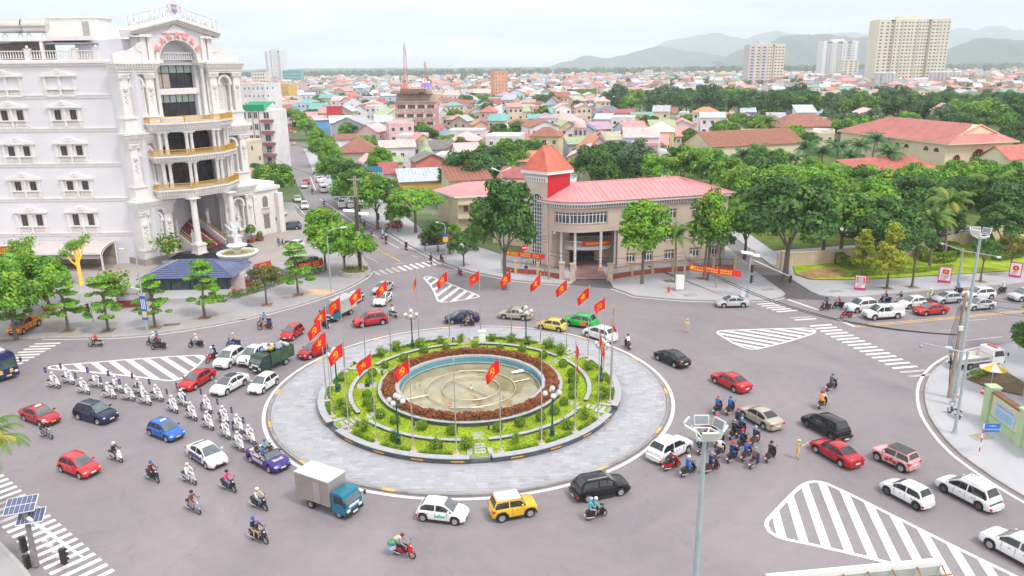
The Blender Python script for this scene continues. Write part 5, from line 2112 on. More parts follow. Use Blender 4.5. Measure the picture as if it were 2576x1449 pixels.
def house(A,ang,w,d,ze,rh,al,wall,d4,ae,floors=None,wins=True,cat='house',frames=True,group='houses of the town',rng_=None,name='town_house',wsz=(1.1,1.3)):
 r_=rng_ or random .Random(int(A[0]*13+A[1]*7))
 t=ad(name,ae,cat,(A[0],A[1],.14),ang,group)
 bI .append((A[0]+math .cos(ang)*w/2-math .sin(ang)*d/2,A[1]+math .sin(ang)*w/2+math .cos(ang)*d/2,max(w,d)*.62))
 mb=MB()
 c9(mb,w,d,ze,rh,al)
 mb .obj('wall',WM[wall],t)
 mb=MB()
 dd(mb,w,d,ze,rh,al,.12 if al=='flat' else .5)
 rf=mb .obj('roof',RM[d4]if al!='flat' else WM[wall],t)
 if al in('gs','shed')and A[1]<330:
  k=max(3,int(w/.9))
  rb_=MB()
  yb=d/2 if al=='gs' else d
  rb_ .tube([(0,-.5,ze+.16),(0,yb,ze+rh*1.+.16)],.05,3,False)
  me=rb_ .mesh('roof_rib',RM[d4])
  for i in range(k+1):
   O('roof_rib',me,rf,(w*i/k,0,0))
 if wins:
  fl=floors or max(1,int(ze/3.3))
  fh=ze/fl
  k=max(1,int(w/2.6))
  for f_ in range(fl):
   for i in range(k):
    if r_ .random()<.12:
     continue
    ww,wh=wsz[0]*r_ .uniform(.9,1.2),wsz[1]*r_ .uniform(.9,1.1)
    o=O('window',WQ,t,((i+.5)*w/k,0,f_*fh+fh*.32))
    o .scale=(ww,1,wh)
    if frames:
     O('window_frame',WFQ,o)
  ks=max(1,int(d/4))
  bL=A[0]>0
  for f_ in range(fl):
   for i in range(ks):
    if r_ .random()<.45:
     continue
    o=O('window',WQ,t,(0 if bL else w,(i+.5)*d/ks,f_*fh+fh*.34))
    o .rotation_euler=(0,0,R(-90)if bL else R(90))
    o .scale=(1.,1,1.2)
 return t
ZS={'a':(1250,300,3.45),'b':(1850,330,3.45),'c':(2450,330,3.68),'d':(900,220,4.262),'e':(1500,220,2.862),'f':(2300,220,3.22),'h':(3200,200,3.467),'z':(2700,50,2.0724)}
def zp(k,p,z):
 x0,y0,s=ZS[k]
 return n(x0+p[0]/s,y0+p[1]/s,z)
def hb(k,p0,p1,ze,d,al,rh,wall,d4,ae,dq=.35,**kw):
 A,B=zp(k,p0,ze),zp(k,p1,ze)
 v=B-A
 w=v .length
 ang=math .atan2(v .y,v .x)
 if abs(ang)>dq:
  ang=math .copysign(dq,ang)
  w=abs(v .x)/math .cos(ang)
 return house((A .x,A .y),ang,w,d,ze,rh,al,wall,d4,ae,**kw)
hb('a',(85,628),(515,628),8,16,'gf',3.2,'lavender','gray','large plain lavender grey gable house beside the street trees',wins=False)
hb('a',(672,597),(892,592),10,11,'shed',2.2,'white','steel','narrow white three storey house with steel roof beside the yellow house',wsz=(1.7,1.9))
hb('a',(898,605),(1110,605),8.6,9,'shed',1.4,'yellow','olive','yellow two storey house in front of the pink brown hotel',floors=3)
hb('a',(215,1003),(735,985),6.3,14,'hip',4.2,'beige','brown','house with big brown hip roof near the street trees',wins=True)
hb('a',(135,830),(425,820),6.,6,'gs',1.8,'white','brown','white house with small brown roof under the lavender gable')
hb('a',(745,942),(1200,926),8.2,8,'gs',1.9,'white','palepink','white house with pale pink metal roof in the middle of town',floors=2)
hb('a',(1262,968),(1715,955),6.8,10,'gs',2.6,'paleblue','graytile','house with dark grey tiled roof behind the green turret')
hb('a',(1215,1135),(1640,1115),6.6,9,'gf',2.2,'coral','graytile','coral red gable house below the green turret',wins=False)
hb('a',(775,1290),(985,1275),4.4,9,'gs',2.6,'white','maroon','low house with maroon roof beside the blue paint advert')
hb('a',(1010,1395),(1625,1368),3.6,9,'shed',2.2,'ochre','steel','long shed with pale steel roof behind the street trees',wins=False)
hb('a',(530,1146),(790,1085),4.6,8,'gf',2.2,'paleblue','palepink','pale blue gable house with arched window above the advert')
hb('a',(700,1142),(1040,1128),4.2,9,'gs',1.6,'cream','green','house with pale green roof behind the advert')
hb('a',(1490,745),(1745,705),5.6,12,'gf',3.,'paleblue','red','sky blue gable house right of the pink brown hotel')
hb('a',(1190,868),(1450,838),5.8,10,'gf',3.,'ochre','pinkred','ochre gable house with pink roof in front of the hotel')
hb('a',(1650,714),(2095,714),7.2,9,'flat',0,'white','white','flat roofed white block with red roof edge mid town',floors=2)
hb('a',(1790,1058),(2108,1003),5.6,11,'gs',3.6,'white','palepink','house with broad pale pink tiled roof behind the big tree')
hb('a',(1600,988),(1748,986),6.2,8,'gf',1.9,'cream','brown','cream gable house with brown roof beside the pale pink roof')
hb('a',(1980,642),(2175,637),6.4,11,'gf',2.4,'peach','orange','peach temple like house with orange roof and gable')
hb('a',(1600,430),(1850,432),5.,9,'gs',2.4,'white','teal','white house with teal roof right of the hotel')
hb('a',(1745,388),(1935,382),5.4,9,'gs',4.4,'pink','maroon','pink house with steep maroon roof mid town')
hb('a',(345,262),(690,270),9,8,'flat',0,'white','white','long white flat roofed block behind the scaffolded frame')
hb('e',(875,398),(1500,388),7,16,'gs',3.,'cream','palepink','long cream school building with pale pink roof and columns',cat='building',floors=2)
hb('e',(640,287),(772,290),11,9,'flat',0,'bluegray','white','blue grey cube house with blue window mid town')
hb('e',(1155,168),(1302,166),27,12,'flat',0,'salmon','white','tall salmon orange block rising over the roofs',cat='building',floors=8,name='apartment_block')
hb('d',(1335,1043),(1875,995),8,12,'shed',1.4,'blue','palepink','bright blue shed house with a red box on its roof',wins=False)
hb('d',(1205,985),(1450,960),6,9,'gs',2.4,'white','pinkred','white house with salmon roof beside the right street trees')
hb('d',(585,470),(742,482),19,12,'flat',0,'ochre','white','mustard yellow tall building at the left of the street',cat='building',floors=5)
hb('d',(748,505),(945,502),17,11,'flat',0,'cream','pinkred','cream tall building joined to the mustard one',cat='building',floors=5)
hb('d',(640,668),(960,668),10.5,9,'flat',0,'white','white','white stepped block in front of the cream building',floors=3)
hb('d',(62,452),(480,452),24,14,'flat',0,'white','white','white block with small blue windows behind the hotel annex',cat='building',floors=6,wsz=(.8,1.2))
hb('d',(760,852),(985,842),8.6,10,'gs',2.2,'beige','brown','beige house closing the far end of the street')
hb('b',(1388,885),(1760,877),6.6,13,'gf',4.4,'pink','orange','pink gable house with orange tiled roof beside the domed turret')
hb('b',(150,800),(742,886),5.6,12,'gs',3.6,'white','red','house with wide red tiled roof behind the office tower')
hb('b',(725,842),(858,836),5.4,6,'gf',1.9,'ochre','red','small ochre gable house left of the office tower top')
hb('b',(830,704),(1108,738),5.,9,'hip',2.2,'cream','pinkred','cream house with pink hip roof behind the office tower')
hb('b',(965,548),(1155,542),6.,9,'gs',2.2,'bluegray','palepink','pale blue house with pinkish roof mid town')
hb('b',(765,282),(912,277),6.6,11,'gf',3.2,'white','brown','white gable house with brown roof before the garden trees')
hb('b',(1490,592),(1728,572),5.,9,'gs',3.,'gray','purple','house with purple grey roof right of the domed turret')
hb('b',(1655,722),(1820,716),5.8,11,'gf',2.4,'cream','orange','cream gable house with arched porch right of the pink gable')
hb('b',(1930,592),(2195,562),7.,10,'gs',2.8,'paleblue','pinkred','tall pale blue house with roof garden right of the cream gable')
hb('b',(1562,386),(1950,376),5.2,15,'hip',4.2,'cream','slate','house with slate blue hip roof in front of the park trees')
hb('b',(2040,452),(2400,442),6.,10,'gs',3.,'white','teal','villa with teal roofs and white gables mid right')
hb('c',(160,283),(550,298),9.,10,'flat',0,'white','red','white box house with red end wall by the pond',wins=False)
hb('c',(275,742),(625,716),6.4,11,'gs',3.2,'beige','pinkred','pair of row houses with bright pink roof right of the office',floors=2)
hb('c',(612,688),(880,682),6.,10,'gf',2.4,'ochre','pinkred','ochre house with pink twin gables beside the long brown roof',floors=2)
hb('c',(972,578),(1305,576),6.2,10,'gs',2.6,'white','olive','white house with olive roof and teal arches near the pond',floors=2)
hb('c',(1182,492),(1760,482),5.2,14,'hip',3.2,'lavender','purple','house with long purple hip roof at the pond edge')
hb('c',(1340,657),(1590,652),5.4,9,'gf',2.8,'cream','brown','small house with brown gable roof behind the long brown hall')
hb('c',(600,398),(1020,408),6.6,9,'flat',0,'white','white','open white pavilion building at the left end of the pond')
hb('c',(1075,882),(2370,818),6.4,17,'gs',4.2,'cream','brown','long hall with brown tiled roof behind the palms',cat='building',wins=False,name='long_hall')
hb('z',(640,914),(1108,906),7.6,17,'hip',4.6,'cream','brown','cream two storey house with brown hip roof beside the pond',floors=2)
hb('z',(2300,862),(2700,850),7,14,'hip',4,'cream','brown','house with brown hip roof at the far right edge',wins=False)
hb('z',(1290,1285),(1815,1228),4.2,9,'shed',2.4,'cream','red','low red roofed wing below the big pink roofed hall',wins=False)
hb('z',(2455,1180),(2720,1160),5.4,9,'gs',3.4,'cream','red','cream house with red roof at the right edge of town')
hb('b',(985,95),(1235,95),9.,12,'flat',0,'white','white','white restaurant block with round windows left of the vines',cat='building',floors=2)
hb('b',(1235,62),(1540,60),10,12,'flat',0,'vine','white','restaurant block covered in hanging green vines',cat='building',wins=False)
hb('b',(1640,60),(1830,50),10,12,'flat',0,'white','white','white restaurant block with round windows right of the vines',cat='building',floors=2)
hb('c',(70,60),(320,30),9,12,'flat',0,'white','white','white block with four round windows above the round trees',cat='building',floors=1)
hb('f',(585,160),(715,160),22,14,'flat',0,'white','white','white tower block with dark top window band in the distance',cat='building',floors=6)
hb('f',(822,150),(980,150),21,14,'flat',0,'gray','white','windowless grey tower block in the distance',cat='building',wins=False)
hb('f',(1480,212),(1740,212),14,14,'hip',4,'cream','green','cream public building with green roof left of the cream tower',cat='building',floors=3)
hb('h',(455,235),(735,228),19,18,'flat',0,'bluegray','white','pale blue mill building beside the silos',cat='building',floors=4)
hb('h',(970,372),(1380,365),9,24,'gs',2,'white','white','warehouse with white roof below the great cream tower',cat='building',wins=False)
hb('h',(1450,700),(1640,680),6.6,10,'shed',1.5,'teal','brown','teal walled house with brown roof at the right of the pond',floors=2)
A=zp('a',(930,322),17.2)
B=zp('a',(1455,326),17.2)
hw=(B-A).x
aR=ad('pink_hotel','pinkish brown six storey hotel with rooftop letters and masts','building',(A .x,A .y,.14))
bI .append((A .x+hw/2,A .y+7,16))
ops=[]
rowz=[(14.2,15.8),(10.4,11.8),(6.9,8.3),(3.5,4.9)]
cols=4
cw=hw/4.3
for ri,(z0,z1)in enumerate(rowz):
 for c in range(4):
  x0=hw*.055+c*hw*.235
  ops .append((x0,x0+hw*(.20 if ri==0 else .155),z0,z1))
mb=MB()
cg(mb,0,hw,-.3,17.2,ops,0,.3)
mb .quad((0,0,-.3),(0,0,17.2),(0,13,17.2),(0,13,-.3)).quad((hw,0,-.3),(hw,13,-.3),(hw,13,17.2),(hw,0,17.2)).quad((0,0,17.2),(hw,0,17.2),(hw,13,17.2),(0,13,17.2))
mb .obj('wall',WM['pinkbrown'],aR)
for x0,x1,z0,z1 in ops:
 mb=MB()
 mb .quad((x0,.25,z0),(x1,.25,z0),(x1,.25,z1),(x0,.25,z1))
 w=mb .obj('window',HWIN,aR)
 mb=MB()
 for i in range(4):
  x=x0+(x1-x0)*i/3
  mb .bx(x-.05,x+.05,.15,.245,z0,z1)
 mb .obj('window_frame',M('pink_frame',(.55,.3,.27),.6),w)
 mb=MB()
 mb .bx(x1+.08,x1+hw*.06,-.04,-.002,z0,z1)
 mb .obj('wall_panel',M('hotel_pale_panel',(.72,.55,.52),.7,.05),aR)
mb=MB()
mb .bx(-.3,hw+.3,-.4,.5,16.9,17.35)
mb .obj('cornice',WM['pinkbrown'],aR)
mb=MB()
mb .bx(.6,hw-.4,4,12,17.2,20.4)
mb .obj('roof_room',WM['beige'],aR)
mb=MB()
mb .add([(-1.6,-1.,21.2),(hw*.9,-1.,20.3),(hw*.9,9,21.),(-1.6,9,21.8)],[(0,1,2,3)])
mb .add([(-1.6,-1.,20.8),(hw*.9,-1.,20.),(hw*.9,9,20.6),(-1.6,9,21.4)],[(3,2,1,0)])
mb .bx(-1.6,hw*.6,-1.02,-.9,20.6,21.2).bx(hw*.15,hw*.75,-.5,6,21.3,22.6)
mb .obj('roof_canopy',M('hotel_canopy',(.27,.14,.12),.7,.2),aR)
for i in range(5):
 mb=MB()
 mb .tube([(hw*(.05+.2*i),-.5,17.2),(hw*(.05+.2*i),-.5,20.8)],.12,5)
 mb .obj('canopy_post',M('hotel_canopy',(.27,.14,.12),.7,.2),aR)
a7('sign_letters','TOKYO',2.6,M('neon_red',(.95,.16,.10),.5,0,emit=.6),aR,.12,(hw*.42,-.3,24.),(R(90),0,0),font_bold=.04)
a7('sign_letters','HAIR',2.2,M('neon_blue',(.12,.10,.85),.5,0,emit=.5),aR,.12,(hw*.80,-.3,24.),(R(90),0,0),font_bold=.04)
mb=MB()
mb .tube([(hw*.2,0,22.6),(hw*.98,0,22.6)],.06,4).tube([(hw*.2,0,25.2),(hw*.98,0,25.2)],.06,4)
mb .obj('sign_frame',aE,aR)
for i,(fx,fz)in enumerate(((.05,12.2),(.22,12.6),(.46,13.),(.68,12.7),(.88,13.1),(.46,9.2),(.68,9.6),(.9,9.7),(.22,9.),(.46,5.8),(.7,6.),(.92,6.1))):
 aircon((A .x+hw*fx,A .y-.25,fz),0,'air conditioner on the pink hotel front, %s from the top left'%a4(i),'air conditioners on the hotel front')
def d7(bX,h,w,ae,cat='mast',mat=None,dishes=True):
 t=ad('lattice_mast',ae,cat,bX)
 mb=MB()
 leg=[(-1,-1),(1,-1),(1,1),(-1,1)]
 for a,b in leg:
  mb .tube([(a*w/2,b*w/2,0),(a*w*.12,b*w*.12,h)],.07,4)
 k=int(h/1.6)
 for i in range(k):
  z0,z1=h*i/k,h*(i+1)/k
  s0,s1=w/2*(1-.76*i/k),w/2*(1-.76*(i+1)/k)
  for(a,b),(c,d)in zip(leg,leg[1:]+leg[:1]):
   mb .tube([(a*s0,b*s0,z0),(c*s1,d*s1,z1)],.04,3,False)
 mb .obj('lattice',mat or M('mast_paint',(.55,.25,.25),.6,.3,.3),t)
 if dishes:
  mb=MB()
  for i in range(6):
   a=i*1.05
   z=h*(.72+.05*i)
   mb .box(.5*math .cos(a),.5*math .sin(a),z,.3,.25,1.4,a)
  mb .obj('antenna_panel',M('antenna_grey',(.62,.58,.57),.5),t)
 return t
d7((A .x+hw*.28,A .y+3,21),21,2.,'red and white lattice mast on the pink hotel, left and taller')
d7((A .x+hw*.76,A .y+4,21),13,1.6,'lattice mast on the pink hotel, right and shorter')
def bR(p,r_,z0,h,dome,wallm,roofm,ae):
 t=ad('turret',ae,'turret',(p .x,p .y,.14))
 mb=MB()
 mb .lathe([(r_,-.3),(r_,z0)],8)
 mb .obj('drum',wallm,t)
 mb=MB()
 if dome:
  mb .lathe([(r_*1.15,z0),(r_*1.15,z0+.3)]+[(r_*math .cos(i*math .pi/12)+.01,z0+.3+h*math .sin(i*math .pi/12))for i in range(7)],14)
  mb .lathe([(.15,z0+h),(.2,z0+h+.4),(.02,z0+h+1.2)],6)
 else:
  mb .lathe([(r_*1.5,z0),(r_*.8,z0+h*.35),(.05,z0+h)],8)
 mb .obj('cap',roofm,t,True if dome else False)
 if dome:
  for i in range(8):
   a=i*math .pi/4
   w=O('window',WQ,t,(r_*math .cos(a)*1.01,r_*math .sin(a)*1.01,z0-2.4),a+R(90))
   w .scale=(.8,1,1.6)
bR(zp('a',(1345,1008),7.4),1.55,7.4,5.2,False,WM['paleblue'],RM['green'],'pale green pointed turret roof above the coral house')
bR(zp('b',(1322,680),9.),2.,12.,2.4,True,WM['pink'],M('dome_pink',(.74,.50,.48),.6,.1),'pink domed turret behind the office tower')
bR(zp('b',(490,330),9.),1.7,10.,2.,True,WM['peach'],M('dome_peach',(.70,.5,.42),.6,.1),'peach domed turret left of the garden trees')
bR(zp('b',(1265,330),7.),2.4,7.6,2.8,True,WM['cream'],RM['maroon'],'cream turret with maroon dome mid town')
bR(zp('b',(340,580),7.),1.3,7.4,1.4,True,WM['white'],WM['white'],'small white domed turret beside the salmon roofs')
p=zp('d',(1610,1000),9.)
mb=MB()
mb .bx(-3.2,3.2,-2,4,0,5.).bx(-3.4,3.4,-2.2,4.2,5.,5.3)
o=mb .obj('roof_box',M('red_sheet_box',(.50,.03,.05),.6,.1),None)
o .location=(p .x,p .y+6,9.)
tag(o,'dark red metal stair box on top of the blue house','stair box')
ka,kb=zp('a',(500,1182),8.3),zp('a',(757,1182),8.3)
kov=ad('paint_advert','blue wall advert with a red oval and white lettering','billboard',(ka .x,ka .y,3.6))
kw_=kb .x-ka .x
mb=MB()
mb .bx(0,kw_,0,.2,0,4.7)
mb .obj('board',M('advert_blue',(.02,.30,.50),.5,.1),kov)
mb=MB()
mb .add([(kw_*.30+1.75*math .cos(R(a)),-.02,2.9+1.*math .sin(R(a)))for a in range(0,360,15)],[tuple(range(24))])
mb .obj('oval',M('advert_red',(.75,.04,.05),.5),kov)
a7('lettering','KOVA',1.25,af,kov,.01,(kw_*.30,-.05,2.9),(R(90),0,0))
a7('lettering','SƠN',1.15,af,kov,.01,(kw_*.82,-.05,2.9),(R(90),0,0))
for i in range(3):
 mb=MB()
 mb .bx(kw_*.62,kw_*.95,-.03,-.01,1.4-i*.35,1.6-i*.35)
 mb .obj('text_line',af,kov)
for i in range(4):
 mb=MB()
 mb .bx(kw_*.3*i,kw_*.3*i+.12,.02,.15,-3.5,0)
 if i<4:
  mb .obj('post',aE,kov)
A=zp('d',(115,885),19)
bh=ad('balcony_house','white tall house with brown balcony bands next to the hotel annex','building',(A .x,A .y,.14),-.12)
bI .append((A .x+7,A .y+7,12))
mb=MB()
mb .bx(0,10.2,0,12,-.3,19)
mb .obj('wall',WM['white'],bh)
mb=MB()
mb .add([(-.3,-.3,19.),(8.,-.3,19.),(8.,8,21.5),(-.3,8,21.5)],[(0,1,2,3)])
mb .bx(-.3,8,-.32,-.2,18.9,20.8)
mb .obj('roof',M('green_awning',(.0,.28,.13),.6,.1),bh)
for f_ in range(5):
 z=1.5+f_*3.6
 mb=MB()
 mb .bx(6.8,10.8,-1.3,0,z-.6,z+.3)
 mb .obj('balcony',M('balcony_brown',(.33,.12,.10),.7,.1),bh)
 for x in(1.,2.8,4.8,8.4):
  w=O('window',WQ,bh,(x,0,z+.6))
  w .scale=(1.2 if x<6 else 1.8,1,2.)
  O('window_frame',WFQ,w)
for x in(3.8,5.9):
 mb=MB()
 mb .bx(x-.12,x+.12,-.1,0,0,19)
 mb .obj('brown_strip',M('balcony_brown',(.33,.12,.10),.7,.1),bh)
HZ=9.
h0,h1,h2=zp('z',(1082,937),HZ),zp('z',(1975,1048),HZ),zp('z',(2545,1022),HZ)
c7=ad('great_hall','large cream hall with ribbed pink red roof and gable at the right','building',(h1 .x,h1 .y,.14))
hx=(h0-h1)
hy=(h2-h1)
def hl(s,t,z):
 q=hx*s+hy*t
 return(q .x,q .y,z-.14)
bI .append((h1 .x+hx .x/2+hy .x/2,h1 .y+hx .y/2+hy .y/2,34))
HW=M('hall_wall',(.72,.60,.47),.8,.07,.3)
mb=MB()
i0,i1=.03,.97
mb .prism([hl(a,b,0)[:2]for a,b in((i0,i0),(i0,i1),(i1,i1),(i1,i0))],-.3,HZ-.2)
mb .obj('wall',HW,c7)
mb=MB()
mb .prism([hl(a,b,0)[:2]for a,b in((0,0),(0,1),(1,1),(1,0))],HZ-.45,HZ-.14,True)
mb .obj('eaves',M('hall_eaves',(.74,.62,.48),.7,.05),c7)
HR=5.
r0,r1=hl(.10,.5,HZ+HR),hl(.80,.5,HZ+HR)
c00,c01,c11,c10=hl(0,0,HZ),hl(0,1,HZ),hl(1,1,HZ),hl(1,0,HZ)
mb=MB()
mb .add([c00,c01,c11,c10,r0,r1],[(0,4,5,3),(1,2,5,4),(2,3,5),(0,1,4)])
hroof=mb .obj('roof',M('hall_roof',(.52,.19,.17),.6,.18,.25,bump=.3,bscale=3),c7)
RIB=M('hall_roof_rib',(.36,.11,.10),.6,.2,.5)
for i in range(40):
 s=(i+.5)/40
 a=Vector(hl(s,0,HZ+.06))
 rr=min(max(s,.10),.80)
 b=Vector(hl(rr,.5,HZ+HR+.06))
 if s>.8:
  k=(1-s)/.2
  b=Vector(hl(s,0,HZ+.06)).lerp(Vector(hl(.8,.5,HZ+HR+.06)),k)if False else Vector(hl(s-(s-.8)*k*0,.5*k,HZ+HR*k+.06))
 if s<.10:
  k=s/.10
  b=Vector(hl(s,.5*k,HZ+HR*k+.06))
 mb=MB()
 mb .tube([a,b],.13,4,False)
 mb .obj('roof_rib',RIB,hroof)
gz0,gz1=HZ+.25,HZ+HR+.3
mb=MB()
ga,gb,gc=Vector(hl(.045,.06,gz0)),Vector(hl(.045,.94,gz0)),Vector(hl(.05,.5,gz1-.4))
mb .add([ga,gb,gc,Vector(hl(.16,.06,gz0)),Vector(hl(.16,.94,gz0)),Vector(hl(.16,.5,gz1-.4))],[(0,1,2),(0,2,5,3),(2,1,4,5)])
gbl=mb .obj('gable',HW,c7)
for a,b in((ga,gc),(gc,gb),(ga,gb)):
 mb=MB()
 mb .tube([a,b],.32 if a is not ga or b is not gb else .2,4)
 mb .obj('gable_trim',M('gable_trim',(.70,.38,.22),.7,.1),gbl)
ev_=hy .normalized()
hn=Vector((ev_ .y,-ev_ .x,0))
for k,(t0,w_,hh)in enumerate(((.14,2.6,4.2),(.40,4.6,5.6),(.74,2.6,4.2))):
 bX=hx*i0+hy*t0
 mb=MB()
 ai=aK(w_/2,1.4,w_,1.4+hh-w_/2,10)
 mb .add([(bX .x+ev_ .x*a+hn .x*.06,bX .y+ev_ .y*a+hn .y*.06,b)for a,b in ai],[tuple(range(len(ai)))])
 wdw=mb .obj('arched_window',M('arch_glass',(.05,.028,.025),.2,.3,1),c7)
 mb=MB()
 pa=[Vector((bX .x+ev_ .x*a+hn .x*.1,bX .y+ev_ .y*a+hn .y*.1,b))for a,b in ai]
 mb .tube(pa+[pa[0]],.14,4)
 for q in range(1,4):
  mb .tube([pa[0].lerp(pa[-1],q/4),pa[0].lerp(pa[-1],q/4)+Vector((0,0,hh*.8))],.06,4)
 mb .obj('window_frame',M('gable_trim',(.70,.38,.22),.7,.1),wdw)
lv=hx .normalized()
ln=Vector((lv .y,-lv .x,0))
if ln .y>0:
 ln=-ln
for k,s in enumerate((.10,.18,.34,.42)):
 bX=hx*s+hy*i0
 mb=MB()
 ai=aK(0,6.2,2.,6.4,8)
 mb .add([(bX .x+lv .x*a+ln .x*.06,bX .y+lv .y*a+ln .y*.06,b)for a,b in ai],[tuple(range(len(ai)))])
 mb .obj('lunette_window',M('arch_glass',(.05,.028,.025),.2,.3,1),c7)
def do(xL,xR,yT,yB,Y,ae,wall,fl,bF,av,core=True,rz=.0):
 a,b=at(xL,yB,Y),at(xR,yB,Y)
 top=at((xL+xR)/2,yT,Y).z
 w=b .x-a .x
 t=ad('apartment_tower',ae,'tower',(a .x,Y,.14),rz)
 x=.0
 k=len(bF)
 tot=sum(c[0]for c in bF)
 bI .append((a .x+w/2,Y+av/2,max(w,av)*.7))
 for ci,(cw_,off,tint,nw)in enumerate(bF):
  cw_=cw_/tot*w
  mb=MB()
  mb .bx(x,x+cw_,off,av,-1,top-(3 if off>0 else 0))
  mb .obj('bay',tint,t)
  fh=(top-4)/fl
  if nw:
   wm_=MB()
   wm_ .quad((-.5,-.03,0),(.5,-.03,0),(.5,-.03,1),(-.5,-.03,1))
   for f_ in range(fl):
    for q in range(nw):
     o=O('window',WQ,t,(x+(q+.5)*cw_/nw,off,2+f_*fh+fh*.25))
     o .scale=(cw_/nw*(.55 if ci%2 else .42),1,fh*.42)
  x+=cw_
 mb=MB()
 mb .bx(w*.28,w*.62,av*.2,av*.6,top-1,top+5).bx(w*.02,w*.98,av*.05,av*.95,top-.5,top+.8)
 mb .obj('roof_house',bF[0][2],t)
 return t
TCR=M('tower_cream',(.74,.66,.54),.8,.05,.05)
TCD=M('tower_tan',(.62,.49,.36),.8,.05,.05)
TWH=M('tower_white',(.76,.75,.78),.8,.04,.05)
TPK=M('tower_mauve',(.60,.54,.58),.8,.05,.05)
do(2196,2372,49,205,1240,'tallest broad cream apartment tower at the right',TCR,18,[(3,0,TCR,2),(1.2,1.5,TCD,1),(2,0,TCR,2),(2,-1.5,TCR,2),(2,0,TCR,2),(2.4,-1.5,TCR,3),(1,3,TCD,1),(2,-1.5,TCR,2),(3,0,TCR,3)],34)
do(1880,1968,112,205,1150,'pale cream apartment tower, left of the three right towers',TCR,13,[(2,0,TPK,1),(1.4,0,TCR,1),(2,-1,TPK,1),(1.5,0,TCR,2),(.6,1.5,TCD,0),(3,0,TCR,3)],26)
do(2066,2152,104,178,1850,'white apartment tower with blue window strips, middle right',TWH,14,[(1.2,0,TWH,0),(2,.8,TPK,2),(2,0,TWH,2),(2,.8,TPK,2),(1.5,0,TWH,1),(2,.8,TPK,1),(1.2,0,TWH,1),(1,0,TWH,0)],34)
do(672,716,128,197,2300,'tall white apartment tower at the left horizon',TWH,20,[(1,0,TPK,1),(1.2,0,TWH,0),(.7,.8,TPK,1),(.5,0,TWH,0),(2.2,0,TWH,3),(.5,.8,TPK,1),(.6,.8,TPK,1),(1.4,0,TWH,0)],44)
def bP(xL,xR,yT,yB,Y,ae,mat,fl,nw,av=30):
 a,b=at(xL,yB,Y),at(xR,yB,Y)
 top=at((xL+xR)/2,yT,Y).z
 t=ad('distant_block',ae,'building',(a .x,Y,.14))
 bI .append((a .x+(b .x-a .x)/2,Y+av/2,max(b .x-a .x,av)*.7))
 w=b .x-a .x
 mb=MB()
 mb .bx(0,w,0,av,-1,top).bx(-.4,w+.4,-.4,av+.4,top,top+1)
 mb .obj('wall',mat,t)
 for f_ in range(fl):
  for q in range(nw):
   o=O('window',WQ,t,((q+.5)*w/nw,0,1+(f_+.25)*(top-1)/fl))
   o .scale=(w/nw*.5,1,(top-1)/fl*.45)
bP(712,757,178,204,1700,'building wrapped in teal netting beside the left tower',M('teal_net',(.16,.44,.42),.9,.15,.1),4,8)
bP(634,668,183,207,1500,'pale cream building at the left horizon',TCR,4,5)
bP(2120,2158,152,182,1750,'thin cream block beside the white tower',TCR,7,3)
def silos(k,xs,yT,yB,Y,lab):
 for i,x in enumerate(xs):
  x0,y0,s=ZS[k]
  px,pt,pb_=(x0+x[0]/s)*.65331,(y0+yT/s)*.65331,(y0+yB/s)*.65331
  a=at(px,pb_,Y)
  top=at(px,pt,Y).z
  r_=x[1]/s*.65331/1912*Y
  t=ad('grain_silo','%s, %s from left'%(lab,a4(i)),'silo',(a .x,Y,.14),0,lab)
  mb=MB()
  mb .lathe([(r_,-1),(r_,top)],14)
  mb .obj('drum',M('silo_metal',(.52,.50,.52),.6,.15,.15),t,True)
  mb=MB()
  mb .lathe([(r_*1.02,top),(r_*.3,top+r_*.5),(.1,top+r_*.5)],14)
  mb .obj('cap',M('silo_metal',(.52,.50,.52),.6,.15,.15),t)
silos('h',[(1330+52*i,30)for i in range(8)],272,380,1000,'grey grain silo in the right row below the cream tower')
silos('h',[(600,38),(665,38),(712,30),(760,30),(812,30)],285,470,900,'grey grain silo beside the pale blue mill')
rt=random .Random(11)
roofs=['pinkred']*6+['red']*3+['orange']*3+['brown']*5+['palepink']*6+['graytile']*2+['gray']*3+['teal']*2+['green']*2+['steel']*2+['slate','maroon','maroon','purple','olive','white']
walls=['white']*9+['cream']*5+['paleblue']*2+['pink']*3+['yellow','gray','gray','beige','beige','lavender','bluegray','peach']
def dv(x,y,z):
 v=Vector((x,y,z))-dW
 d=v .dot(FW)
 return 1288+FPX*v .dot(RT)/d,724.5-FPX*v .dot(UP)/d
def b8(y):
 ai=[(145,-31),(220,-55),(282,-78),(442,-127)]
 for(a,b),(c,d)in zip(ai,ai[1:]):
  if a<=y<=c:
   return b+(d-b)*(y-a)/(c-a)
 return None
def c4(x,y):
 u,v=dv(x,y,0)
 return 1560<u<2280 and 262<v<312
def by(x,y,r_):
 u,v=dv(x,y,4)
 if u<560 or u>2640:
  return False
 if x<-46 and y<185:
  return False
 sx_=b8(y)
 if sx_ is not None and abs(x-sx_)<13+r_:
  return False
 if c4(x,y)or c4(x-r_,y-r_)or c4(x+r_,y+r_):
  return False
 if x>24 and y<205:
  return False
 if x>52 and y<260:
  return False
 if x>-20 and y<175:
  return False
 for fx,fy,fr_ in bI:
  if abs(fx-x)<fr_+r_ and abs(fy-y)<fr_+r_ and(fx-x)**2+(fy-y)**2<(fr_+r_*.8)**2:
   return False
 return True
cnt=0
bf=0
cm={}
zone=lambda x,y:('left of the street' if u_<720 else 'behind the hotel district' if u_<1100 else 'mid town' if u_<1500 else 'right of mid town' if u_<1900 else 'at the right of town')
dS=[]
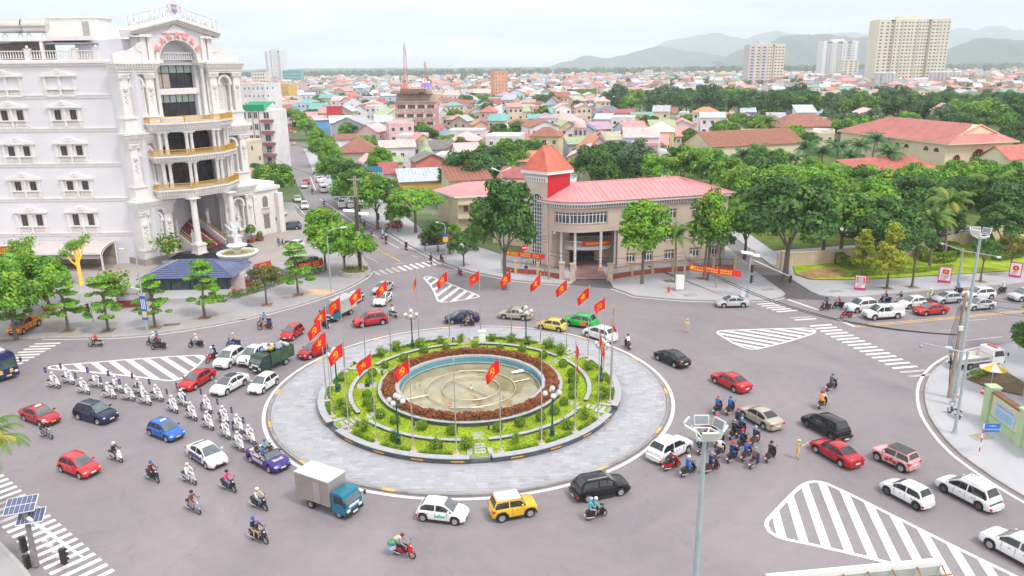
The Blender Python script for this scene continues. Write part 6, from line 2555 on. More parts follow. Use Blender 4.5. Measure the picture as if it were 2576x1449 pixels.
while cnt<225 and bf<20000:
 bf+=1
 y=175+(rt .random()**1.15)*420
 x=rt .uniform(-.42,.62)*y
 w,d=rt .uniform(6.5,11),rt .uniform(8,14)
 if not by(x,y,max(w,d)*.5):
  continue
 dS .append((y,x,w,d))
 bI .append((x,y,max(w,d)*.55))
 cnt+=1
for i,(y,x,w,d)in enumerate(sorted(dS)):
 al=rt .choice(('gs','gs','gs','gf','gf','hip','hip','flat','flat','shed'))
 wl,rf=rt .choice(walls),rt .choice(roofs)
 fl=rt .choice((1,2,2,2,3))
 ze=3.4*fl+rt .uniform(0,.8)
 u_,v_=dv(x,y,ze)
 kn={'gs':'roof','gf':'gable roof','hip':'hip roof','flat':'flat roof','shed':'sloping roof'}[al]
 if al=='flat':
  lab='%s flat roofed %d storey house'%(ep .get(wl,wl),fl)
 else:
  lab='%s %s house with %s %s'%(ep .get(wl,wl),('low','two storey','three storey')[fl-1],RNAME[rf],kn)
 lab+=', '+zone(x,y)
 cm[lab]=cm .get(lab,0)+1
 lab=lab .replace('behind the hotel district','left of mid town')+', %s such'%a4(cm[lab]-1)
 lab=lab .replace(' 1 storey',' low').replace(' 2 storey',' two storey').replace(' 3 storey',' three storey')
 house((x-w/2,y-d/2),rt .choice((-.25,-.2,-.1,.1,.25))+rt .uniform(-.08,.08),w,d,ze,rt .uniform(1.8,3.4),al,wl,rf,lab,floors=fl,frames=y<300,rng_=rt)
far_m=[WM[k]for k in('white','cream','paleblue','pink','beige','gray')]+[RM[k]for k in('pinkred','red','orange','brown','palepink','gray','teal','steel','graytile','white')]+[HWIN]
mb=MB()
k=0
bf=0
while k<2600 and bf<40000:
 bf+=1
 y=480+(rt .random()**1.5)*2100
 x=rt .uniform(-.45,.72)*y
 w,d=rt .uniform(7,15),rt .uniform(9,18)
 if y<1400:
  if not by(x,y,max(w,d)*.45):
   continue
  if y<900:
   bI .append((x,y,max(w,d)*.42))
 fl=rt .choice((1,1,2,2,3))
 ze=3.4*fl+rt .uniform(0,1)
 rh=rt .uniform(1.8,3.6)
 al=rt .choice(('gs','gs','gf','hip','flat'))
 b=len(mb .v)
 an=rt .uniform(-.4,.4)
 mb .mat(rt .choice((0,0,0,1,1,2,3,4,5)))
 wk=mb .k
 c9(mb,w,d,ze,rh,al)
 mb .mat(rt .choice((6,6,7,8,9,10,10,11,12,13,14,15))if al!='flat' else rt .choice((wk,15)))
 dd(mb,w,d,ze,rh,al,.4)
 if y<1100:
  mb .mat(16)
  for f_ in range(fl):
   for q in range(3):
    if rt .random()<.75:
     xx=(q+.5)*w/3
     mb .quad((xx-.6,-.05,f_*3.4+1.1),(xx+.6,-.05,f_*3.4+1.1),(xx+.6,-.05,f_*3.4+2.5),(xx-.6,-.05,f_*3.4+2.5))
 c_,s_=math .cos(an),math .sin(an)
 for i in range(b,len(mb .v)):
  vx,vy,vz=mb .v[i]
  mb .v[i]=(x+vx*c_-vy*s_,y+vx*s_+vy*c_,vz)
 k+=1
aq(mb .obj('distant_town',far_m),'stuff','mass of small roofs of the distant town below the horizon','town')
WAT=M('river_water',(.45,.44,.38),.06,.05,.01,spec=.8)
rvr=[tuple(g(x,y))[:2]for x,y in((760,183.5),(1000,183),(1300,182),(1720,178.5),(1720,175),(1300,177.8),(1000,179),(760,180))]
mb=MB()
mb .prism(rvr,-.24,-.15)
aq(mb .obj('river',M('river_bright',(.62,.60,.55),.12,.04,.01)))
pnd=[tuple(g(x,y))[:2]for x,y in((1640,276),(1760,273),(2000,283),(2250,292),(2330,302),(2250,318),(2100,316),(1800,303),(1660,290))]
mb=MB()
mb .prism(pnd,-.24,-.10)
aq(mb .obj('pond',M('pond_water',(.22,.22,.10),.07,.25,.03,spec=.8,bump=.05,bscale=.6)))
bank=aF([tuple(g(x,y))[:2]for x,y in((1600,272),(1760,270),(2000,279),(2260,289))],1)
mb=strip(bank,0,5,.9)
mb2=MB()
cb=bv(bank)
cb .band(mb2,0,cb .L[-1],-.2,1.3,0,.5)
aq(mb2 .obj('pond_bank',M('stone_bank',(.30,.26,.24),.9,.25,.3)))
def cP(name,sil,Y,av,mat,foot=-5,seed=0):
 r_=random .Random(seed)
 cr_=[]
 ai=[]
 for(a,b),(c,d)in zip(sil,sil[1:]):
  k=max(2,int((c-a)/9))
  for i in range(k):
   t=i/k
   t2=t*t*(3-2*t)
   ai .append((a+(c-a)*t,b+(d-b)*t2+r_ .uniform(-.5,.5)))
 ai .append(sil[-1])
 cS=12
 mb=MB()
 for i,(px,py)in enumerate(ai):
  cst=at(px,py,Y)
  for j in range(cS+1):
   t=j/cS
   if t<=.55:
    f_=(t/.55)**1.1
   else:
    f_=1-((t-.55)/.45)
   gl=.14*math .sin(i*.55+j*.4+seed)+.10*math .sin(i*1.3+seed*2)+r_ .uniform(-.05,.05)
   z=foot+(cst .z-foot)*max(0,f_+gl*(1-f_)*f_*2.2)
   y=Y+(t-.55)*av
   mb .v .append((cst .x*(y/Y*.35+.65),y,z))
 k=cS+1
 for i in range(len(ai)-1):
  for j in range(cS):
   mb .f .append((i*k+j,(i+1)*k+j,(i+1)*k+j+1,i*k+j+1))
   mb .m .append(0)
 return aq(mb .obj(name,mat,None,True))
dB=M('forest_hill',(.035,.06,.03),.95,.3,.004)
cP('hills',[(1370,168),(1430,152),(1480,136),(1522,144),(1560,139),(1600,126),(1640,114),(1668,112),(1710,121),(1760,127),(1800,138),(1860,150),(1900,155)],7000,2500,dB,seed=1)
cP('hills',[(1800,150),(1880,118),(1940,98),(1985,84),(2020,78),(2060,79),(2110,86),(2160,88),(2210,84),(2270,95),(2340,118),(2420,150)],6000,2500,dB,seed=2)
cP('hills',[(2300,160),(2370,138),(2405,116),(2440,101),(2470,92),(2510,89),(2545,96),(2600,101),(2700,120)],5200,2200,dB,seed=3)
cP('mountains',[(1560,140),(1620,122),(1690,96),(1730,86),(1770,79),(1800,77),(1835,85),(1880,89),(1930,75),(1962,71),(2005,78),(2050,84),(2110,74),(2180,80),(2260,78),(2340,80),(2390,70),(2422,61),(2460,70),(2500,57),(2540,66),(2620,74),(2750,90)],11000,3000,dB,seed=4)
cP('far_shore',[(560,176),(700,172),(900,170.5),(1100,170),(1300,168),(1500,166),(1700,163),(1900,160)],6500,1800,dB,seed=5)
hz=MB()
hz .bx(-12000,12000,-300,13500,-30,1100)
hm=bpy .data .materials .new('haze_air')
hm .use_nodes=True
ht=hm .node_tree
ht .nodes .clear()
ho=ht .nodes .new('ShaderNodeOutputMaterial')
hv=ht .nodes .new('ShaderNodeVolumePrincipled')
hv .inputs['Color'].default_value=(.84,.91,1.,1)
hv .inputs['Density'].default_value=.00016
hv .inputs['Anisotropy'].default_value=.0
ht .links .new(hv .outputs[0],ho .inputs['Volume'])
aq(hz .obj('haze',hm),'stuff')
def aT(name,cols):
 return[M('%s_%d'%(name,i),c,.6,.22,.5,trans=.28)for i,c in enumerate(cols)]
cV=aT('leaf_broad',((.091,.239,.027),(.125,.307,.033),(.068,.182,.027),(.227,.455,.036),(.387,.500,.046)))
a2=aT('leaf_light',((.170,.400,.033),(.220,.480,.036),(.130,.320,.027),(.300,.500,.040),(.110,.260,.024)))
G_YEL=aT('leaf_yellow',((.374,.431,.025),(.460,.475,.029),(.287,.374,.029),(.500,.489,.043),(.201,.287,.029)))
dJ=aT('leaf_dark',((.065,.173,.032),(.050,.138,.027),(.088,.211,.036),(.126,.275,.036),(.069,.161,.042)))
cT=aT('leaf_olive',((.156,.169,.026),(.208,.182,.033),(.117,.156,.026),(.247,.195,.039),(.091,.130,.026)))
G_BLUE=aT('leaf_blue',((.094,.198,.085),(.112,.235,.094),(.071,.160,.066),(.140,.263,.085),(.085,.169,.056)))
def ak(seed,rx,rz,nc,leaves,ls,aO,cQ='round',cr=None):
 r_=random .Random(seed)
 ai=[]
 dM=[]
 for i in range(nc):
  for _ in range(20):
   v=Vector((r_ .gauss(0,1),r_ .gauss(0,1),r_ .gauss(0,1))).normalized()
   if v .z>-.45:
    break
  q=r_ .uniform(.62,1.)
  if cQ=='round':
   p=Vector((v .x*rx*q,v .y*rx*q,v .z*rz*q))
  elif cQ=='cone':
   h=r_ .random()**1.4
   a=r_ .uniform(0,6.283)
   rr=rx*(1-h)**.75*r_ .uniform(.45,1)
   p=Vector((rr*math .cos(a),rr*math .sin(a),-rz+2*rz*h))
  elif cQ=='tier':
   lv=r_ .choice((-1,-.45,.1,.55,.95))
   a=r_ .uniform(0,6.283)
   rr=rx*(1.-.28*(lv+1))*math .sqrt(r_ .uniform(.05,1))
   p=Vector((rr*math .cos(a),rr*math .sin(a),lv*rz+r_ .uniform(-.1,.1)))
  else:
   a=r_ .uniform(0,6.283)
   rr=rx*math .sqrt(r_ .random())
   p=Vector((rr*math .cos(a),rr*math .sin(a),rz*(1-(rr/rx)**2)-rz*.4+r_ .uniform(-.3,.3)))
  dM .append((p,(cr or rx*.30)*r_ .uniform(.7,1.25)))
 per=leaves//nc
 for p,c in dM:
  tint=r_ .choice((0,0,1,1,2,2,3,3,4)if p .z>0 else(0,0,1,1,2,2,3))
  flat=.35 if cQ in('tier','umbrella')else .8
  for i in range(per):
   v=Vector((r_ .gauss(0,1),r_ .gauss(0,1),r_ .gauss(0,1))).normalized()
   if v .z<-.3 and r_ .random()<.7:
    v .z=-v .z
   q=c*r_ .uniform(.72,1.08)
   t=tint if r_ .random()<.72 else r_ .randrange(5)
   ai .append((p+Vector((v .x*q,v .y*q,v .z*q*flat)),v,t))
 return az('crown',ai,ls,aO,.35,seed)
def aj(seed,h,r0,spread,ef=5,de=.0):
 r_=random .Random(seed)
 mb=MB()
 a=r_ .uniform(0,6.28)
 top=Vector((de*math .cos(a)*h,de*math .sin(a)*h,h))
 mb .tube([(0,0,-.2),(r_ .uniform(-.05,.05),r_ .uniform(-.05,.05),h*.35),tuple(top*.7+Vector((r_ .uniform(-.1,.1),0,0))),tuple(top)],[r0*1.35,r0,r0*.85,r0*.7],7)
 for i in range(ef):
  a=6.283*i/ef+r_ .uniform(-.4,.4)
  s=spread*r_ .uniform(.55,1)
  e=top+Vector((s*math .cos(a),s*math .sin(a),s*r_ .uniform(.7,1.3)))
  m_=top .lerp(e,.5)+Vector((0,0,s*.12))
  st=top*r_ .uniform(.75,1.)
  mb .tube([tuple(st),tuple(m_),tuple(e)],[r0*.5,r0*.33,r0*.12],5)
 return mb .mesh('trunk',BARK,True)
cM={}
def al(name,crowns,th,cz,trunks):
 cM[name]=(crowns,cz,trunks)
al('broad',[ak(200+i,4.3,3.3,62,6800,.52,cV)for i in range(3)],0,6.3,[aj(i,3.4,.26,2.6)for i in range(2)])
al('dark',[ak(210+i,4.2,3.5,58,6400,.5,dJ)for i in range(2)],0,6.6,[aj(10+i,3.6,.28,2.6)for i in range(2)])
al('light',[ak(220+i,3.8,3.2,52,5800,.48,a2)for i in range(2)],0,5.9,[aj(20+i,3.,.22,2.2)for i in range(2)])
al('blue',[ak(230+i,4.6,4.4,50,4600,.6,G_BLUE)for i in range(2)],0,7.2,[aj(30,3.8,.3,2.6)])
al('umbrella',[ak(240+i,4.6,2.,46,5000,.46,a2,'umbrella',1.25)for i in range(2)],0,6.,[aj(40,4.2,.24,3.)])
al('young',[ak(250+i,2.3,2.35,42,3900,.30,a2,'tier',.62)for i in range(4)],0,4.7,[aj(50+i,4.6,.15,1.2,6,.03)for i in range(3)])
al('brownish',[ak(260,2.2,1.9,34,2300,.30,cT,'round',.7)],0,4.2,[aj(60,3.2,.13,1.2)])
al('yellow',[ak(270+i,2.6,3.2,44,3200,.36,G_YEL,'cone',.75)for i in range(2)],0,6.,[aj(70,4.4,.15,1.6)])
al('sparse',[ak(280,2.6,2.4,26,1500,.36,dJ,'round',.8)],0,6.4,[aj(80,4.4,.16,2.)])
al('olive',[ak(290,3.6,2.6,46,4200,.46,cT)],0,4.6,[aj(90,2.6,.2,2.)])
al('tall',[ak(300+i,2.7,4.2,60,5600,.42,a2 if i else cV,'round',1.05)for i in range(2)],0,6.6,[aj(95,4.2,.2,1.8)])
tcount={}
def c6(kd,p,s,ae,rng_=None,sz=1.,var=None,group=None,cat='tree',name=None):
 r_=rng_ or random .Random(int(p[0]*31+p[1]*17))
 cr_,cz,tr_=cM[kd]
 t=ad(name or 'tree',ae,cat,(p[0],p[1],.13),r_ .uniform(0,6.28),group)
 t .scale=(s,s,s*sz)
 i=r_ .randrange(len(cr_))if var is None else var%len(cr_)
 O('crown',cr_[i],t,(0,0,cz))
 O('trunk',tr_[r_ .randrange(len(tr_))],t)
 return t
def tc(kd,x,y,s,ae,sz=1.,var=None,group=None,**kw):
 h=cM[kd][1]*s*sz
 p=g(x,y,h)
 return c6(kd,p,s,ae,None,sz,var,group,**kw)
def tb(kd,x,y,s,ae,sz=1.,var=None,group=None,**kw):
 return c6(kd,g(x,y,.13),s,ae,None,sz,var,group,**kw)
def ba(seed,h,nf,L_,droop,r0=.17,aO=None,de=.06):
 r_=random .Random(seed)
 a=r_ .uniform(0,6.28)
 top=Vector((de*h*math .cos(a),de*h*math .sin(a),h))
 mb=MB()
 mb .tube([(0,0,-.2),(top .x*.25,top .y*.25,h*.35),(top .x*.6,top .y*.6,h*.7),tuple(top)],[r0*1.5,r0,r0*.85,r0*.75],8)
 tr_=mb .mesh('trunk',M('palm_bark',(.22,.18,.145),.9,.25,2,bump=.5,bscale=6),True)
 mb=MB()
 for f_ in range(nf):
  a=6.283*f_/nf+r_ .uniform(-.25,.25)
  el=r_ .uniform(-.15,1.25)
  d=Vector((math .cos(a),math .sin(a),0))
  aG=Vector((-d .y,d .x,0))
  L=L_*r_ .uniform(.8,1.1)
  prev=None
  seg=14
  ai=[]
  for i in range(seg+1):
   t=i/seg
   ang=el-droop*t*t*1.9
   if i==0:
    q=top .copy()
   else:
    q=ai[-1]+(d*math .cos(ang)+Vector((0,0,math .sin(ang))))*(L/seg)
   ai .append(q)
  mb .mat(f_%3 if r_ .random()>.12 else 3)
  mb .tube([ai[0],ai[5],ai[10],ai[-1]],[.05,.035,.02,.008],3,False)
  for i in range(1,seg+1):
   t=i/seg
   ll=L*.26*math .sin(math .pi*min(1,t*.92+.08))**.6+.1
   fwd=(ai[i]-ai[i-1]).normalized()
   for k in(-1,1):
    for e in(0,.5):
     b=ai[i-1].lerp(ai[i],e)
     tip=b+(aG*k*.8+fwd*.55+Vector((0,0,-.45-.3*r_ .random()))).normalized()*ll*r_ .uniform(.8,1.1)
     w=fwd*.075
     mb .add([b-w,b+w,tip],[(0,1,2)])
 cr_=mb .mesh('crown',aO)
 return cr_,tr_
ds=aT('palm_leaf',((.144,.278,.035),(.192,.317,.042),(.106,.221,.035),(.461,.403,.077)))
dX=aT('palm_leaf_dark',((.078,.211,.056),(.111,.265,.066),(.062,.166,.044),(.177,.309,.066)))
ee={'coconut':[ba(400+i,7.5,22,4.3,1.,.17,ds)for i in range(3)],'bushy':[ba(410+i,6.,26,4.,.8,.2,dX,.03)for i in range(2)],'short':[ba(420,3.2,20,3.6,.95,.2,ds,.05)]}
def palm(kd,p,s,ae,var=0,group='palms',rz=None):
 t=ad('palm_tree',ae,'palm',(p[0],p[1],.13),rz if rz is not None else random .Random(int(p[0]*7)).uniform(0,6),group)
 t .scale=(s,s,s)
 c,tr_=ee[kd][var%len(ee[kd])]
 O('crown',c,t)
 O('trunk',tr_,t)
PH={'coconut':7.3,'bushy':6.,'short':3.2}
def pc(kd,x,y,s,ae,var=0,rz=None):
 palm(kd,g(x,y,PH[kd]*s),s,ae,var,rz=rz)
PT='young trees along the plaza pavement'
for i,(x,y,s,kd,dc)in enumerate(((47,836,1.05,'young','young tree beside the orange pickup'),(172,832,1.,'young','young tree second from left on the plaza pavement'),(273,831,.98,'young','young tree behind the red signal on the plaza pavement'),(391,824,.95,'young','young tree right of the blue banner lamp post'),(516,799,1.08,'young','young tree before the blue tiled kiosk'),(671,767,.95,'brownish','brownish young tree before the red car'),(750,742,1.05,'young','young tree before the parked cars of the hotel'))):
 tb(kd,x,y,s,dc,1.,i,PT)
tc('light',60,702,.98,'full green tree left of the lit tree on the plaza')
tc('light',18,740,1.,'full green tree at the left edge of the plaza')
tc('light',108,690,.8,'yellowish green tree behind the plaza planter')
tc('tall',812,585,.95,'light green tree at the street corner, left of three',1.,1)
tc('light',862,605,.95,'green tree at the street corner, middle of three')
tc('light',902,622,.68,'small green tree beside the tall utility pole')
for x,y,s,kd,lab in((688,452,1.05,'broad','big green tree beside the hotel annex at the street'),(674,372,1.,'dark','dark green tree, second along the left street side'),(668,330,1.,'broad','green tree, third along the left street side'),(672,295,1.1,'light','green tree, fourth along the left street side'),(665,268,1.,'light','green tree, last along the left street side'),(755,296,1.,'light','green tree, farthest on the right street side'),(768,318,1.1,'light','green tree, second farthest on the right street side'),(796,345,1.,'light','light green tree before the blue house'),(812,372,1.,'broad','green tree before the lavender gable'),(830,392,1.,'light','bright green tree by the brown roofs'),(842,425,1.,'broad','dense green tree right of the far street cars'),(880,445,1.,'dark','dark tree right of the parked white cars'),(905,452,1.15,'umbrella','yellow green spreading tree below the blue advert'),(900,478,1.1,'broad','green tree behind the tall utility pole'),(945,492,1.1,'broad','green tree right of the tall utility pole'),(1042,500,1.15,'umbrella','layered light green tree beside the cream annex'),(1000,540,.6,'light','small tree by the orange kiosk')):
 tc(kd,x,y,s,lab,group='street trees')
tc('dark',1268,555,1.05,'tall dark flowering tree hiding the annex',1.5,0)
tc('tall',1620,588,1.18,'bright green tree before the office front',1.,1)
tc('tall',1788,575,.95,'slender green tree before the office right end',1.3,0)
tc('sparse',1815,600,.8,'thin dark tree at the right corner of the office')
for i,(x,y,s,kd,lab)in enumerate(((1068,600,.55,'brownish','small brownish tree left of the office corner'),(1100,585,.55,'dark','small dark tree by the street left of the office'),(1130,605,.55,'olive','small olive tree near the blue street sign'),(1165,618,.55,'dark','small dark tree by the parked dark car'),(1190,595,.55,'olive','small olive tree left of the tall dark tree'),(1135,590,.5,'light','small green tree behind the olive one'),(1385,610,.35,'dark','small dark tree inside the fence by the concrete pole'))):
 tc(kd,x,y,s,lab,group='small trees left of the office')
pc('coconut',1706,600,.95,'coconut palm on the pavement before the office, left',0,.5)
pc('coconut',1778,578,1.02,'coconut palm on the pavement before the office, right',1,2.)
belt=[(1180,425,1.25,'dark'),(1225,405,1.1,'dark'),(1280,395,1.25,'broad'),(1320,420,.8,'light'),(1150,440,1.,'dark'),(1440,425,.9,'yellow'),(1490,410,1.2,'dark'),(1550,398,1.2,'dark'),(1600,405,1.1,'blue'),(1640,375,.9,'broad'),(1660,425,1.15,'light'),(1715,415,1.2,'broad'),(1690,392,.8,'olive'),(1770,388,1.2,'umbrella'),(1790,425,1.1,'broad'),(1830,440,1.1,'light'),(1590,432,.8,'dark'),(1530,436,.7,'dark')]
for i,(x,y,s,kd)in enumerate(belt):
 lab={'dark':'dark green','broad':'mid green','light':'light green','yellow':'yellow green','blue':'bluish green','olive':'olive brown','umbrella':'spreading green'}[kd]
 k=sum(1 for q in belt[:i]if q[3]==kd)
 tc(kd,x,y,s,'%s tree in the belt behind the office, %s from left of its colour'%(lab,a4(k)),group='tree belt behind the office')
park=[(1885,470,1.25,'broad'),(1880,560,1.,'broad'),(1858,505,.9,'light'),(1990,540,1.55,'dark'),(1925,430,1.2,'dark'),(1975,455,1.1,'broad'),(2060,470,1.2,'light'),(2125,540,1.25,'broad'),(2100,490,1.2,'light'),(2190,520,1.3,'light'),(2180,470,1.1,'broad'),(2250,560,1.1,'dark'),(2290,505,1.2,'dark'),(2250,475,1.1,'light'),(2340,470,1.15,'broad'),(2400,455,1.15,'light'),(2455,445,1.1,'broad'),(2510,450,1.1,'light'),(2560,460,1.1,'broad'),(2340,520,1.1,'broad'),(2420,500,1.1,'dark'),(2480,500,1.1,'dark'),(2550,515,1.2,'dark'),(1850,440,.9,'broad'),(1905,400,.9,'broad'),(1960,405,.9,'light'),(2040,430,.9,'light'),(2110,440,.9,'light'),(2080,545,1.,'dark'),(2215,590,.9,'dark'),(2010,495,1.,'light'),(2370,560,.8,'dark'),(2530,560,.9,'dark'),(2300,440,.8,'light'),(2560,340,1.2,'dark'),(2530,310,1.,'olive'),(2150,400,.75,'olive')]
for i,(x,y,s,kd)in enumerate(park):
 lab={'dark':'dark green','broad':'mid green','light':'light green','olive':'olive brown'}[kd]
 same=sorted([q for q in park if q[3]==kd],key=lambda q:q[0])
 tc(kd,x,y,s,'large %s tree in the park, %s from left of its colour'%(lab,a4(same .index((x,y,s,kd)))),group='park trees')
for i,(x,y,s,kd)in enumerate(((1870,392,1.2,'bushy'),(1905,380,1.1,'bushy'),(2030,372,1.3,'bushy'),(2070,385,1.2,'bushy'),(2110,372,1.3,'bushy'),(2165,368,1.2,'bushy'),(2200,352,1.35,'bushy'),(2235,385,1.3,'bushy'),(2000,400,1.,'bushy'),(2140,395,1.1,'bushy'),(1925,310,1.4,'coconut'),(2395,520,1.2,'coconut'),(2488,478,1.35,'coconut'),(2355,560,1.,'coconut'))):
 pc(kd,x,y,s,'%s, %s from left among the park palms'%('feathery dark palm' if kd=='bushy' else 'tall coconut palm',a4(sorted([1870,1905,2030,2070,2110,2165,2200,2235,2000,2140,1925,2395,2488,2355]).index(x))),i)
tb('yellow',2231,725,1.,'yellow leaved tree on the park pavement, right one',1.,0)
tb('yellow',2168,694,.82,'yellow green tree in the park garden, left one',1.,1)
tb('sparse',2294,722,1.,'dark thin tree right of the yellow tree')
tb('sparse',2466,708,.8,'thin tree between the right posters')
tb('brownish',2540,690,1.,'small brownish tree at the right end of the park garden')
c6('broad',(60.5,77.5),.95,'big green tree at the right edge behind the utility poles')
c6('dark',(52.5,68.),.85,'dense green tree behind the green poster wall')
c6('broad',(58.,62.),.8,'green tree right of the green poster wall')
pc('coconut',-62,1135,.9,'palm crown reaching in at the lower left edge',2,1.2)
rp=random .Random(21)
dR=[]
for i in range(58):
 u=1560+i*17.5+rp .uniform(-8,8)
 v=(256 if i%2 else 246)+(u-1560)*.016+rp .uniform(-4,4)
 dR .append((u,v,rp .uniform(1.25,1.9),rp .choice(('broad','dark','blue','blue','light','dark'))))
for i in range(20):
 dR .append((2330+rp .uniform(0,260),262+rp .uniform(0,45),rp .uniform(1.1,1.7),rp .choice(('broad','light','dark'))))
for i,(u,v,s,kd)in enumerate(sorted(dR)):
 p=g(u,v,cM[kd][1]*s)
 if p .y>800:
  continue
 c6(kd,p,s,'%s green tree behind the pond, %s from left in that row'%({'dark':'dark','broad':'mid','light':'light','blue':'bluish'}[kd],a4(i)),rp,group='trees behind the pond')
rh_=random .Random(33)
k=0
bf=0
dj=[]
while k<120 and bf<9000:
 bf+=1
 y=190+rh_ .random()**1.2*460
 x=rh_ .uniform(-.42,.6)*y
 r2=3.
 if not by(x,y,r2):
  continue
 bI .append((x,y,3.))
 dj .append((y,x))
 k+=1
dj .sort()
zc={}
for y,x in dj:
 kd=rh_ .choice(('broad','broad','dark','light','blue'))
 u_,v_=dv(x,y,5)
 z_=zone(x,y)
 key=(kd,z_)
 zc[key]=zc .get(key,0)+1
 c6(kd,(x,y),rh_ .uniform(.75,1.25),'%s green tree between the houses, %s, %s nearest such'%({'dark':'dark','broad':'mid','light':'light','blue':'bluish'}[kd],z_,a4(zc[key]-1)),rh_,group='trees between the houses')
fm=[]
for i in range(900):
 y=560+rh_ .random()**1.3*2200
 x=rh_ .uniform(-.46,.74)*y
 if y<900 and not by(x,y,4):
  continue
 for j in range(3):
  fm .append((x+rh_ .uniform(-9,9),y+rh_ .uniform(-9,9),rh_ .uniform(3,5.5)))
for i in range(420):
 u=rh_ .uniform(560,2640)
 y=rh_ .uniform(2500,4600)
 p=at(u,170,y)
 for j in range(3):
  fm .append((p .x+rh_ .uniform(-60,60),y+rh_ .uniform(-40,40),rh_ .uniform(8,14)))
mb=MB()
for x,y,s in fm:
 q=[]
 k=9
 b=len(mb .v)
 mb .mat(rh_ .choice((0,0,1,2)))
 mb .ball((x,y,s*.9),s,7,5,.85)
 for i in range(b,len(mb .v)):
  vx,vy,vz=mb .v[i]
  mb .v[i]=(vx+rh_ .uniform(-.28,.28)*s,vy+rh_ .uniform(-.28,.28)*s,vz+rh_ .uniform(-.28,.28)*s)
aq(mb .obj('distant_trees',[M('far_leaf_%d'%i,c,.9,.3,.3)for i,c in enumerate(((.035,.08,.02),(.05,.10,.025),(.028,.065,.02)))]),'stuff','dark green tree crowns scattered between the distant roofs','trees')
def bu(ai,w,h,ae,aO=cB,ls=.22,dens=150,ks=(0,0,1,2,2,3),z0=.13):
 cv_=bv(ai)
 r_=random .Random(len(ae))
 L=cv_ .L[-1]
 ps=[]
 for i in range(int(L*dens)):
  t=r_ .uniform(0,L)
  o=r_ .uniform(-w/2,w/2)
  e=r_ .random()
  z=z0+(h if e<.5 else r_ .uniform(.05,h))+r_ .gauss(0,.04)
  if e>=.5:
   o=math .copysign(w/2,o)
  q=cv_ .at(t,o)
  ps .append(((q[0]-ai[0][0],q[1]-ai[0][1],z),(0,-.3,.8),r_ .choice(ks)))
 ob=O('hedge',az('hedge',ps,ls,aO,.3,5))
 ob .location=(ai[0][0],ai[0][1],0)
 return tag(ob,ae,'hedge')
ZH=lambda lst:[tuple(n(600+x/3.22,850+y/3.22))[:2]for x,y in lst]
bu(ZH([(660,1010),(900,1010)]),1.,.8,'low green hedge before the blue tiled kiosk')
bu(ZH([(935,980),(1300,870),(1600,760),(2090,640)]),1.1,.8,'long clipped green hedge between hotel parking and pavement')
gz_=lambda lst:[tuple(n(2700+x/2.07,700+y/2.07))[:2]for x,y in lst]
bu(gz_([(1130,770),(1700,735),(2000,700)]),.8,.55,'low hedge along the park garden edge',b2,.2,110,(0,0,1,2),.26)
for i,(ai,lab)in enumerate((([(1080,650),(1110,680),(1180,700),(1240,715)],'curling green topiary creeping over the park garden, left'),([(1700,590),(1740,600),(1790,650),(1900,660),(2000,640)],'curling green topiary creeping over the park garden, middle'),([(1910,580),(1950,560),(2010,570),(2020,620)],'green topiary arch in the park garden, right of the trees'),([(2200,520),(2260,500),(2290,560)],'green topiary mound in the park garden, far right'),([(2340,640),(2460,620),(2570,600)],'low green topiary band at the right of the park garden'))):
 bu(gz_(ai),1.3,(1.7,1.5,1.6,2.,.9)[i],lab,b2,.26,260,(0,1,1,2),.26)
bE('flower_bed',[tuple(n(2700+x/2.07,700+y/2.07))[:2]for x,y in((740,745),(1000,690),(1200,740),(1080,775),(860,785))],.275,M('dry_bed',(.36,.22,.09),.95,.35,1.2))
def dL(name,c,metal=.15,dh=.28):
 return M('paint_'+name,c,dh,.0,metal=metal,coat=.35)
ar={k:dL(k,c)for k,c in{'red':(.50,.012,.02),'cherry':(.42,.012,.025),'bright red':(.68,.03,.04),'white':(.80,.80,.81),'navy':(.006,.010,.055),'blue':(.02,.13,.50),'purple':(.045,.025,.21),'silver':(.52,.53,.55),'beige':(.44,.39,.33),'black':(.006,.006,.008),'yellow':(.78,.46,.02),'lemon':(.72,.58,.12),'green':(.01,.48,.07),'pink':(.74,.38,.40),'orange':(.74,.22,.02),'teal':(.07,.12,.14),'darkgreen':(.008,.055,.035),'truckblue':(.01,.17,.27),'gray':(.30,.32,.34)}.items()}
TYRE=M('tyre_rubber',(.018,.018,.02),.8,.1)
RIMM=M('wheel_rim',(.55,.55,.57),.3,.05,metal=.7)
RIMD=M('dark_rim',(.16,.16,.17),.35,.05,metal=.6)
CGL=M('car_glass',(.018,.022,.028),.05,0,spec=.9)
d6=M('car_glass_pale',(.10,.125,.135),.05,.3,1.5,spec=.9)
aN=M('car_trim',(.025,.025,.028),.5,.05)
cN=M('headlight',(.80,.80,.80),.1,0,spec=.8)
ei=M('taillight',(.55,.01,.015),.2,0)
b9=M('plate_white',(.80,.80,.78),.5,.0)
bY=M('plate_yellow',(.80,.48,.04),.5,.0)
dK=M('car_seat',(.62,.52,.42),.7,.1)
def aZ(a,b,t):
 return a+(b-a)*t
def pw(ai,x):
 for(a,b),(c,d)in zip(ai,ai[1:]):
  if x<=c:
   return aZ(b,d,max(.0,(x-a)/max(1e-9,c-a)))
 return ai[-1][1]
d9={}
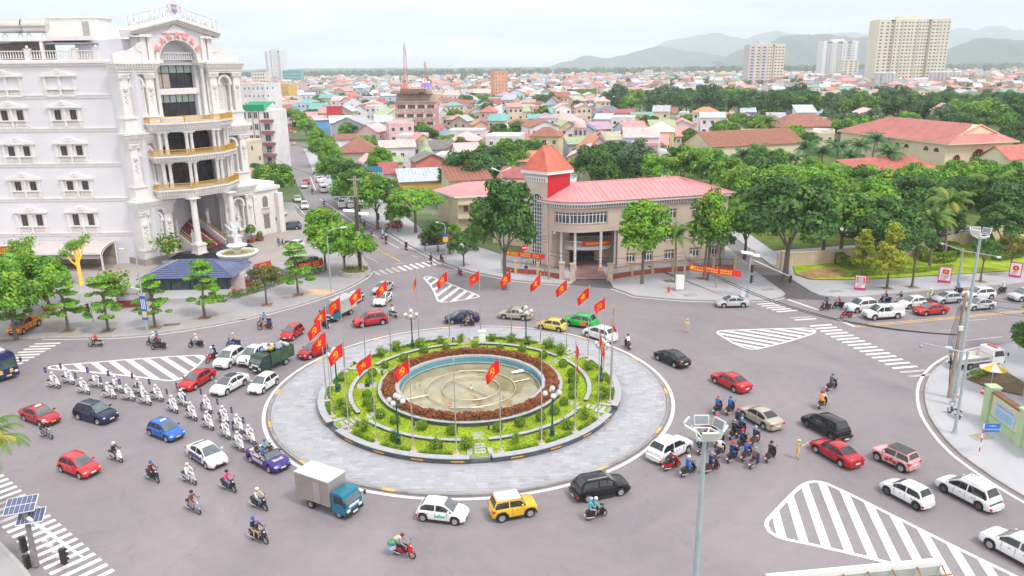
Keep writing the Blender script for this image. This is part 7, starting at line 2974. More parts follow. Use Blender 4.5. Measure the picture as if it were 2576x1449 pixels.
def aH(name,L,W,H,wb,fo,b6,roofl,wr=.33,gc=.2,zb=None,arch=.39,rims=RIMM):
 parts=[]
 hw=W/2
 xf,xr=wb/2+fo,-(L-wb/2-fo)
 ax=[-wb/2,wb/2]
 xs=set([xr,xr+.06,xr+.2,xr+.45,xf-.5,xf-.22,xf-.07,xf])
 for a in ax:
  for k in(-1.03,-1.,-.92,-.7,-.38,0,.38,.7,.92,1.,1.03):
   xs .add(a+arch*k)
 for x,z in b6:
  xs .add(x)
 xs=sorted(x for x in xs if xr<=x<=xf)
 def hwid(x):
  e=min(x-xr,xf-x)
  f_=1-.20*max(0,1-e/.5)**2.2
  return hw*f_
 def low(x):
  z=gc
  for a in ax:
   d=abs(x-a)
   if d<arch*1.001:
    z=max(z,wr+math .sqrt(max(0,arch*arch-d*d)))
  e=min(x-xr,xf-x)
  return z+.10*max(0,1-e/.3)
 mb=MB()
 bJ=[]
 for x in xs:
  w,zt,zl=hwid(x),pw(b6,x),low(x)
  zl=min(zl,zt-.06)
  h=zt-zl
  dE=[(0,zl),(w*.86,zl),(w*.97,zl+min(.07,h*.2)),(w,zl+h*.35),(w*.985,zl+h*.62),(w*.955,zl+h*.86),(w*.86,zt),(0,zt+.035)]
  ring=[(x,-y,z)for y,z in dE[1:-1]][::-1]
  full=[(x,y,z)for y,z in dE]+ring
  bJ .append(full)
 k=len(bJ[0])
 for r_ in bJ:
  mb .v+=r_
 for i in range(len(bJ)-1):
  for j in range(k):
   mb .f .append((i*k+j,(i+1)*k+j,(i+1)*k+(j+1)%k,i*k+(j+1)%k))
   mb .m .append(0)
 mb .f+=[tuple(range(k)),tuple(range(len(bJ)*k-1,len(bJ)*k-k-1,-1))]
 mb .m+=[0,0]
 zbelt=zb or pw(b6,0)
 if roofl:
  xD,xC,xB,xA=roofl
  wbt=hw*.90
  def rz_(x):
   if x<xC:
    return aZ(pw(b6,xD)-.02,H-.03,max(.0,(x-xD)/(xC-xD))**.75)
   if x>xB:
    return aZ(pw(b6,xA)-.02,H-.02,max(.0,(xA-x)/(xA-xB))**.85)
   m_=(x-xC)/(xB-xC)
   return H-.03+.03*math .sin(math .pi*m_)
  def wt(x):
   f_=(rz_(x)-zbelt)/max(.01,H-zbelt)
   return aZ(wbt*.97,hw*.70,max(0,min(1,f_)))
  gx=[xD+(xC-xD)*i/5 for i in range(5)]+[xC+(xB-xC)*i/5 for i in range(5)]+[xB+(xA-xB)*i/5 for i in range(6)]
  b=len(mb .v)
  for x in gx:
   z=rz_(x)
   mb .v+=[(x,wbt,min(zbelt-.03,z)),(x,wt(x),z-.03),(x,wt(x)*.82,z+.012),(x,0,z+.03),(x,-wt(x)*.82,z+.012),(x,-wt(x),z-.03),(x,-wbt,min(zbelt-.03,z))]
  for i in range(len(gx)-1):
   for j in range(6):
    mb .f .append((b+i*7+j,b+i*7+j+1,b+(i+1)*7+j+1,b+(i+1)*7+j))
    mb .m .append(0)
 parts .append(('body',mb .mesh('body',ar['white'],38),None))
 ub=MB()
 ub .bx(xr+.25,xf-.25,-hw*.8,hw*.8,gc-.03,pw(b6,0)-.2)
 parts .append(('underbody',ub .mesh('underbody',aN),None))
 if roofl:
  def surf(xa,xb,n_,w0,w1,off,dG):
   m_=MB()
   for i in range(n_+1):
    x=aZ(xa,xb,i/n_)
    z=rz_(x)
    y=wt(x)*aZ(w0,w1,i/n_)
    m_ .v+=[(x,y,z+off+.002),(x,y*.5,z+.025+off),(x,-y*.5,z+.025+off),(x,-y,z+off+.002)]
   for i in range(n_):
    for j in range(3):
     m_ .f .append((i*4+j,i*4+j+1,(i+1)*4+j+1,(i+1)*4+j))
     m_ .m .append(0)
   return m_ .mesh(dG,CGL,True)
  parts .append(('windshield',surf(aZ(xA,xB,.05),aZ(xA,xB,.93),4,.93,.86,.03,'windshield'),d6))
  parts .append(('rear_window',surf(aZ(xD,xC,.18),aZ(xD,xC,.9),4,.86,.84,.03,'rear_window'),None))
  def aG(x0,x1,sgn,dG):
   m_=MB()
   n_=6
   for i in range(n_+1):
    x=aZ(x0,x1,i/n_)
    z=rz_(x)-.03
    for t in(.10,.84):
     y=aZ(wbt,wt(x),t)+.012
     zz=aZ(zbelt-.02,max(z,zbelt-.01),t)
     m_ .v .append((x,sgn*y,zz))
   for i in range(n_):
    m_ .f .append((2*i,2*i+2,2*i+3,2*i+1))
    m_ .m .append(0)
   return m_ .mesh(dG,CGL)
  xm=(xA+xD)/2-.05
  for s in(-1,1):
   parts .append(('side_window',aG(xm+.05,aZ(xA,xB,.12),s,'side_window'),None))
   parts .append(('side_window',aG(aZ(xD,xC,.42),xm-.05,s,'side_window'),None))
 zf,zr=pw(b6,xf-.15),pw(b6,xr+.1)
 for s in(-1,1):
  m_=MB()
  m_ .ball((xf-.22,s*hw*.72,zf-.10),.17,8,5,.45)
  parts .append(('headlight',m_ .mesh('headlight',cN,True),None))
  m_=MB()
  m_ .box(xr+.10,s*hw*.74,zr-.22,.16,.30,.16)
  parts .append(('taillight',m_ .mesh('taillight',ei),None))
  m_=MB()
  mz=zbelt+.06
  mx_=(roofl[3]-.35)if roofl else .35
  m_ .box(mx_,s*(hw+.07),mz,.12,.2,.14)
  parts .append(('mirror',m_ .mesh('mirror',ar['white']),'paint'))
  m_=MB()
  for xx in(.1,-.85):
   m_ .box(xx,s*hw*.995,zbelt-.2,.16,.03,.03)
  for xx in(.62,-.28,-1.05):
   m_ .box(xx,s*hw*.985,gc+.16,.012,.03,zbelt-gc-.2)
  parts .append(('door_seam',m_ .mesh('door_seam',aN),None))
  m_=MB()
  m_ .box(0,s*hw*.965,gc-.02,wb-2*arch-.05,.06,.14)
  parts .append(('sill',m_ .mesh('sill',aN),None))
 m_=MB()
 m_ .box(xf-.02,0,gc+.1,.05,hw*1.15,.13).box(xf-.025,0,zf-.34,.05,hw*.8,.16)
 parts .append(('grille',m_ .mesh('grille',aN),None))
 m_=MB()
 m_ .box(xf+.005,0,gc+.25,.03,.46,.11)
 parts .append(('number_plate',m_ .mesh('number_plate',b9),'plate'))
 m_=MB()
 m_ .box(xr-.0,0,zr-.36,.03,.46,.12)
 parts .append(('number_plate',m_ .mesh('number_plate',b9),'plate'))
 ty=MB()
 ty .lathe([(wr*.64,-.10),(wr*.92,-.10),(wr,-.07),(wr,.07),(wr*.92,.10),(wr*.64,.10)],18)
 rm=MB()
 rm .lathe([(.02,.07),(wr*.2,.09),(wr*.25,.06),(wr*.6,.05),(wr*.66,.095)],18)
 for i in range(5):
  a=i*2*math .pi/5
  rm .box(wr*.4*math .cos(a),wr*.4*math .sin(a),.06,wr*.5,.05,.02,a)
 rd_=MB()
 rd_ .lathe([(.02,.03),(wr*.64,.03)],14)
 d9[name]=dict(parts=parts,tyre=ty .mesh('tyre',TYRE,40),rim=rm .mesh('rim',rims),disc=rd_ .mesh('disc',aN),ax=ax,hw=hw,wr=wr,H=H,wb=wb,roofl=roofl,zbelt=zbelt,xf=xf,xr=xr)
aH('sedan',4.5,1.76,1.46,2.62,.88,[(-2.3,.62),(-2.25,.86),(-2.1,.98),(-1.55,1.02),(-1.,.95),(.6,.93),(1.05,.93),(1.7,.84),(2.05,.74),(2.19,.58)],(-1.75,-.75,.25,1.15))
aH('hatch',3.75,1.64,1.50,2.42,.74,[(-1.7,.62),(-1.66,.9),(-1.5,.96),(-.8,.95),(.6,.94),(1.,.95),(1.5,.86),(1.8,.74),(1.95,.56)],(-1.58,-1.15,.3,1.12))
aH('suv',4.55,1.86,1.68,2.7,.9,[(-2.15,.66),(-2.12,.98),(-1.95,1.06),(-1.,1.06),(.6,1.05),(1.1,1.05),(1.8,.97),(2.1,.86),(2.25,.62)],(-2.,-1.45,.3,1.2),.36,.23,arch=.42)
aH('mpv',4.6,1.78,1.70,2.76,.86,[(-2.1,.64),(-2.07,.95),(-1.9,1.02),(-1.,1.),(.7,.98),(1.2,.98),(1.8,.9),(2.1,.78),(2.24,.6)],(-2.,-1.55,.35,1.45),.34,.22)
aH('pickup',5.3,1.88,1.80,3.22,.9,[(-2.75,.62),(-2.72,1.08),(-.9,1.08),(-.5,1.08),(.8,1.08),(1.2,1.10),(1.9,1.05),(2.35,.98),(2.5,.68)],(-.75,-.5,.65,1.5),.39,.3,arch=.45)
aH('boxy',3.45,1.70,1.64,2.15,.62,[(-1.75,.68),(-1.72,1.02),(-1.55,1.08),(-.8,1.06),(.4,1.05),(.75,1.06),(1.35,1.02),(1.6,.95),(1.69,.66)],(-1.66,-1.40,.35,.82),.37,.26,arch=.44)
aH('convertible',4.5,1.78,1.35,2.7,.85,[(-2.25,.62),(-2.2,.9),(-2.,1.),(-1.3,1.),(-1.1,.78),(.6,.78),(.8,.97),(1.1,.97),(1.7,.88),(2.05,.76),(2.19,.58)],None,zb=.95)
ncar=0
def car(ty,a8,bB,dI,ae,plate=b9,heading=None,extras=(),glass=None,group=None,rims=None):
 c=d9[ty]
 F,B=Vector(bB),Vector(dI)
 d=(F-B)
 d .z=0
 ang=math .atan2(d .y,d .x)
 mid=(F+B)/2
 pn=Vector((-math .sin(ang),math .cos(ang),0))
 if pn .y<0:
  pn=-pn
 mid=mid+pn*(c['hw']-.1)
 t=ad('car' if ty!='pickup' else 'pickup_truck',ae,'car' if ty!='pickup' else 'pickup truck',(mid .x,mid .y,.004 if 'z' not in extras else .135),ang,group)
 for nm,me,dc in c['parts']:
  mt=None
  if nm=='body' or dc=='paint':
   mt=ar[a8]
  elif dc=='plate':
   mt=plate
  elif nm=='windshield':
   mt=d6
  o=O(nm,me,t,None,None,[mt]if mt else None)
 for a in c['ax']:
  for s in(-1,1):
   o=O('tyre',c['tyre'],t,(a,s*(c['hw']-.12),c['wr']))
   o .rotation_euler=(R(-90*s),0,0)
   O('rim',c['rim'],o,None,None,[rims]if rims else None)
   O('disc',c['disc'],o)
 return t
def ag(t,name,x,y,z,dx,dy,dz,mat):
 m_=MB()
 m_ .box(x,y,z,dx,dy,dz)
 return m_ .obj(name,mat,t)
VP=(0,1250,2.1467)
VQ=(1150,1020,3.623)
VS=(1800,1020,3.623)
VT=(2400,1450,1.6695)
V6=(2700,700,2.07)
VL=(950,650,2.8975)
VV=(0,1700,2.1467)
VD=(0,0,1.)
V2=(0,600,2.07)
V4=(600,850,3.22)
VK=(900,220,4.262)
def w(v,x,y,z=.0):
 return n(v[0]+x/v[2],v[1]+y/v[2],z)
def wd(x,y):
 return g(x,y)
def taxi(t,c='white'):
 cc=d9
 ag(t,'roof_sign',-.1,0,1.49,.16,.55,.14,af)
 return t
def rack(t,z,x0,x1,mat=aE):
 for s in(-.55,.55):
  ag(t,'roof_rail',(x0+x1)/2,s,z,x1-x0,.05,.06,mat)
 return t
taxi(car('sedan','cherry',w(VP,330,845),w(VP,215,800),'red taxi sedan with yellow plate at the far left',bY))
t=car('suv','navy',w(VP,808,830),w(VP,660,790),'navy blue sport utility car at the left')
rack(t,1.69,-1.3,.3)
t=taxi(car('hatch','blue',w(VP,1375,972),w(VP,1250,922),'bright blue taxi hatchback with yellow plate',bY))
t=car('hatch','bright red',w(VP,648,1272),w(VP,530,1228),'bright red small hatchback in the left foreground')
rack(t,1.5,-1.,.2,ar['bright red'])
t=car('sedan','white',w(VP,1712,1195),w(VP,1582,1108),'white sedan with dark door stickers leading the convoy')
for s in(-1,1):
 ag(t,'door_sticker',-.25,s*.872,.42,1.9,.02,.42,ar['purple'])
car('sedan','red',w(VP,1620,540),w(VP,1748,462),'red sedan entering from the left beside the hatched island')
t=car('sedan','white',w(VP,1877,585),w(VP,2026,502),'white sedan with black roof next to the island paving')
ag(t,'roof_panel',-.25,0,1.475,1.,1.,.015,CGL)
car('hatch','white',w(VP,2183,570),w(VP,2286,498),'small white hatchback beside the island kerb at left')
car('suv','white',w(VP,1908,358),w(VP,2008,290),'white sport utility car behind the red motorbike at left')
car('pickup','white',w(VP,2105,340),w(VP,2232,262),'white pickup truck behind the garbage truck')
car('hatch','red',w(VP,2420,135),w(VP,2508,75),'red hatchback under the left flags, farther one')
car('hatch','cherry',w(VQ,155,1325),w(VQ,395,1235),'dark red hatchback half hidden by a flag, nearer one')
car('pickup','orange',w(V2,85,1425,.13),w(V2,208,1358,.13),'orange pickup truck parked on the plaza at the left edge',extras=('z',))
car('hatch','white',w(VQ,775,570),w(VQ,902,495),'white hatchback behind the blue box truck')
t=car('suv','red',w(VQ,885,880),w(VQ,1180,835),'red sport utility car behind the far flags')
rack(t,1.69,-1.3,.3)
car('sedan','white',w(VQ,1215,567),w(VQ,1285,497),'white sedan coming round by the street mouth, nearer one')
car('sedan','silver',w(VQ,1205,402),w(VQ,1290,352),'silver sedan coming from the street mouth, farther one')
car('sedan','navy',w(VQ,2125,832),w(VQ,2440,812),'dark navy sedan beyond the fountain')
car('sedan','beige',w(VS,515,760),w(VS,770,780),'champagne sedan beyond the fountain behind a lamp')
car('hatch','lemon',w(VS,1037,908),w(VS,1263,945),'lemon yellow small hatchback beyond the fountain')
t=car('suv','green',w(VS,1425,860),w(VS,1650,897),'green taxi with orange rear door beyond the fountain',bY)
ag(t,'orange_door',-.75,.935,.45,.9,.02,.5,ar['orange'])
ag(t,'orange_door',-.75,-.935,.45,.9,.02,.5,ar['orange'])
car('suv','white',w(VS,1672,1015),w(VS,1898,1090),'white sport utility car right of the island behind flags')
car('sedan','black',n(2534,1388),n(2596,1416),'black sedan right of the island')
car('sedan','red',w(VT,590,45),w(VT,712,103),'red sedan right of the island, upper one')
car('sedan','beige',w(VT,773,268),w(VT,898,340),'champagne sedan beside the motorbike cluster')
car('mpv','black',w(VT,1178,327),w(VT,1333,408),'black people carrier at the right',rims=RIMD)
car('sedan','cherry',w(VT,1240,492),w(VT,1393,580),'red sedan at the right beside the traffic officer')
t=car('boxy','pink',w(VT,1635,545),w(VT,1775,612),'pink boxy small car with black roof at the right')
ag(t,'roof_panel',-.45,0,1.655,1.7,1.22,.02,ar['black'])
for s in(-1,1):
 for i in range(3):
  m_=MB()
  m_ .lathe([(.02,0),(.17,0)],8)
  o=m_ .obj('flower_sticker',ar['cherry'],t)
  o .rotation_euler=(R(-90*s),0,0)
  o .location=(-.5+.35*i,s*.862,.62+.1*(i%2))
car('suv','white',w(VT,405,498),w(VT,292,556),'white sport utility car seen from behind, right of the island')
car('hatch','white',w(VT,1690,757),w(VT,1878,858),'white hatchback beside the right hatched island',rims=RIMD)
t=car('mpv','white',w(VT,2057,745),w(VT,2280,860),'white people carrier with roof rack at the right edge',rims=RIMD)
for i in range(7):
 ag(t,'roof_rack_bar',-1.15+.24*i,0,1.78,.04,1.1,.03,af)
for s in(-.55,.55):
 ag(t,'roof_rack_rail',-.43,s,1.74,1.5,.04,.1,af)
car('suv','white',w(VT,2367,1117),w(VT,2600,1245),'white sport utility car cut by the lower right edge')
t=taxi(car('hatch','white',wd(1145,1322),wd(1064,1312),'white taxi hatchback with green lettering in the foreground'))
for s in(-1,1):
 ag(t,'green_lettering',.1,s*.83,.55,.7,.01,.12,M('sign_green',(.0,.45,.25),.5))
t=car('boxy','yellow',wd(1331,1302),wd(1266,1314),'yellow boxy small car with white roof in the foreground')
ag(t,'roof_panel',-.45,0,1.655,1.75,1.22,.03,af)
for s in(-1,1):
 for a in(-1.075,1.075):
  m_=MB()
  m_ .ring(.43,.52,-.03,.03,12,(0,0),0,math .pi)
  o=m_ .obj('arch_trim',aN,t)
  o .rotation_euler=(R(90),0,0)
  o .location=(a,s*.85,.37)
t=car('suv','black',wd(1556,1249),wd(1485,1263),'black sport utility car in front of the island',rims=RIMM)
rack(t,1.69,-1.3,.3)
Q6='cars waiting in the right road'
car('sedan','silver',w(V6,180,1007),w(V6,332,1004),'silver sedan passing the office pavement')
car('suv','white',w(V6,1220,1050),w(V6,1392,1030),'white sport utility car first in the right queue')
t=car('pickup','white',w(V6,1380,1107),w(V6,1562,1094),'white pickup truck with covered bed in the right queue')
ag(t,'bed_cover',-1.75,0,1.1,1.7,1.6,.55,ar['white'])
car('hatch','white',w(V6,1650,1017),w(V6,1778,1000),'white hatchback second in the far lane of the right queue')
car('sedan','red',w(V6,1787,1072),w(V6,1925,1060),'red sedan behind the white pickup in the right queue')
car('hatch','silver',w(V6,1925,978),w(V6,2050,968),'silver hatchback in the right queue')
car('suv','white',w(V6,2150,953),w(V6,2335,938),'white sport utility car farther back in the right queue')
car('sedan','silver',w(V6,2165,1030),w(V6,2315,1018),'silver sedan behind the red one in the right queue')
car('suv','silver',w(V6,2530,962),w(V6,2690,945),'grey car at the right frame edge of the queue')
for i,(x0,y0,x1,y1,c,ty,lab)in enumerate(((1160,415,1235,395,'white','sedan','white car parked under the park trees, leftmost'),(1205,445,1290,428,'black','sedan','black car parked under the park trees'),(1310,455,1400,440,'white','suv','white car parked under the park trees, second white'),(1370,478,1450,465,'silver','suv','silver car parked at the edge of the park trees'),(1640,480,1730,470,'black','sedan','black car parked behind the yellow tree'),(1830,475,1930,465,'silver','suv','silver car parked below the palms'),(2070,425,2180,415,'silver','hatch','silver hatchback parked behind the solar lamp'),(1900,470,1960,462,'black','sedan','black car parked below the palms'))):
 car(ty,c,w(V6,x0,y0,.15),w(V6,x1,y1,.15),lab,extras=('z',),group='cars parked in the park')
def ap(ty,a8,x,y,away,ae,v=VL,z=()):
 p=w(v,x,y)
 sx0,sx1=b8(max(146,min(430,p .y))),b8(max(146,min(430,p .y+8)))
 d=Vector((sx1-sx0,8,0)).normalized()
 c=d9[ty]
 L_=c['xf']-c['xr']
 ctr=p+d*(L_/2)
 dE=c['wb']/2
 a,b=ctr+d*dE,ctr-d*dE
 pn=Vector((-d .y,d .x,0))
 if pn .y<0:
  pn=-pn
 off=pn*(c['hw']-.1)
 if away:
  car(ty,a8,a-off,b-off,ae,group='cars in the street',extras=z)
 else:
  car(ty,a8,b-off,a-off,ae,group='cars in the street',extras=z)
ap('sedan','silver',645,224,False,'silver sedan coming down the street, left lane')
ap('sedan','cherry',675,178,True,'red sedan going up the street beside the silver one')
ap('suv','white',822,158,True,'white car parked at the right street side, farthest of three')
ap('sedan','white',852,214,True,'white car parked at the right street side, middle of three')
ap('suv','white',866,270,True,'white car parked at the right street side, nearest of three')
ap('pickup','white',1072,446,True,'white pickup parked at the right street side')
ap('sedan','silver',575,378,False,'silver sedan coming down the street at the left kerb')
ap('suv','white',655,460,False,'white car coming down the street behind the silver sedan')
ap('hatch','white',1165,445,True,'white hatchback parked behind the utility pole')
for i,(x,y,c,aw,lab)in enumerate(((930,1242,'bright red',True,'red car far up the street, nearest of the red group'),(905,1188,'bright red',True,'red car far up the street, second of the red group'),(920,1150,'red',True,'red car far up the street, third of the red group'),(940,1140,'bright red',True,'red car far up the street, last of the red group'),(808,1225,'white',False,'white car far up the street in the left lane'),(838,1275,'white',False,'second white car far up the street, left lane'),(812,1140,'silver',False,'silver car far up the street, left lane'),(790,1190,'white',False,'white car farthest up at the left kerb'),(962,1378,'cherry',True,'dark red car in the street before the red group'),(985,1449,'beige',True,'beige car in the street behind the dark red one'),(1000,1260,'orange',True,'orange car far up at the right kerb'))):
 ap('hatch' if i%2 else 'sedan',c,x,y,aw,lab,VK)
car('sedan','silver',w(VL,395,537,.13),w(VL,250,530,.13),'silver sedan parked beside the hotel annex',extras=('z',))
car('suv','teal',w(VL,415,685,.13),w(VL,555,680,.13),'dark teal car parked before the hotel annex',extras=('z',))
car('sedan','black',w(VL,455,1235,.13),w(VL,600,1180,.13),'black sedan parked behind the long hedge',extras=('z',))
car('sedan','black',w(VL,640,1090,.13),w(VL,760,1080,.13),'black car parked behind the red banner',extras=('z',))
car('suv','cherry',w(V4,1005,912,.13),w(V4,1190,850,.13),'red car parked behind the pink board and hedge',extras=('z',))
car('suv','black',w(VL,2060,855,.13),w(VL,2120,850,.13),'dark car parked on the pavement left of the office',extras=('z',))
car('hatch','red',w(VL,1590,660,.13),w(VL,1690,660,.13),'red car behind the orange kiosk',extras=('z',))
car('hatch','white',w(VL,430,880,.13),w(VL,600,900,.13),'white car parked behind the tree before the hotel',extras=('z',))
bG=car('convertible','purple',w(VP,2222,1222),w(VP,2085,1145),'purple open convertible with passengers leading the convoy')
m_=MB()
m_ .add([(1.,.74,.97),(1.,-.74,.97),(.5,-.62,1.36),(.5,.62,1.36)],[(0,1,2,3)])
m_ .obj('windshield',d6,bG)
m_=MB()
m_ .tube([(1.,.76,.95),(.5,.63,1.38),(.5,-.63,1.38),(1.,-.76,.95)],.035,5)
m_ .obj('windshield_frame',aN,bG)
m_=MB()
m_ .bx(-1.25,.75,-.72,.72,.5,.82)
m_ .obj('cockpit',dK,bG)
for x,y in((.05,.37),(.05,-.37),(-.85,.37),(-.85,-.37)):
 m_=MB()
 m_ .box(x,y,.78,.5,.52,.16).box(x-.28,y,.8,.14,.5,.42)
 m_ .obj('seat',dK,bG)
m_=MB()
m_ .bx(-1.75,-1.2,-.68,.68,.98,1.08)
m_ .obj('folded_roof',dK,bG)
for s in(-1,1):
 ag(bG,'door_sticker',-.2,s*.895,.5,1.6,.012,.3,M('sticker_lilac',(.5,.42,.55),.5,.4,4))
ag(bG,'hood_sticker',1.45,0,.955,.5,.9,.008,M('sticker_lilac',(.5,.42,.55),.5,.4,4))
def bQ(t,ax,hw,wr,dual=()):
 ty=MB()
 ty .lathe([(wr*.6,-.12),(wr*.94,-.12),(wr,-.08),(wr,.08),(wr*.94,.12),(wr*.6,.12)],18)
 tm=ty .mesh('tyre',TYRE,40)
 rm=MB()
 rm .lathe([(.02,.09),(wr*.25,.11),(wr*.3,.04),(wr*.55,.04),(wr*.62,.11)],16)
 me=rm .mesh('rim',M('steel_rim',(.45,.45,.46),.5,.1,metal=.5))
 for a in ax:
  for s in(-1,1):
   o=O('tyre',tm,t,(a,s*(hw-.14),wr))
   o .rotation_euler=(R(-90*s),0,0)
   O('rim',me,o)
def bq(ae,bB,dI,wb,hw,cat='truck',name='truck'):
 F,B=Vector(bB),Vector(dI)
 d=F-B
 ang=math .atan2(d .y,d .x)
 pn=Vector((-math .sin(ang),math .cos(ang),0))
 if pn .y<0:
  pn=-pn
 mid=(F+B)/2+pn*(hw-.12)
 return ad(name,ae,cat,(mid .x,mid .y,.004),ang)
def a5(t,x0,x1,hw,H,dU,gz=.45):
 m_=MB()
 bH=[(x0,gz),(x1-.05,gz),(x1,gz+.25),(x1-.02,1.25),(x1-.32,H-.12),(x1-.5,H),(x0+.05,H),(x0,H-.06)]
 m_ .xprism(bH,lambda a,b,k:(a,(hw,-hw)[k]*(1 if b<1.3 else .95),b))
 m_ .obj('cab',dU,t)
 m_=MB()
 m_ .quad((x1+.005,hw*.86,1.3),(x1+.005,-hw*.86,1.3),(x1-.30,-hw*.8,H-.2),(x1-.30,hw*.8,H-.2))
 m_ .obj('windshield',d6,t)
 for s in(-1,1):
  m_=MB()
  q=[(x0+.25,1.25),(x1-.12,1.25),(x1-.38,H-.2),(x0+.25,H-.2)]
  m_ .add([(a,s*(hw*(1 if b<1.3 else .955)+.015),b)for a,b in q],[(0,1,2,3)if s<0 else(3,2,1,0)])
  m_ .obj('side_window',CGL,t)
  m_=MB()
  m_ .box(x1+.0,s*hw*.72,gz+.22,.08,.34,.2)
  m_ .obj('headlight',cN,t)
  m_=MB()
  m_ .tube([(x1-.1,s*hw,1.5),(x1+.1,s*(hw+.22),1.55)],.02,4)
  m_ .box(x1+.1,s*(hw+.22),1.3,.08,.16,.36)
  m_ .obj('mirror',aN,t)
 ag(t,'bumper',x1+.02,0,gz-.05,.14,hw*2.02,.26,aN)
 ag(t,'grille',x1+.0,0,gz+.5,.03,hw*1.2,.2,af)
 ag(t,'number_plate',x1+.1,0,gz,.02,.5,.14,b9)
t=bq('box truck with blue cab and grey corrugated body in the foreground',wd(853,1304),wd(787,1280),2.6,.9)
a5(t,.75,2.15,.88,2.05,ar['truckblue'])
GALV=M('galvanised_box',(.46,.42,.40),.4,.08,.8,metal=.45)
GALVT=M('box_roof',(.66,.62,.60),.5,.05,.8,metal=.2)
m_=MB()
m_ .bx(-2.75,.62,-.92,.92,.75,2.78)
bx_=m_ .obj('cargo_box',GALV,t)
m_=MB()
m_ .bx(-2.78,.65,-.95,.95,2.781,2.84)
m_ .obj('box_roof',GALVT,bx_)
rbm=MB()
rbm .box(0,0,0,3.3,.03,.045)
rme=rbm .mesh('rib',M('galv_rib',(.36,.33,.33),.5,.1,metal=.4))
for s in(-1,1):
 for i in range(14):
  O('rib',rme,bx_,(-1.07,s*.935,.88+i*.135))
 m_=MB()
 m_ .bx(-.9,-.25,s*.945-.02,s*.945+.02,.8,2.5)
 m_ .obj('side_door',GALV,bx_)
ag(t,'chassis',-.9,0,.48,3.9,.8,.2,aN)
bQ(t,(-1.45,1.35),.86,.36)
t=bq('dark green garbage truck loaded with bags',w(VP,2240,390),w(VP,2332,348),2.6,.95)
a5(t,.8,2.2,.92,2.05,ar['darkgreen'])
TB=M('tipper_green',(.05,.09,.05),.7,.3,2)
m_=MB()
for a in((-2.7,.7,-.95,-.88),(-2.7,.7,.88,.95),(-2.72,-2.65,-.95,.95),(.63,.7,-.95,.95)):
 m_ .bx(a[0],a[1],a[2],a[3],.8,2.1)
m_ .bx(-2.7,.7,-.95,.95,.75,.85)
m_ .obj('tipper_body',TB,t)
for i in range(6):
 for s in(-1,1):
  ag(t,'body_rib',-2.4+.55*i,s*.97,.8,.08,.05,1.3,TB)
rr_=random .Random(3)
bagn={}
def bag_col(c):
 return{.55:'cream',.2:'blue',.6:'white',.5:'yellow',.1:'black',.45:'brown'}[c[0]]
for i in range(26):
 m_=MB()
 c=rr_ .choice(((.55,.5,.42),(.2,.3,.5),(.6,.6,.6),(.5,.42,.1),(.1,.1,.1),(.45,.25,.2)))
 m_ .ball((0,0,0),rr_ .uniform(.22,.38),7,5,.75)
 m_ .v=[(a+rr_ .uniform(-.06,.06),b+rr_ .uniform(-.06,.06),q+rr_ .uniform(-.06,.06))for a,b,q in m_ .v]
 o=m_ .obj('refuse_bag',M('bag_%d%d%d'%tuple(int(v*10)for v in c),c,.6,.1),None,True)
 q=Matrix .Rotation(t .rotation_euler .z,3,'Z')@Vector((rr_ .uniform(-2.4,.4),rr_ .uniform(-.7,.7),rr_ .uniform(2.,2.4)))
 o .location=t .location+q
 tag(o,'%s refuse bag on the garbage truck, %s of its colour from the cab'%(bag_col(c),a4(bagn .setdefault(c,0))),'bag','bags on the garbage truck')
 bagn[c]+=1
ag(t,'chassis',-.9,0,.48,3.9,.8,.25,aN)
bQ(t,(-1.45,1.4),.9,.4)
t=bq('blue cab truck with grey covered bed behind the left flags',w(VQ,550,787),w(VQ,715,702),2.8,.95)
a5(t,.85,2.3,.92,2.05,ar['truckblue'])
m_=MB()
m_ .bx(-3.,.7,-.95,.95,.8,1.5)
m_ .obj('bed',M('bed_grey',(.5,.48,.45),.6,.15),t)
m_=MB()
m_ .bx(-3.,.7,-.93,.93,1.501,2.5)
m_ .obj('cargo_cover',M('cover_grey',(.42,.42,.42),.8,.15),t)
ag(t,'chassis',-.9,0,.48,4.,.8,.25,aN)
bQ(t,(-1.55,1.45),.9,.4)
a,b=n(3680,1432,.13),n(3850,1412,.13)
d=b-a
t=ad('service_truck','white dropside service truck parked on the right corner','truck',((a .x+b .x)/2+.4,(a .y+b .y)/2+1.,.134),math .atan2(d .y,d .x))
a5(t,1.,2.6,.95,2.05,ar['white'])
ag(t,'light_bar',1.7,0,2.06,.25,1.3,.1,M('bar_red',(.6,.04,.03),.4))
m_=MB()
for q in((-2.9,.9,-.97,-.92),(-2.9,.9,.92,.97),(-2.92,-2.87,-.97,.97),(.85,.9,-.97,.97)):
 m_ .bx(q[0],q[1],q[2],q[3],.85,1.35)
m_ .bx(-2.9,.9,-.97,.97,.8,.86)
m_ .obj('bed',M('bed_white',(.68,.66,.62),.6,.12),t)
for i in range(4):
 ag(t,'bed_rail',-1.,.99*(-1)**i,.95+.12*i,3.7,.02,.05,d3)
for s in(-1,1):
 a7('lettering','CẢNH SÁT GIAO THÔNG',.26,M('lettering_blue',(.03,.06,.25),.5),t,.005,(-1.,s*1.,1.12),(R(90),0,0 if s<0 else R(180)))
m_=MB()
m_ .tube([(-2.6,-.5,.9),(-2.6,-.5,2.),(-2.6,.5,2.),(-2.6,.5,.9)],.03,5)
m_ .obj('frame',aE,t)
ag(t,'chassis',-.6,0,.5,5.4,.8,.25,aN)
bQ(t,(-1.6,1.75),.9,.38)
fa,fb=w(VP,-18,492),w(VP,155,438)
d=fb-fa
hd=Vector((d .y,-d .x,0)).normalized()
if hd .y>0:
 hd=-hd
fc=(fa+fb)/2
ang=math .atan2(hd .y,hd .x)
BL,BW=9.5,2.45
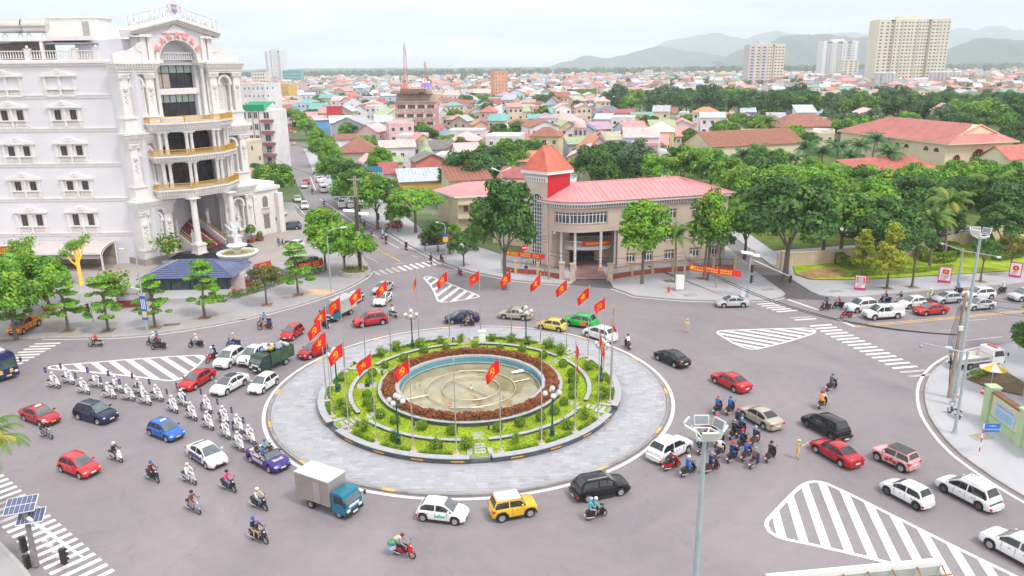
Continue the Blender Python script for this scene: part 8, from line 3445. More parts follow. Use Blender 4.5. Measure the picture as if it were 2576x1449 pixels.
bus=ad('city_bus','navy blue bus with white roof at the left edge','bus',(fc .x-hd .x*BL/2,fc .y-hd .y*BL/2,.004),ang)
BNAVY=dL('bus_navy',(.015,.022,.11))
m_=MB()
hw=BW/2
bH=[(-hw+.05,.35),(hw-.05,.35),(hw,.6),(hw,1.2),(hw-.03,2.55),(hw-.2,2.95),(hw-.5,3.08),(-hw+.5,3.08),(-hw+.2,2.95),(-hw+.03,2.55),(-hw,1.2),(-hw,.6)]
m_ .xprism(bH,lambda a,b,k:((-BL/2,BL/2-(.25 if b>2 else .05 if b>1.1 else 0))[k],a,b))
m_ .obj('body',BNAVY,bus,30)
m_=MB()
m_ .xprism([(-hw+.45,3.08),(hw-.45,3.08),(hw-.7,3.3),(-hw+.7,3.3)],lambda a,b,k:((-BL/2+.4,BL/2-1.)[k],a,b+.004))
m_ .obj('roof',af,bus)
m_=MB()
m_ .quad((BL/2-.02,-hw*.93,1.35),(BL/2-.02,hw*.93,1.35),(BL/2-.225,hw*.88,2.65),(BL/2-.225,-hw*.88,2.65))
m_ .obj('windshield',M('bus_glass',(.05,.09,.08),.05,.4,1,spec=.9),bus)
for s in(-1,1):
 for i in range(6):
  m_=MB()
  m_ .bx(-4.3+1.42*i,-3.+1.42*i,s*(hw+.002)-.01,s*(hw+.002)+.01,1.45,2.45)
  m_ .obj('side_window',CGL,bus)
 m_=MB()
 m_ .ball((BL/2,s*.95,.85),.2,8,5,.7)
 m_ .obj('headlight',cN,bus,True)
 m_=MB()
 m_ .tube([(BL/2-.3,s*hw,2.6),(BL/2+.3,s*(hw+.2),2.5),(BL/2+.3,s*(hw+.2),2.2)],.03,5)
 m_ .box(BL/2+.3,s*(hw+.2),1.85,.1,.2,.4)
 m_ .obj('mirror',aN,bus)
for s in(-.5,.5):
 m_=MB()
 m_ .xprism([(-.18,-.2),(.18,-.2),(.13,.05),(.2,.12),(0,.3),(-.2,.12),(-.13,.05)],lambda a,b,k:(BL/2+(.0,.015)[k],s+a,b+1.05))
 m_ .obj('emblem',M('bus_gold',(.7,.45,.15),.4,.1),bus)
ag(bus,'number_plate',BL/2+.02,.2,.5,.03,.5,.16,bY)
bQ(bus,(-2.9,2.6),1.2,.46)
hm_=MB()
hm_ .lathe([(.132,-.02),(.142,.03),(.138,.08),(.112,.125),(.06,.15),(.005,.158)],12)
HELM=hm_ .mesh('helmet',CL['white'],True)
hb_=MB()
hb_ .lathe([(.1,-.03),(.112,.03),(.105,.07),(.08,.1),(.03,.115),(.003,.118)],10)
HAIRM=hb_ .mesh('hair',HAIR,True)
cap_=MB()
cap_ .lathe([(.115,.0),(.16,.06),(.165,.085),(.06,.1),(.003,.1)],10)
cap_ .box(.13,0,.0,.1,.16,.015)
CAPM=cap_ .mesh('cap',CL['khaki'],True)
def aP(ps,loc,rz,ae,cX='white',bD='black',shoes=None,b3='white',hair=False,cap=None,group=None,scale=1.,cat='person'):
 me,J=POSE[ps]
 t=ad('person',ae,cat,loc,rz,group)
 t .scale=(scale,)*3
 O('body',me,t,None,None,[SKIN,CL[cX],CL[bD],shoes or SHOE])
 h=J['head']
 if cap:
  O('cap',CAPM,t,(h .x,h .y,h .z+.02),None,[CL[cap]])
 elif hair:
  O('hair',HAIRM,t,(h .x-.01,h .y,h .z+.0))
 else:
  O('helmet',HELM,t,(h .x-.01,h .y,h .z-.005),None,[CL[b3]])
 return t
def cF(b4):
 P=[]
 wr=.26 if b4 else .29
 wbs=.63
 def add(nm,mb,mat,slot=None,sm=True):
  P .append((nm,mb .mesh(nm,mat,sm),slot))
 mb=MB()
 sec=[(-.92,.05,.58,.70),(-.8,.12,.46,.76),(-.5,.15,.38,.76),(-.2,.16,.30,.72),(-.02,.14,.26,.50)]
 for x,w_,z0,z1 in sec:
  mb .v+=[(x,-w_*.7,z0),(x,-w_,(z0+z1)/2),(x,-w_*.75,z1),(x,w_*.75,z1),(x,w_,(z0+z1)/2),(x,w_*.7,z0)]
 for i in range(len(sec)-1):
  for j in range(6):
   mb .f .append((i*6+j,i*6+(j+1)%6,(i+1)*6+(j+1)%6,(i+1)*6+j))
   mb .m .append(0)
 mb .f+=[(5,4,3,2,1,0),tuple(range(24,30))]
 mb .m+=[0,0]
 add('rear_body',mb,ar['white'],'paint')
 mb=MB()
 if b4:
  mb .bx(-.1,.42,-.16,.16,.24,.32)
 else:
  mb .tube([(-.1,0,.5),(.2,0,.42),(.45,0,.7)],[.1,.09,.08],8)
 add('floorboard',mb,aN)
 mb=MB()
 mb .xprism([(.40,.28),(.50,.30),(.60,.62),(.50,.96),(.40,.98),(.46,.62)],lambda a,b,k:(a,(-.2,.2)[k]*(1 if b<.8 else .62),b))
 add('leg_shield',mb,ar['white'],'paint',False)
 mb=MB()
 mb .xprism([(.50,.92),(.56,.98),(.50,1.08),(.38,1.08),(.36,.98)],lambda a,b,k:(a,(-.13,.13)[k],b))
 add('handlebar_cover',mb,ar['white'],'paint',False)
 mb=MB()
 mb .tube([(.36,-.34,1.03),(.41,-.15,1.04),(.42,.15,1.04),(.36,.34,1.03)],.02,6)
 for s in(-1,1):
  mb .tube([(.40,s*.2,1.05),(.42,s*.28,1.22)],.008,4)
  mb .ball((.42,s*.29,1.26),.055,6,4,.7)
 add('handlebar',mb,aN)
 mb=MB()
 mb .tube([(.50,-.07,.75),(.64,-.07,wr)],.025,5).tube([(.50,.07,.75),(.64,.07,wr)],.025,5)
 add('fork',mb,aE)
 mb=MB()
 mb .xprism([(.40,wr+.22),(.50,wr+.33),(.68,wr+.34),(.84,wr+.24),(.80,wr+.22),(.66,wr+.29),(.52,wr+.28)],lambda a,b,k:(a,(-.07,.07)[k],b))
 add('front_fender',mb,ar['white'],'paint',False)
 mb=MB()
 mb .xprism([(-.86,.76),(-.82,.84),(-.5,.86),(-.1,.80),(.0,.74),(-.1,.70),(-.8,.72)],lambda a,b,k:(a,(-.13,.13)[k],b))
 add('seat',mb,aN,None,False)
 mb=MB()
 mb .ball((.56,0,.92 if b4 else .98),.07,8,5)
 add('headlight',mb,cN)
 mb=MB()
 mb .box(-.93,0,.62,.05,.16,.08)
 add('taillight',mb,ei,None,False)
 mb=MB()
 mb .box(-.98,0,.46,.02,.19,.14)
 add('number_plate',mb,b9,None,False)
 mb=MB()
 mb .tube([(-.2,-.15,.25),(-.5,-.17,.28),(-.95,-.19,.38)],[.03,.05,.055],7)
 add('exhaust',mb,aE)
 mb=MB()
 mb .bx(-.75,-.15,-.1,.1,.2,.38)
 add('engine',mb,aN,None,False)
 ty=MB()
 ty .lathe([(wr*.72,-.045),(wr*.92,-.05),(wr,-.02),(wr,.02),(wr*.92,.05),(wr*.72,.045)],16)
 rm=MB()
 for i in range(5):
  a=i*2*math .pi/5
  rm .box(wr*.38*math .cos(a),wr*.38*math .sin(a),-.015,wr*.72,.04,.03,a)
 rm .lathe([(wr*.66,-.03),(wr*.74,-.03),(wr*.74,.03),(wr*.66,.03)],14)
 return dict(parts=P,tyre=ty .mesh('tyre',TYRE,True),rim=rm .mesh('rim',RIMM),wr=wr,ax=(-wbs,wbs+.02))
BIKES={'scooter':cF(True),'moped':cF(False)}
BP={k:dL('bike_'+k,c)for k,c in{'white':(.76,.76,.78),'black':(.02,.02,.025),'red':(.50,.015,.02),'silver':(.5,.5,.53),'blue':(.02,.06,.35),'maroon':(.16,.015,.03),'gold':(.45,.38,.22),'grey':(.2,.22,.26),'lilac':(.30,.28,.42)}.items()}
def bike(kd,a8,bB,dI,ae,group=None,de=.0,z=.0):
 b=BIKES[kd]
 F,B=Vector(bB),Vector(dI)
 d=F-B
 ang=math .atan2(d .y,d .x)
 mid=(F+B)/2
 t=ad('motorbike',ae,'motorbike',(mid .x,mid .y,.004+z),ang,group)
 for nm,me,sl in b['parts']:
  O(nm,me,t,None,None,[BP[a8]]if sl else None)
 for a in b['ax']:
  o=O('wheel',b['tyre'],t,(a,0,b['wr']))
  o .rotation_euler=(R(90),0,0)
  O('rim',b['rim'],o)
 return t,(mid .x,mid .y,.004+z),ang
FLAGN=M('convoy_flag',(.045,.04,.16),.7,.1,3)
def cI(v,fx,fy,rx,ry,aX,bc='black',cX='white',bD='black',b3='white',kd='scooter',pil=None,group=None,flag=False,who=None,hair=False):
 f,r_=(w(v,fx,fy),w(v,rx,ry))if v else(wd(fx,fy),wd(rx,ry))
 t,loc,ang=bike(kd,bc,f,r_,'%s %s ridden %s'%(bc,'scooter' if kd=='scooter' else 'motorbike',aX),group+', motorbikes' if group else None)
 aP('rider',loc,ang,'%s rider%s %s'%(who or('%s clad'%cX),' with %s helmet'%b3 if not hair else ' without helmet',aX),cX,bD,None,b3,hair,group=group)
 if pil:
  aP('pillion',loc,ang,'%s clad passenger of the rider %s'%(pil[0],aX),pil[0],pil[1],None,pil[2],group=group)
 if flag:
  m_=MB()
  m_ .tube([(-.85,.16,.6),(-.95,.18,2.1)],.014,5)
  p=m_ .obj('flag_pole',aE,t)
  m_=MB()
  k=5
  for i in range(k+1):
   for j in(0,1):
    m_ .v .append((-.94-.42*i/k+.0,.18+.05*math .sin(i*1.3),2.08-.62*j))
  for i in range(k):
   m_ .f .append((2*i,2*i+1,2*i+3,2*i+2))
   m_ .m .append(0)
  fl=m_ .obj('flag',FLAGN,p)
  m_=MB()
  for y in(.03,-.03):
   m_ .quad((-1.08,.2+y,1.62),(-1.22,.2+y,1.62),(-1.22,.2+y,1.92),(-1.08,.2+y,1.92))
  m_ .obj('flag_print',M('flag_print',(.42,.38,.45),.6),p)
 return t
dH=[(490,528,415,515),(608,498,535,482),(738,582,655,562),(840,528,762,515),(952,618,868,602),(1005,562,930,545),(1110,636,1025,620),(1190,590,1122,568),(1245,672,1165,648),(1345,640,1265,618),(1470,740,1400,705),(1550,690,1478,652),(1625,800,1555,765),(1750,742,1680,705),(1762,878,1690,842),(1888,832,1820,795),(1900,955,1840,915),(2005,905,1940,870),(2012,1058,1945,1010),(2100,995,2040,960)]
for i,(a,b,c,d)in enumerate(dH):
 lr='right hand' if i%2 else 'left hand'
 rank=(len(dH)-1-i)//2
 near_=i in(0,2,4,6,8,10,12,14,16,18)
 cI(VP,a,b,c,d,'in the %s convoy column, %s behind the purple car'%('near' if near_ else 'far',a4(rank)),'white','white','white','white',group='white convoy riders',flag=True,who='white clad')
other=[(VP,435,952,350,920,'below the red taxi at the left','grey','black','grey','white','moped',None),(VP,1005,1142,925,1110,'between the red hatchback and the white sedan','white','black','black','white','scooter',None),(VP,745,182,838,182,'leaving along the left road before the signal','gold','red','black','pink','scooter',None),(VP,1236,172,1312,170,'leaving by the left road, hidden behind another','black','white','grey','white','scooter',('blue','navy','blue')),(VP,1272,207,1358,205,'leaving by the left road, front of a pair','black','brown','black','red','scooter',None),(VP,1580,190,1665,188,'above the hatched island at left','black','cream','jeans','cream','moped',None),(VP,1890,183,1975,183,'at left behind the white car','blue','tan','black','cream','scooter',None),(VP,1722,320,1785,290,'beside the white car at the hatched island tip','red','sky','black','white','moped',('black','black','black')),(VV,1308,345,1232,302,'left of the silver scooter in the foreground','black','maroon','black','blue','moped',None),(VV,1615,362,1527,322,'below the white sedan with stickers','silver','white','white','cream','scooter',None),(VV,1945,425,1847,382,'in a pink shirt near the convertible','black','pink','jeans','black','scooter',None),(VV,1648,603,1567,557,'on a lilac scooter in the lower left','lilac','brown','tan','black','scooter',None),(VV,2205,578,2092,532,'left of the box truck','black','cream','jeans','white','scooter',None),(VV,2205,850,2087,802,'below the box truck at the bottom','black','black','tan','purple','scooter',('navy','tan','blue')),(None,1038,1406,996,1394,'at the bottom with loaded bags','red','grey','black','maroon','moped',None),(None,1518,1299,1482,1309,'under the black car in front of the island','black','teal','black','white','scooter',('teal','grey','sky')),(VS,2205,1132,2258,1186,'right of the island behind the white car','maroon','white','black','navy','scooter',None),(VQ,1265,722,1345,740,'behind the far red car','silver','white','black','black','scooter',None),(VQ,2290,872,2428,866,'before the dark navy sedan','black','tan','tan','brown','scooter',('purple','black','black')),(V4,1297,1355,1418,1345,'on the left curve by the plaza, nearer one','maroon','tan','tan','teal','moped',None),(V4,1297,1300,1400,1290,'on the left curve by the plaza, farther one','blue','blue','navy','blue','scooter',None),(VQ,300,882,378,892,'behind the left flags beside the blue truck','black','navy','black','black','moped',None),(VT,1360,76,1316,94,'alone at the upper right of the junction','black','brown','jeans','blue','moped',None),(VT,1300,182,1258,212,'with an orange passenger right of the island','black','white','black','red','moped',('orange','orange','brown')),(V6,950,1029,1022,1020,'first at the right stop line','maroon','navy','black','navy','scooter',None),(V6,1060,1014,1118,1007,'second at the right stop line','black','red','black','teal','moped',None),(V6,1122,1090,1186,1083,'before the white pickup in the queue','red','sky','black','sky','moped',None),(V6,1425,970,1498,967,'at the kerb beside the queue, black clad one','black','black','jeans','brown','scooter',None),(V6,1550,977,1608,968,'behind the kerb rider in the queue','silver','black','tan','brown','moped',None),(V6,1795,952,1840,940,'between white cars in the queue','silver','cream','cream','white','scooter',None),(V6,2020,900,2065,893,'in light blue in the far queue lane','black','sky','navy','teal','scooter',None),(V6,2365,895,2420,885,'behind the white car in the far queue','black','white','black','white','scooter',None),(VL,862,400,872,448,'going up the street alone, blue clad','black','blue','navy','blue','scooter',None),(VL,1255,580,1268,622,'going up the street near the pole','black','navy','black','black','scooter',None),(VL,1308,650,1322,690,'second going up the street near the pole','maroon','maroon','black','black','scooter',None),(VL,1390,742,1405,782,'under the signal arm in the street','black','blue','jeans','red','scooter',None),(VL,1512,755,1528,800,'in light blue in the street mouth','black','sky','grey','white','scooter',None),(VL,1548,810,1568,855,'in black in the street mouth','black','black','black','white','scooter',None),(VL,1768,885,1795,925,'on a red bike in the street mouth','maroon','black','black','white','scooter',None),(VL,2045,1030,2070,1076,'on the street crossing','black','navy','black','navy','moped',None),(VQ,2225,120,2280,160,'beside the pavement near the hatched triangle','red','sky','pink','grey','scooter',None),(VL,730,265,738,300,'far up in the middle of the street, nearest','red','maroon','black','black','moped',None),]
for v,a,b,c,d,aX,bc,sh_,tr_,he,kd,pil in other:
 cI(v,a,b,c,d,aX,bc,sh_,tr_,he,kd,pil)
dY=[(585,247,'blue','brown','pink'),(665,252,'blue','navy','blue'),(712,333,'navy','black','red'),(690,408,'black','navy','grey'),(735,395,'navy','navy','teal'),(825,452,'navy','tan','sky'),(490,503,'navy','navy','white'),(600,523,'white','khaki','blue'),(678,555,'navy','blue','red'),(770,545,'blue','jeans','red'),(822,592,'brown','navy','grey'),(925,553,'black','black','black'),(742,472,'navy','black','red'),(595,455,'sky','black','pink'),(485,440,'grey','black','red'),(500,385,'maroon','black','pink'),(575,370,'white','brown','pink')]
for i,(x,y,sh_,tr_,he)in enumerate(dY):
 aX='in the right cluster, %s from its lower right'%a4(sorted(range(len(dY)),key=lambda q:-dY[q][0]-dY[q][1]).index(i))
 cI(VT,x+42,y-34,x,y,aX,('black','maroon','grey','black')[i%4],sh_,tr_,he,('scooter','moped')[i%2],None,'motorbike cluster riders')
for a,b,c,d,aX,bc,sh_,tr_,he in((350,582,275,608,'in maroon before the cluster, left','red','maroon','black','black'),(455,615,383,648,'in a blue raincoat before the cluster','black','blue','blue','white'),(600,597,535,622,'behind the lamp pole of the cluster','maroon','navy','navy','grey')):
 cI(VT,a,b,c,d,aX,bc,sh_,tr_,he,'scooter')
bike('moped','white',n(3648,1585,.13),n(3697,1618,.13),'white police motorbike parked by the right lamp posts',z=.13)
bike('scooter','black',w(VL,2160,1010,.13),w(VL,2195,1038,.13),'dark motorbike parked at the office pavement corner',z=.02)
bike('scooter','black',w(VL,400,850,.13),w(VL,455,852,.13),'dark motorbike parked by the hotel guard',z=.13)
t=aP('officer',tuple(wd(1727,836)),R(-80),'traffic officer in khaki standing beyond the right hatched triangle','khaki','khaki',None,cap='khaki')
t=aP('officer',tuple(w(VT,1116,529)),R(20),'traffic officer in khaki holding a baton beside the red sedan','khaki','khaki',None,cap='khaki')
m_=MB()
m_ .tube([(.5,-.19,1.36),(.85,-.15,1.46)],.018,6)
bt=m_ .obj('traffic_baton',af,None)
bt .location=t .location
bt .rotation_euler=t .rotation_euler
tag(bt,'white traffic baton held by the officer beside the red sedan','baton')
aP('stand',tuple(w(VL,360,868,.13)),R(-70),'hotel guard in blue shirt standing on the forecourt','blue','navy',hair=True)
aP('stand',tuple(w(V4,790,730,.13)),R(120),'person in black standing by the blue basin','black','black',hair=True)
aP('stand',tuple(n(2026,1058,.13)),R(60),'person standing beside the no entry sign','navy','pink',hair=True)
aP('stand',tuple(w(VL,1560,705,.13)),R(150),'person in a yellow vest beside the orange kiosk','yellow','black',hair=True)
for x,y,lab,sh_ in((.02,.37,'driver of the purple convertible','black'),(.02,-.37,'front passenger of the purple convertible in blue','blue'),(-.86,.37,'rear passenger of the purple convertible in teal','teal'),(-.86,-.37,'rear passenger of the purple convertible in navy','navy')):
 q=Matrix .Rotation(bG .rotation_euler .z,3,'Z')@Vector((x-.02,y,.86))
 aP('sit',tuple(bG .location+q),bG .rotation_euler .z,lab,sh_,'navy',hair=True,scale=.92,group='passengers of the convertible')
rr_=random .Random(9)
p=(wd(1038,1406)+wd(996,1394))/2
dirv=(wd(1038,1406)-wd(996,1394)).normalized()
for i in range(4):
 m_=MB()
 m_ .ball((0,0,0),.3,8,5,.85)
 m_ .v=[(a+rr_ .uniform(-.05,.05),b+rr_ .uniform(-.05,.05),q+rr_ .uniform(-.05,.05))for a,b,q in m_ .v]
 o=m_ .obj('cargo_bag',CL[('sky','white','green','cream')[i]],None,True)
 o .location=p-dirv*(.75-.12*(i%2))+Vector((0,0,.75+.3*(i//2)))+Vector((-dirv .y,dirv .x,0))*(.28 if i%2 else-.28)
 tag(o,'%s bag loaded on the red motorbike at the bottom'%('light blue','white','green','cream')[i],'bag','bags on the red motorbike')
def b5(p,x,y):
 return at(x,y,p .y).z
aD=M('pole_paint',(.36,.42,.45),.5,.08,1.5)
ce=M('concrete_pole',(.36,.29,.24),.9,.2,1.2)
WIRE=M('cable',(.03,.03,.035),.7,.05)
SOLAR=M('solar_panel',(.10,.12,.22),.2,.15,3)
FLOOD=M('flood_light',(.26,.28,.31),.5,.1,6)
aJ=M('lamp_head',(.70,.71,.72),.5,.05)
def ac(t,name,mat,fn,aA=False):
 m_=MB()
 fn(m_)
 return m_ .obj(name,mat,t,aA)
def a6(p,h,ae,rr,cnt=6,tilt=.6,r0=.20):
 t=ad('floodlight_mast',ae,'lamp mast',(p[0],p[1],0))
 ac(t,'pole',aD,lambda m_:m_ .tube([(0,0,0),(0,0,h*.5),(0,0,h)],[r0,r0*.8,r0*.55],8),True)
 ac(t,'pole_base',aD,lambda m_:m_ .lathe([(r0*2,0),(r0*2,.06),(r0*1.2,.12),(r0*1.05,.5)],10))
 fr_=ac(t,'crown_frame',aJ,lambda m_:[m_ .tube([(rr*math .cos(a),rr*math .sin(a),h),(rr*math .cos(a+1.0472),rr*math .sin(a+1.0472),h)],.045,5)for a in[i*1.0472 for i in range(6)]]+[m_ .tube([(0,0,h-.35),(rr*math .cos(a),rr*math .sin(a),h)],.045,5)for a in[i*1.0472 for i in range(6)]])
 for i in range(cnt):
  a=i*2*math .pi/6+.5
  m_=MB()
  m_ .box(0,0,-.02,.09,.78,.52)
  o=m_ .obj('floodlight',aJ,t)
  o .location=(rr*1.02*math .cos(a),rr*1.02*math .sin(a),h+.12)
  o .rotation_euler=(0,tilt-.25,a)
  m_=MB()
  m_ .box(-.055,0,.05,.02,.68,.40)
  m_ .obj('heat_sink',FLOOD,o)
  m_=MB()
  m_ .box(.05,0,.04,.015,.7,.42)
  m_ .obj('lens',eg,o)
 return t
pf=Vector((at(1757,1449,35).x-.15,35.,0))
hz_=at(1789,1092,35).z
a6(pf,hz_,'tall floodlight mast with panel ring in the foreground',.82)
pf=g(1264.6,686,.13)
t=ad('street_lamp','tall twin headed lamp post behind the dark flowering tree','street lamp',(pf .x,pf .y,.13))
h=b5(pf,1260,432)
ac(t,'pole',aD,lambda m_:m_ .tube([(0,0,0),(0,0,h)],[.16,.09],8),True)
for s in(-1,1):
 ac(t,'lamp_head',aJ,lambda m_:m_ .tube([(0,0,h-.1),(s*.5,0,h+.05),(s*1.5,0,h+.45)],[.05,.08,.16],6))
pf=g(2397,1019,.13)
h=b5(pf,2470,592)
t=a6((pf .x,pf .y),h,'tallest grey mast at the right corner with floodlights on top',.75,4,.5,.2)
pf=g(2401,1090,.13)
h=b5(pf,2433,888)
t=ad('camera_post','grey camera post with long arm at the right corner','camera post',(pf .x,pf .y,.13))
ac(t,'pole',aD,lambda m_:m_ .tube([(0,0,0),(0,0,h)],[.14,.10],8),True)
ac(t,'base_plate',aD,lambda m_:m_ .lathe([(.32,0),(.32,.05),(.2,.1),(.17,.5)],8))
be=at(2318,862,pf .y+.6)
ac(t,'arm',aD,lambda m_:m_ .tube([(0,0,h-.15),(be .x-pf .x,.6,be .z-.13)],[.07,.045],6))
ac(t,'camera',M('camera_blue',(.25,.42,.62),.4),lambda m_:(m_ .tube([(be .x-pf .x,.6,be .z-.1),(be .x-pf .x,.6,be .z-.35)],.03,5),m_ .ball((be .x-pf .x,.6,be .z-.45),.16,8,6)))
pf=g(2387.6,1000,.13)
hR=b5(pf,2403,740)
t=ad('utility_pole','weathered concrete utility pole hung with cables at the right corner','utility pole',(pf .x,pf .y,.13))
ac(t,'pole',ce,lambda m_:m_ .tube([(0,0,0),(0,0,hR)],[.22,.15],8),True)
ac(t,'crossarm',aE,lambda m_:m_ .box(0,0,hR-.6,1.5,.1,.1))
ac(t,'meter_box',aJ,lambda m_:m_ .box(-.1,-.25,hR*.66,.5,.3,.4))
ac(t,'lamp',aJ,lambda m_:m_ .box(-.8,0,hR*.48,.6,.25,.18))
for i in range(5):
 ac(t,'hanging_cable',WIRE,lambda m_:m_ .tube([(-.2-.05*i,.1*i-.2,hR*.85),(-.5-.08*i,.1*i-.2,hR*.55),(-.35,.05*i,hR*.35),(-.22,0,hR*.12)],.02,4,False))
en=pf+Vector((0,0,hR))
pf=n(950+1275/2.8975,650+1180/2.8975,.13)
hL=b5(pf,887,446)
t=ad('utility_pole','tall double concrete utility pole in a round planter at the street corner','utility pole',(pf .x,pf .y,.13))
for s in(-.18,.18):
 ac(t,'pole',ce,lambda m_:m_ .tube([(s,0,0),(s*.6,0,hL)],[.2,.13],8),True)
for k,zz in enumerate((hL-.5,hL-4.,hL-4.3)):
 ac(t,'crossarm',aE,lambda m_:m_ .box(0,0,zz,2.4,.12,.12))
for i in range(6):
 ac(t,'insulator',af,lambda m_:m_ .lathe([(.06,0),(.09,.1),(.05,.2),(.02,.3)],6,(-1.+.4*i,0,hL-3.88)))
ac(t,'transformer_box',aE,lambda m_:m_ .box(0,-.2,hL*.42,.7,.5,.5))
for i in range(6):
 ac(t,'hanging_cable',WIRE,lambda m_:m_ .tube([(-.25+.1*i,-.22,hL*.8),(-.3+.12*i,-.25,hL*.4),(-.2+.08*i,-.22,.3)],.03,4,False))
poleL=pf+Vector((0,0,hL))
pl=ad('round_planter','round stone planter at the foot of the double pole','planter',(pf .x-.9,pf .y+.3,.13))
ac(pl,'wall',d3,lambda m_:m_ .ring(2.1,2.45,0,.75,20))
ac(pl,'soil',SOIL,lambda m_:m_ .lathe([(2.12,.6),(.05,.65)],20))
ps=[((random .uniform(-1.8,1.8),random .uniform(-1.8,1.8),.7+random .random()*.3),(0,0,1),random .choice((0,1,2)))for _ in range(500)]
O('ground_cover',az('ground_cover',ps,.25,[M('dry_cover_%d'%i,c,.8,.2,2)for i,c in enumerate(((.25,.24,.06),(.16,.22,.04),(.30,.25,.10)))],.5,4),pl)['kind']='stuff'
def cU(p,h,ae,arms=2):
 t=ad('utility_pole',ae,'utility pole',(p .x,p .y,.13))
 ac(t,'pole',ce,lambda m_:m_ .tube([(0,0,0),(0,0,h)],[.18,.12],7),True)
 for k in range(arms):
  ac(t,'crossarm',aE,lambda m_:m_ .box(0,0,h-.5-1.2*k,2.2,.1,.1))
 ac(t,'insulator',af,lambda m_:m_ .lathe([(.06,0),(.09,.1),(.02,.3)],6,(.8,0,h-.4)))
 return p+Vector((0,0,h))
pA=cU(n(950+1610/2.8975,650+690/2.8975,.13),9.5,'concrete pole with blue meter boxes by the orange kiosk')
pB=cU(n(1250+370/3.45,300+1420/3.45+60,.13),9,'pole rising out of the right street trees')
pC=cU(n(950+320/2.8975,650+230/2.8975,.13),11,'pole with crossarms rising before the left street tree')
pf=n(1600+1018/1.9815,500+1140/1.9815,.13)
pD=cU(pf,b5(pf,1380,582),'slim concrete pole before the office gate',1)
pf=n(2500+545/4.14,900+895/4.14,.13)
pE=cU(pf,5.6,'short wooden pole beside the white cabinet before the office',1)
def br(name,a,b,sag,ae,r_=.03):
 m_=MB()
 a,b=Vector(a),Vector(b)
 m_ .tube([a .lerp(b,i/14)-Vector((0,0,sag*4*(i/14)*(1-i/14)))for i in range(15)],r_,4,False)
 o=m_ .obj(name,WIRE,None)
 tag(o,ae,'cable','overhead cables')
for i in range(2):
 br('overhead_cable',en+Vector((-.4+.3*i,0,-4.2)),pE+Vector((0,0,-.9+.3*i)),2.4,'black cable sagging across the junction from the right pole, %s strand'%('lower','upper')[i],.05)
br('overhead_cable',pE,pD+Vector((0,0,-3.2)),1.,'cable from the short pole to the slim office pole')
br('overhead_cable',pE+Vector((0,0,-.4)),pD+Vector((0,0,-3.8)),1.4,'lower cable from the short pole to the slim office pole')
for i in range(3):
 br('overhead_cable',pD+Vector((0,0,-.8-.5*i)),Vector((3.,119.5,7.-.4*i)),.6,'cable from the slim pole to the office wall, %s of three'%('top','middle','bottom')[i],.025)
for i in range(3):
 br('overhead_cable',poleL+Vector((-.8+.8*i,0,-3.8)),pA+Vector((-.8+.8*i,0,-.5)),1.,'street cable from the double pole to the kiosk pole, %s of three'%('left','middle','right')[i],.025)
 br('overhead_cable',pA+Vector((-.8+.8*i,0,-.5)),pB+Vector((-.8+.8*i,0,-.5)),1.,'cable along the right street trees, %s of three'%('left','middle','right')[i],.025)
for i in range(3):
 br('overhead_cable',en+Vector((0,0,-.4-.5*i)),Vector((75,70,10-i)),1.4,'cable running right from the corner pole, %s of three'%('top','middle','bottom')[i],.02)
br('street_cable',pC+Vector((0,0,-2)),pB+Vector((-.5,0,-3)),2.,'cable hanging across the street between the trees',.03)
def bA(p,h,dx_,dy_,ae,mat=aD):
 t=ad('street_lamp',ae,'street lamp',(p .x,p .y,.13))
 ac(t,'pole',mat,lambda m_:m_ .tube([(0,0,0),(0,0,h*.9),(dx_*.08,dy_*.08,h*.97),(dx_*.4,dy_*.4,h),(dx_,dy_,h+.15)],[.12,.075,.07,.06,.05],7),True)
 ac(t,'lamp_head',aJ,lambda m_:m_ .tube([(dx_*.95,dy_*.95,h+.13),(dx_*1.35,dy_*1.35,h+.2)],[.14,.1],6))
 return t
pf=n(950+945/2.8975,650+1370/2.8975,.13)
bA(pf,b5(pf,828,580),2.,.6,'curved street lamp on the plaza corner')
pf=n(1175/2.07,600+1400/2.07,.13)
t=bA(pf,b5(pf,338,632),-1.4,0,'street lamp with a blue banner on the plaza pavement')
ac(t,'banner',M('blue_banner',(.03,.12,.45),.6,.1),lambda m_:m_ .box(.05,-.12,1.6,.75,.04,3.1))
ac(t,'banner_picture',M('banner_print',(.65,.52,.2),.6,.3,5),lambda m_:m_ .box(.05,-.15,1.9,.6,.02,.8))
for i in range(3):
 ac(t,'banner_text',af,lambda m_:m_ .box(-.15+.2*i,-.15,3.,.08,.02,1.3))
pf=n(1600+235/1.9815,500+985/1.9815,.13)
t=bA(pf,6.2,-1.2,.2,'slim street lamp with yellow and blue board left of the office')
ac(t,'board',M('board_yellow',(.78,.50,.04),.6),lambda m_:m_ .box(0,-.1,3.,.9,.06,.9))
ac(t,'board_top',M('board_blue',(.05,.10,.5),.6),lambda m_:m_ .box(0,-.1,3.92,.9,.06,.5))
pf=n(950+1600/2.8975,650+640/2.8975,.13)
bA(pf,9.5,-2.6,.2,'street lamp arm beside the kiosk pole')
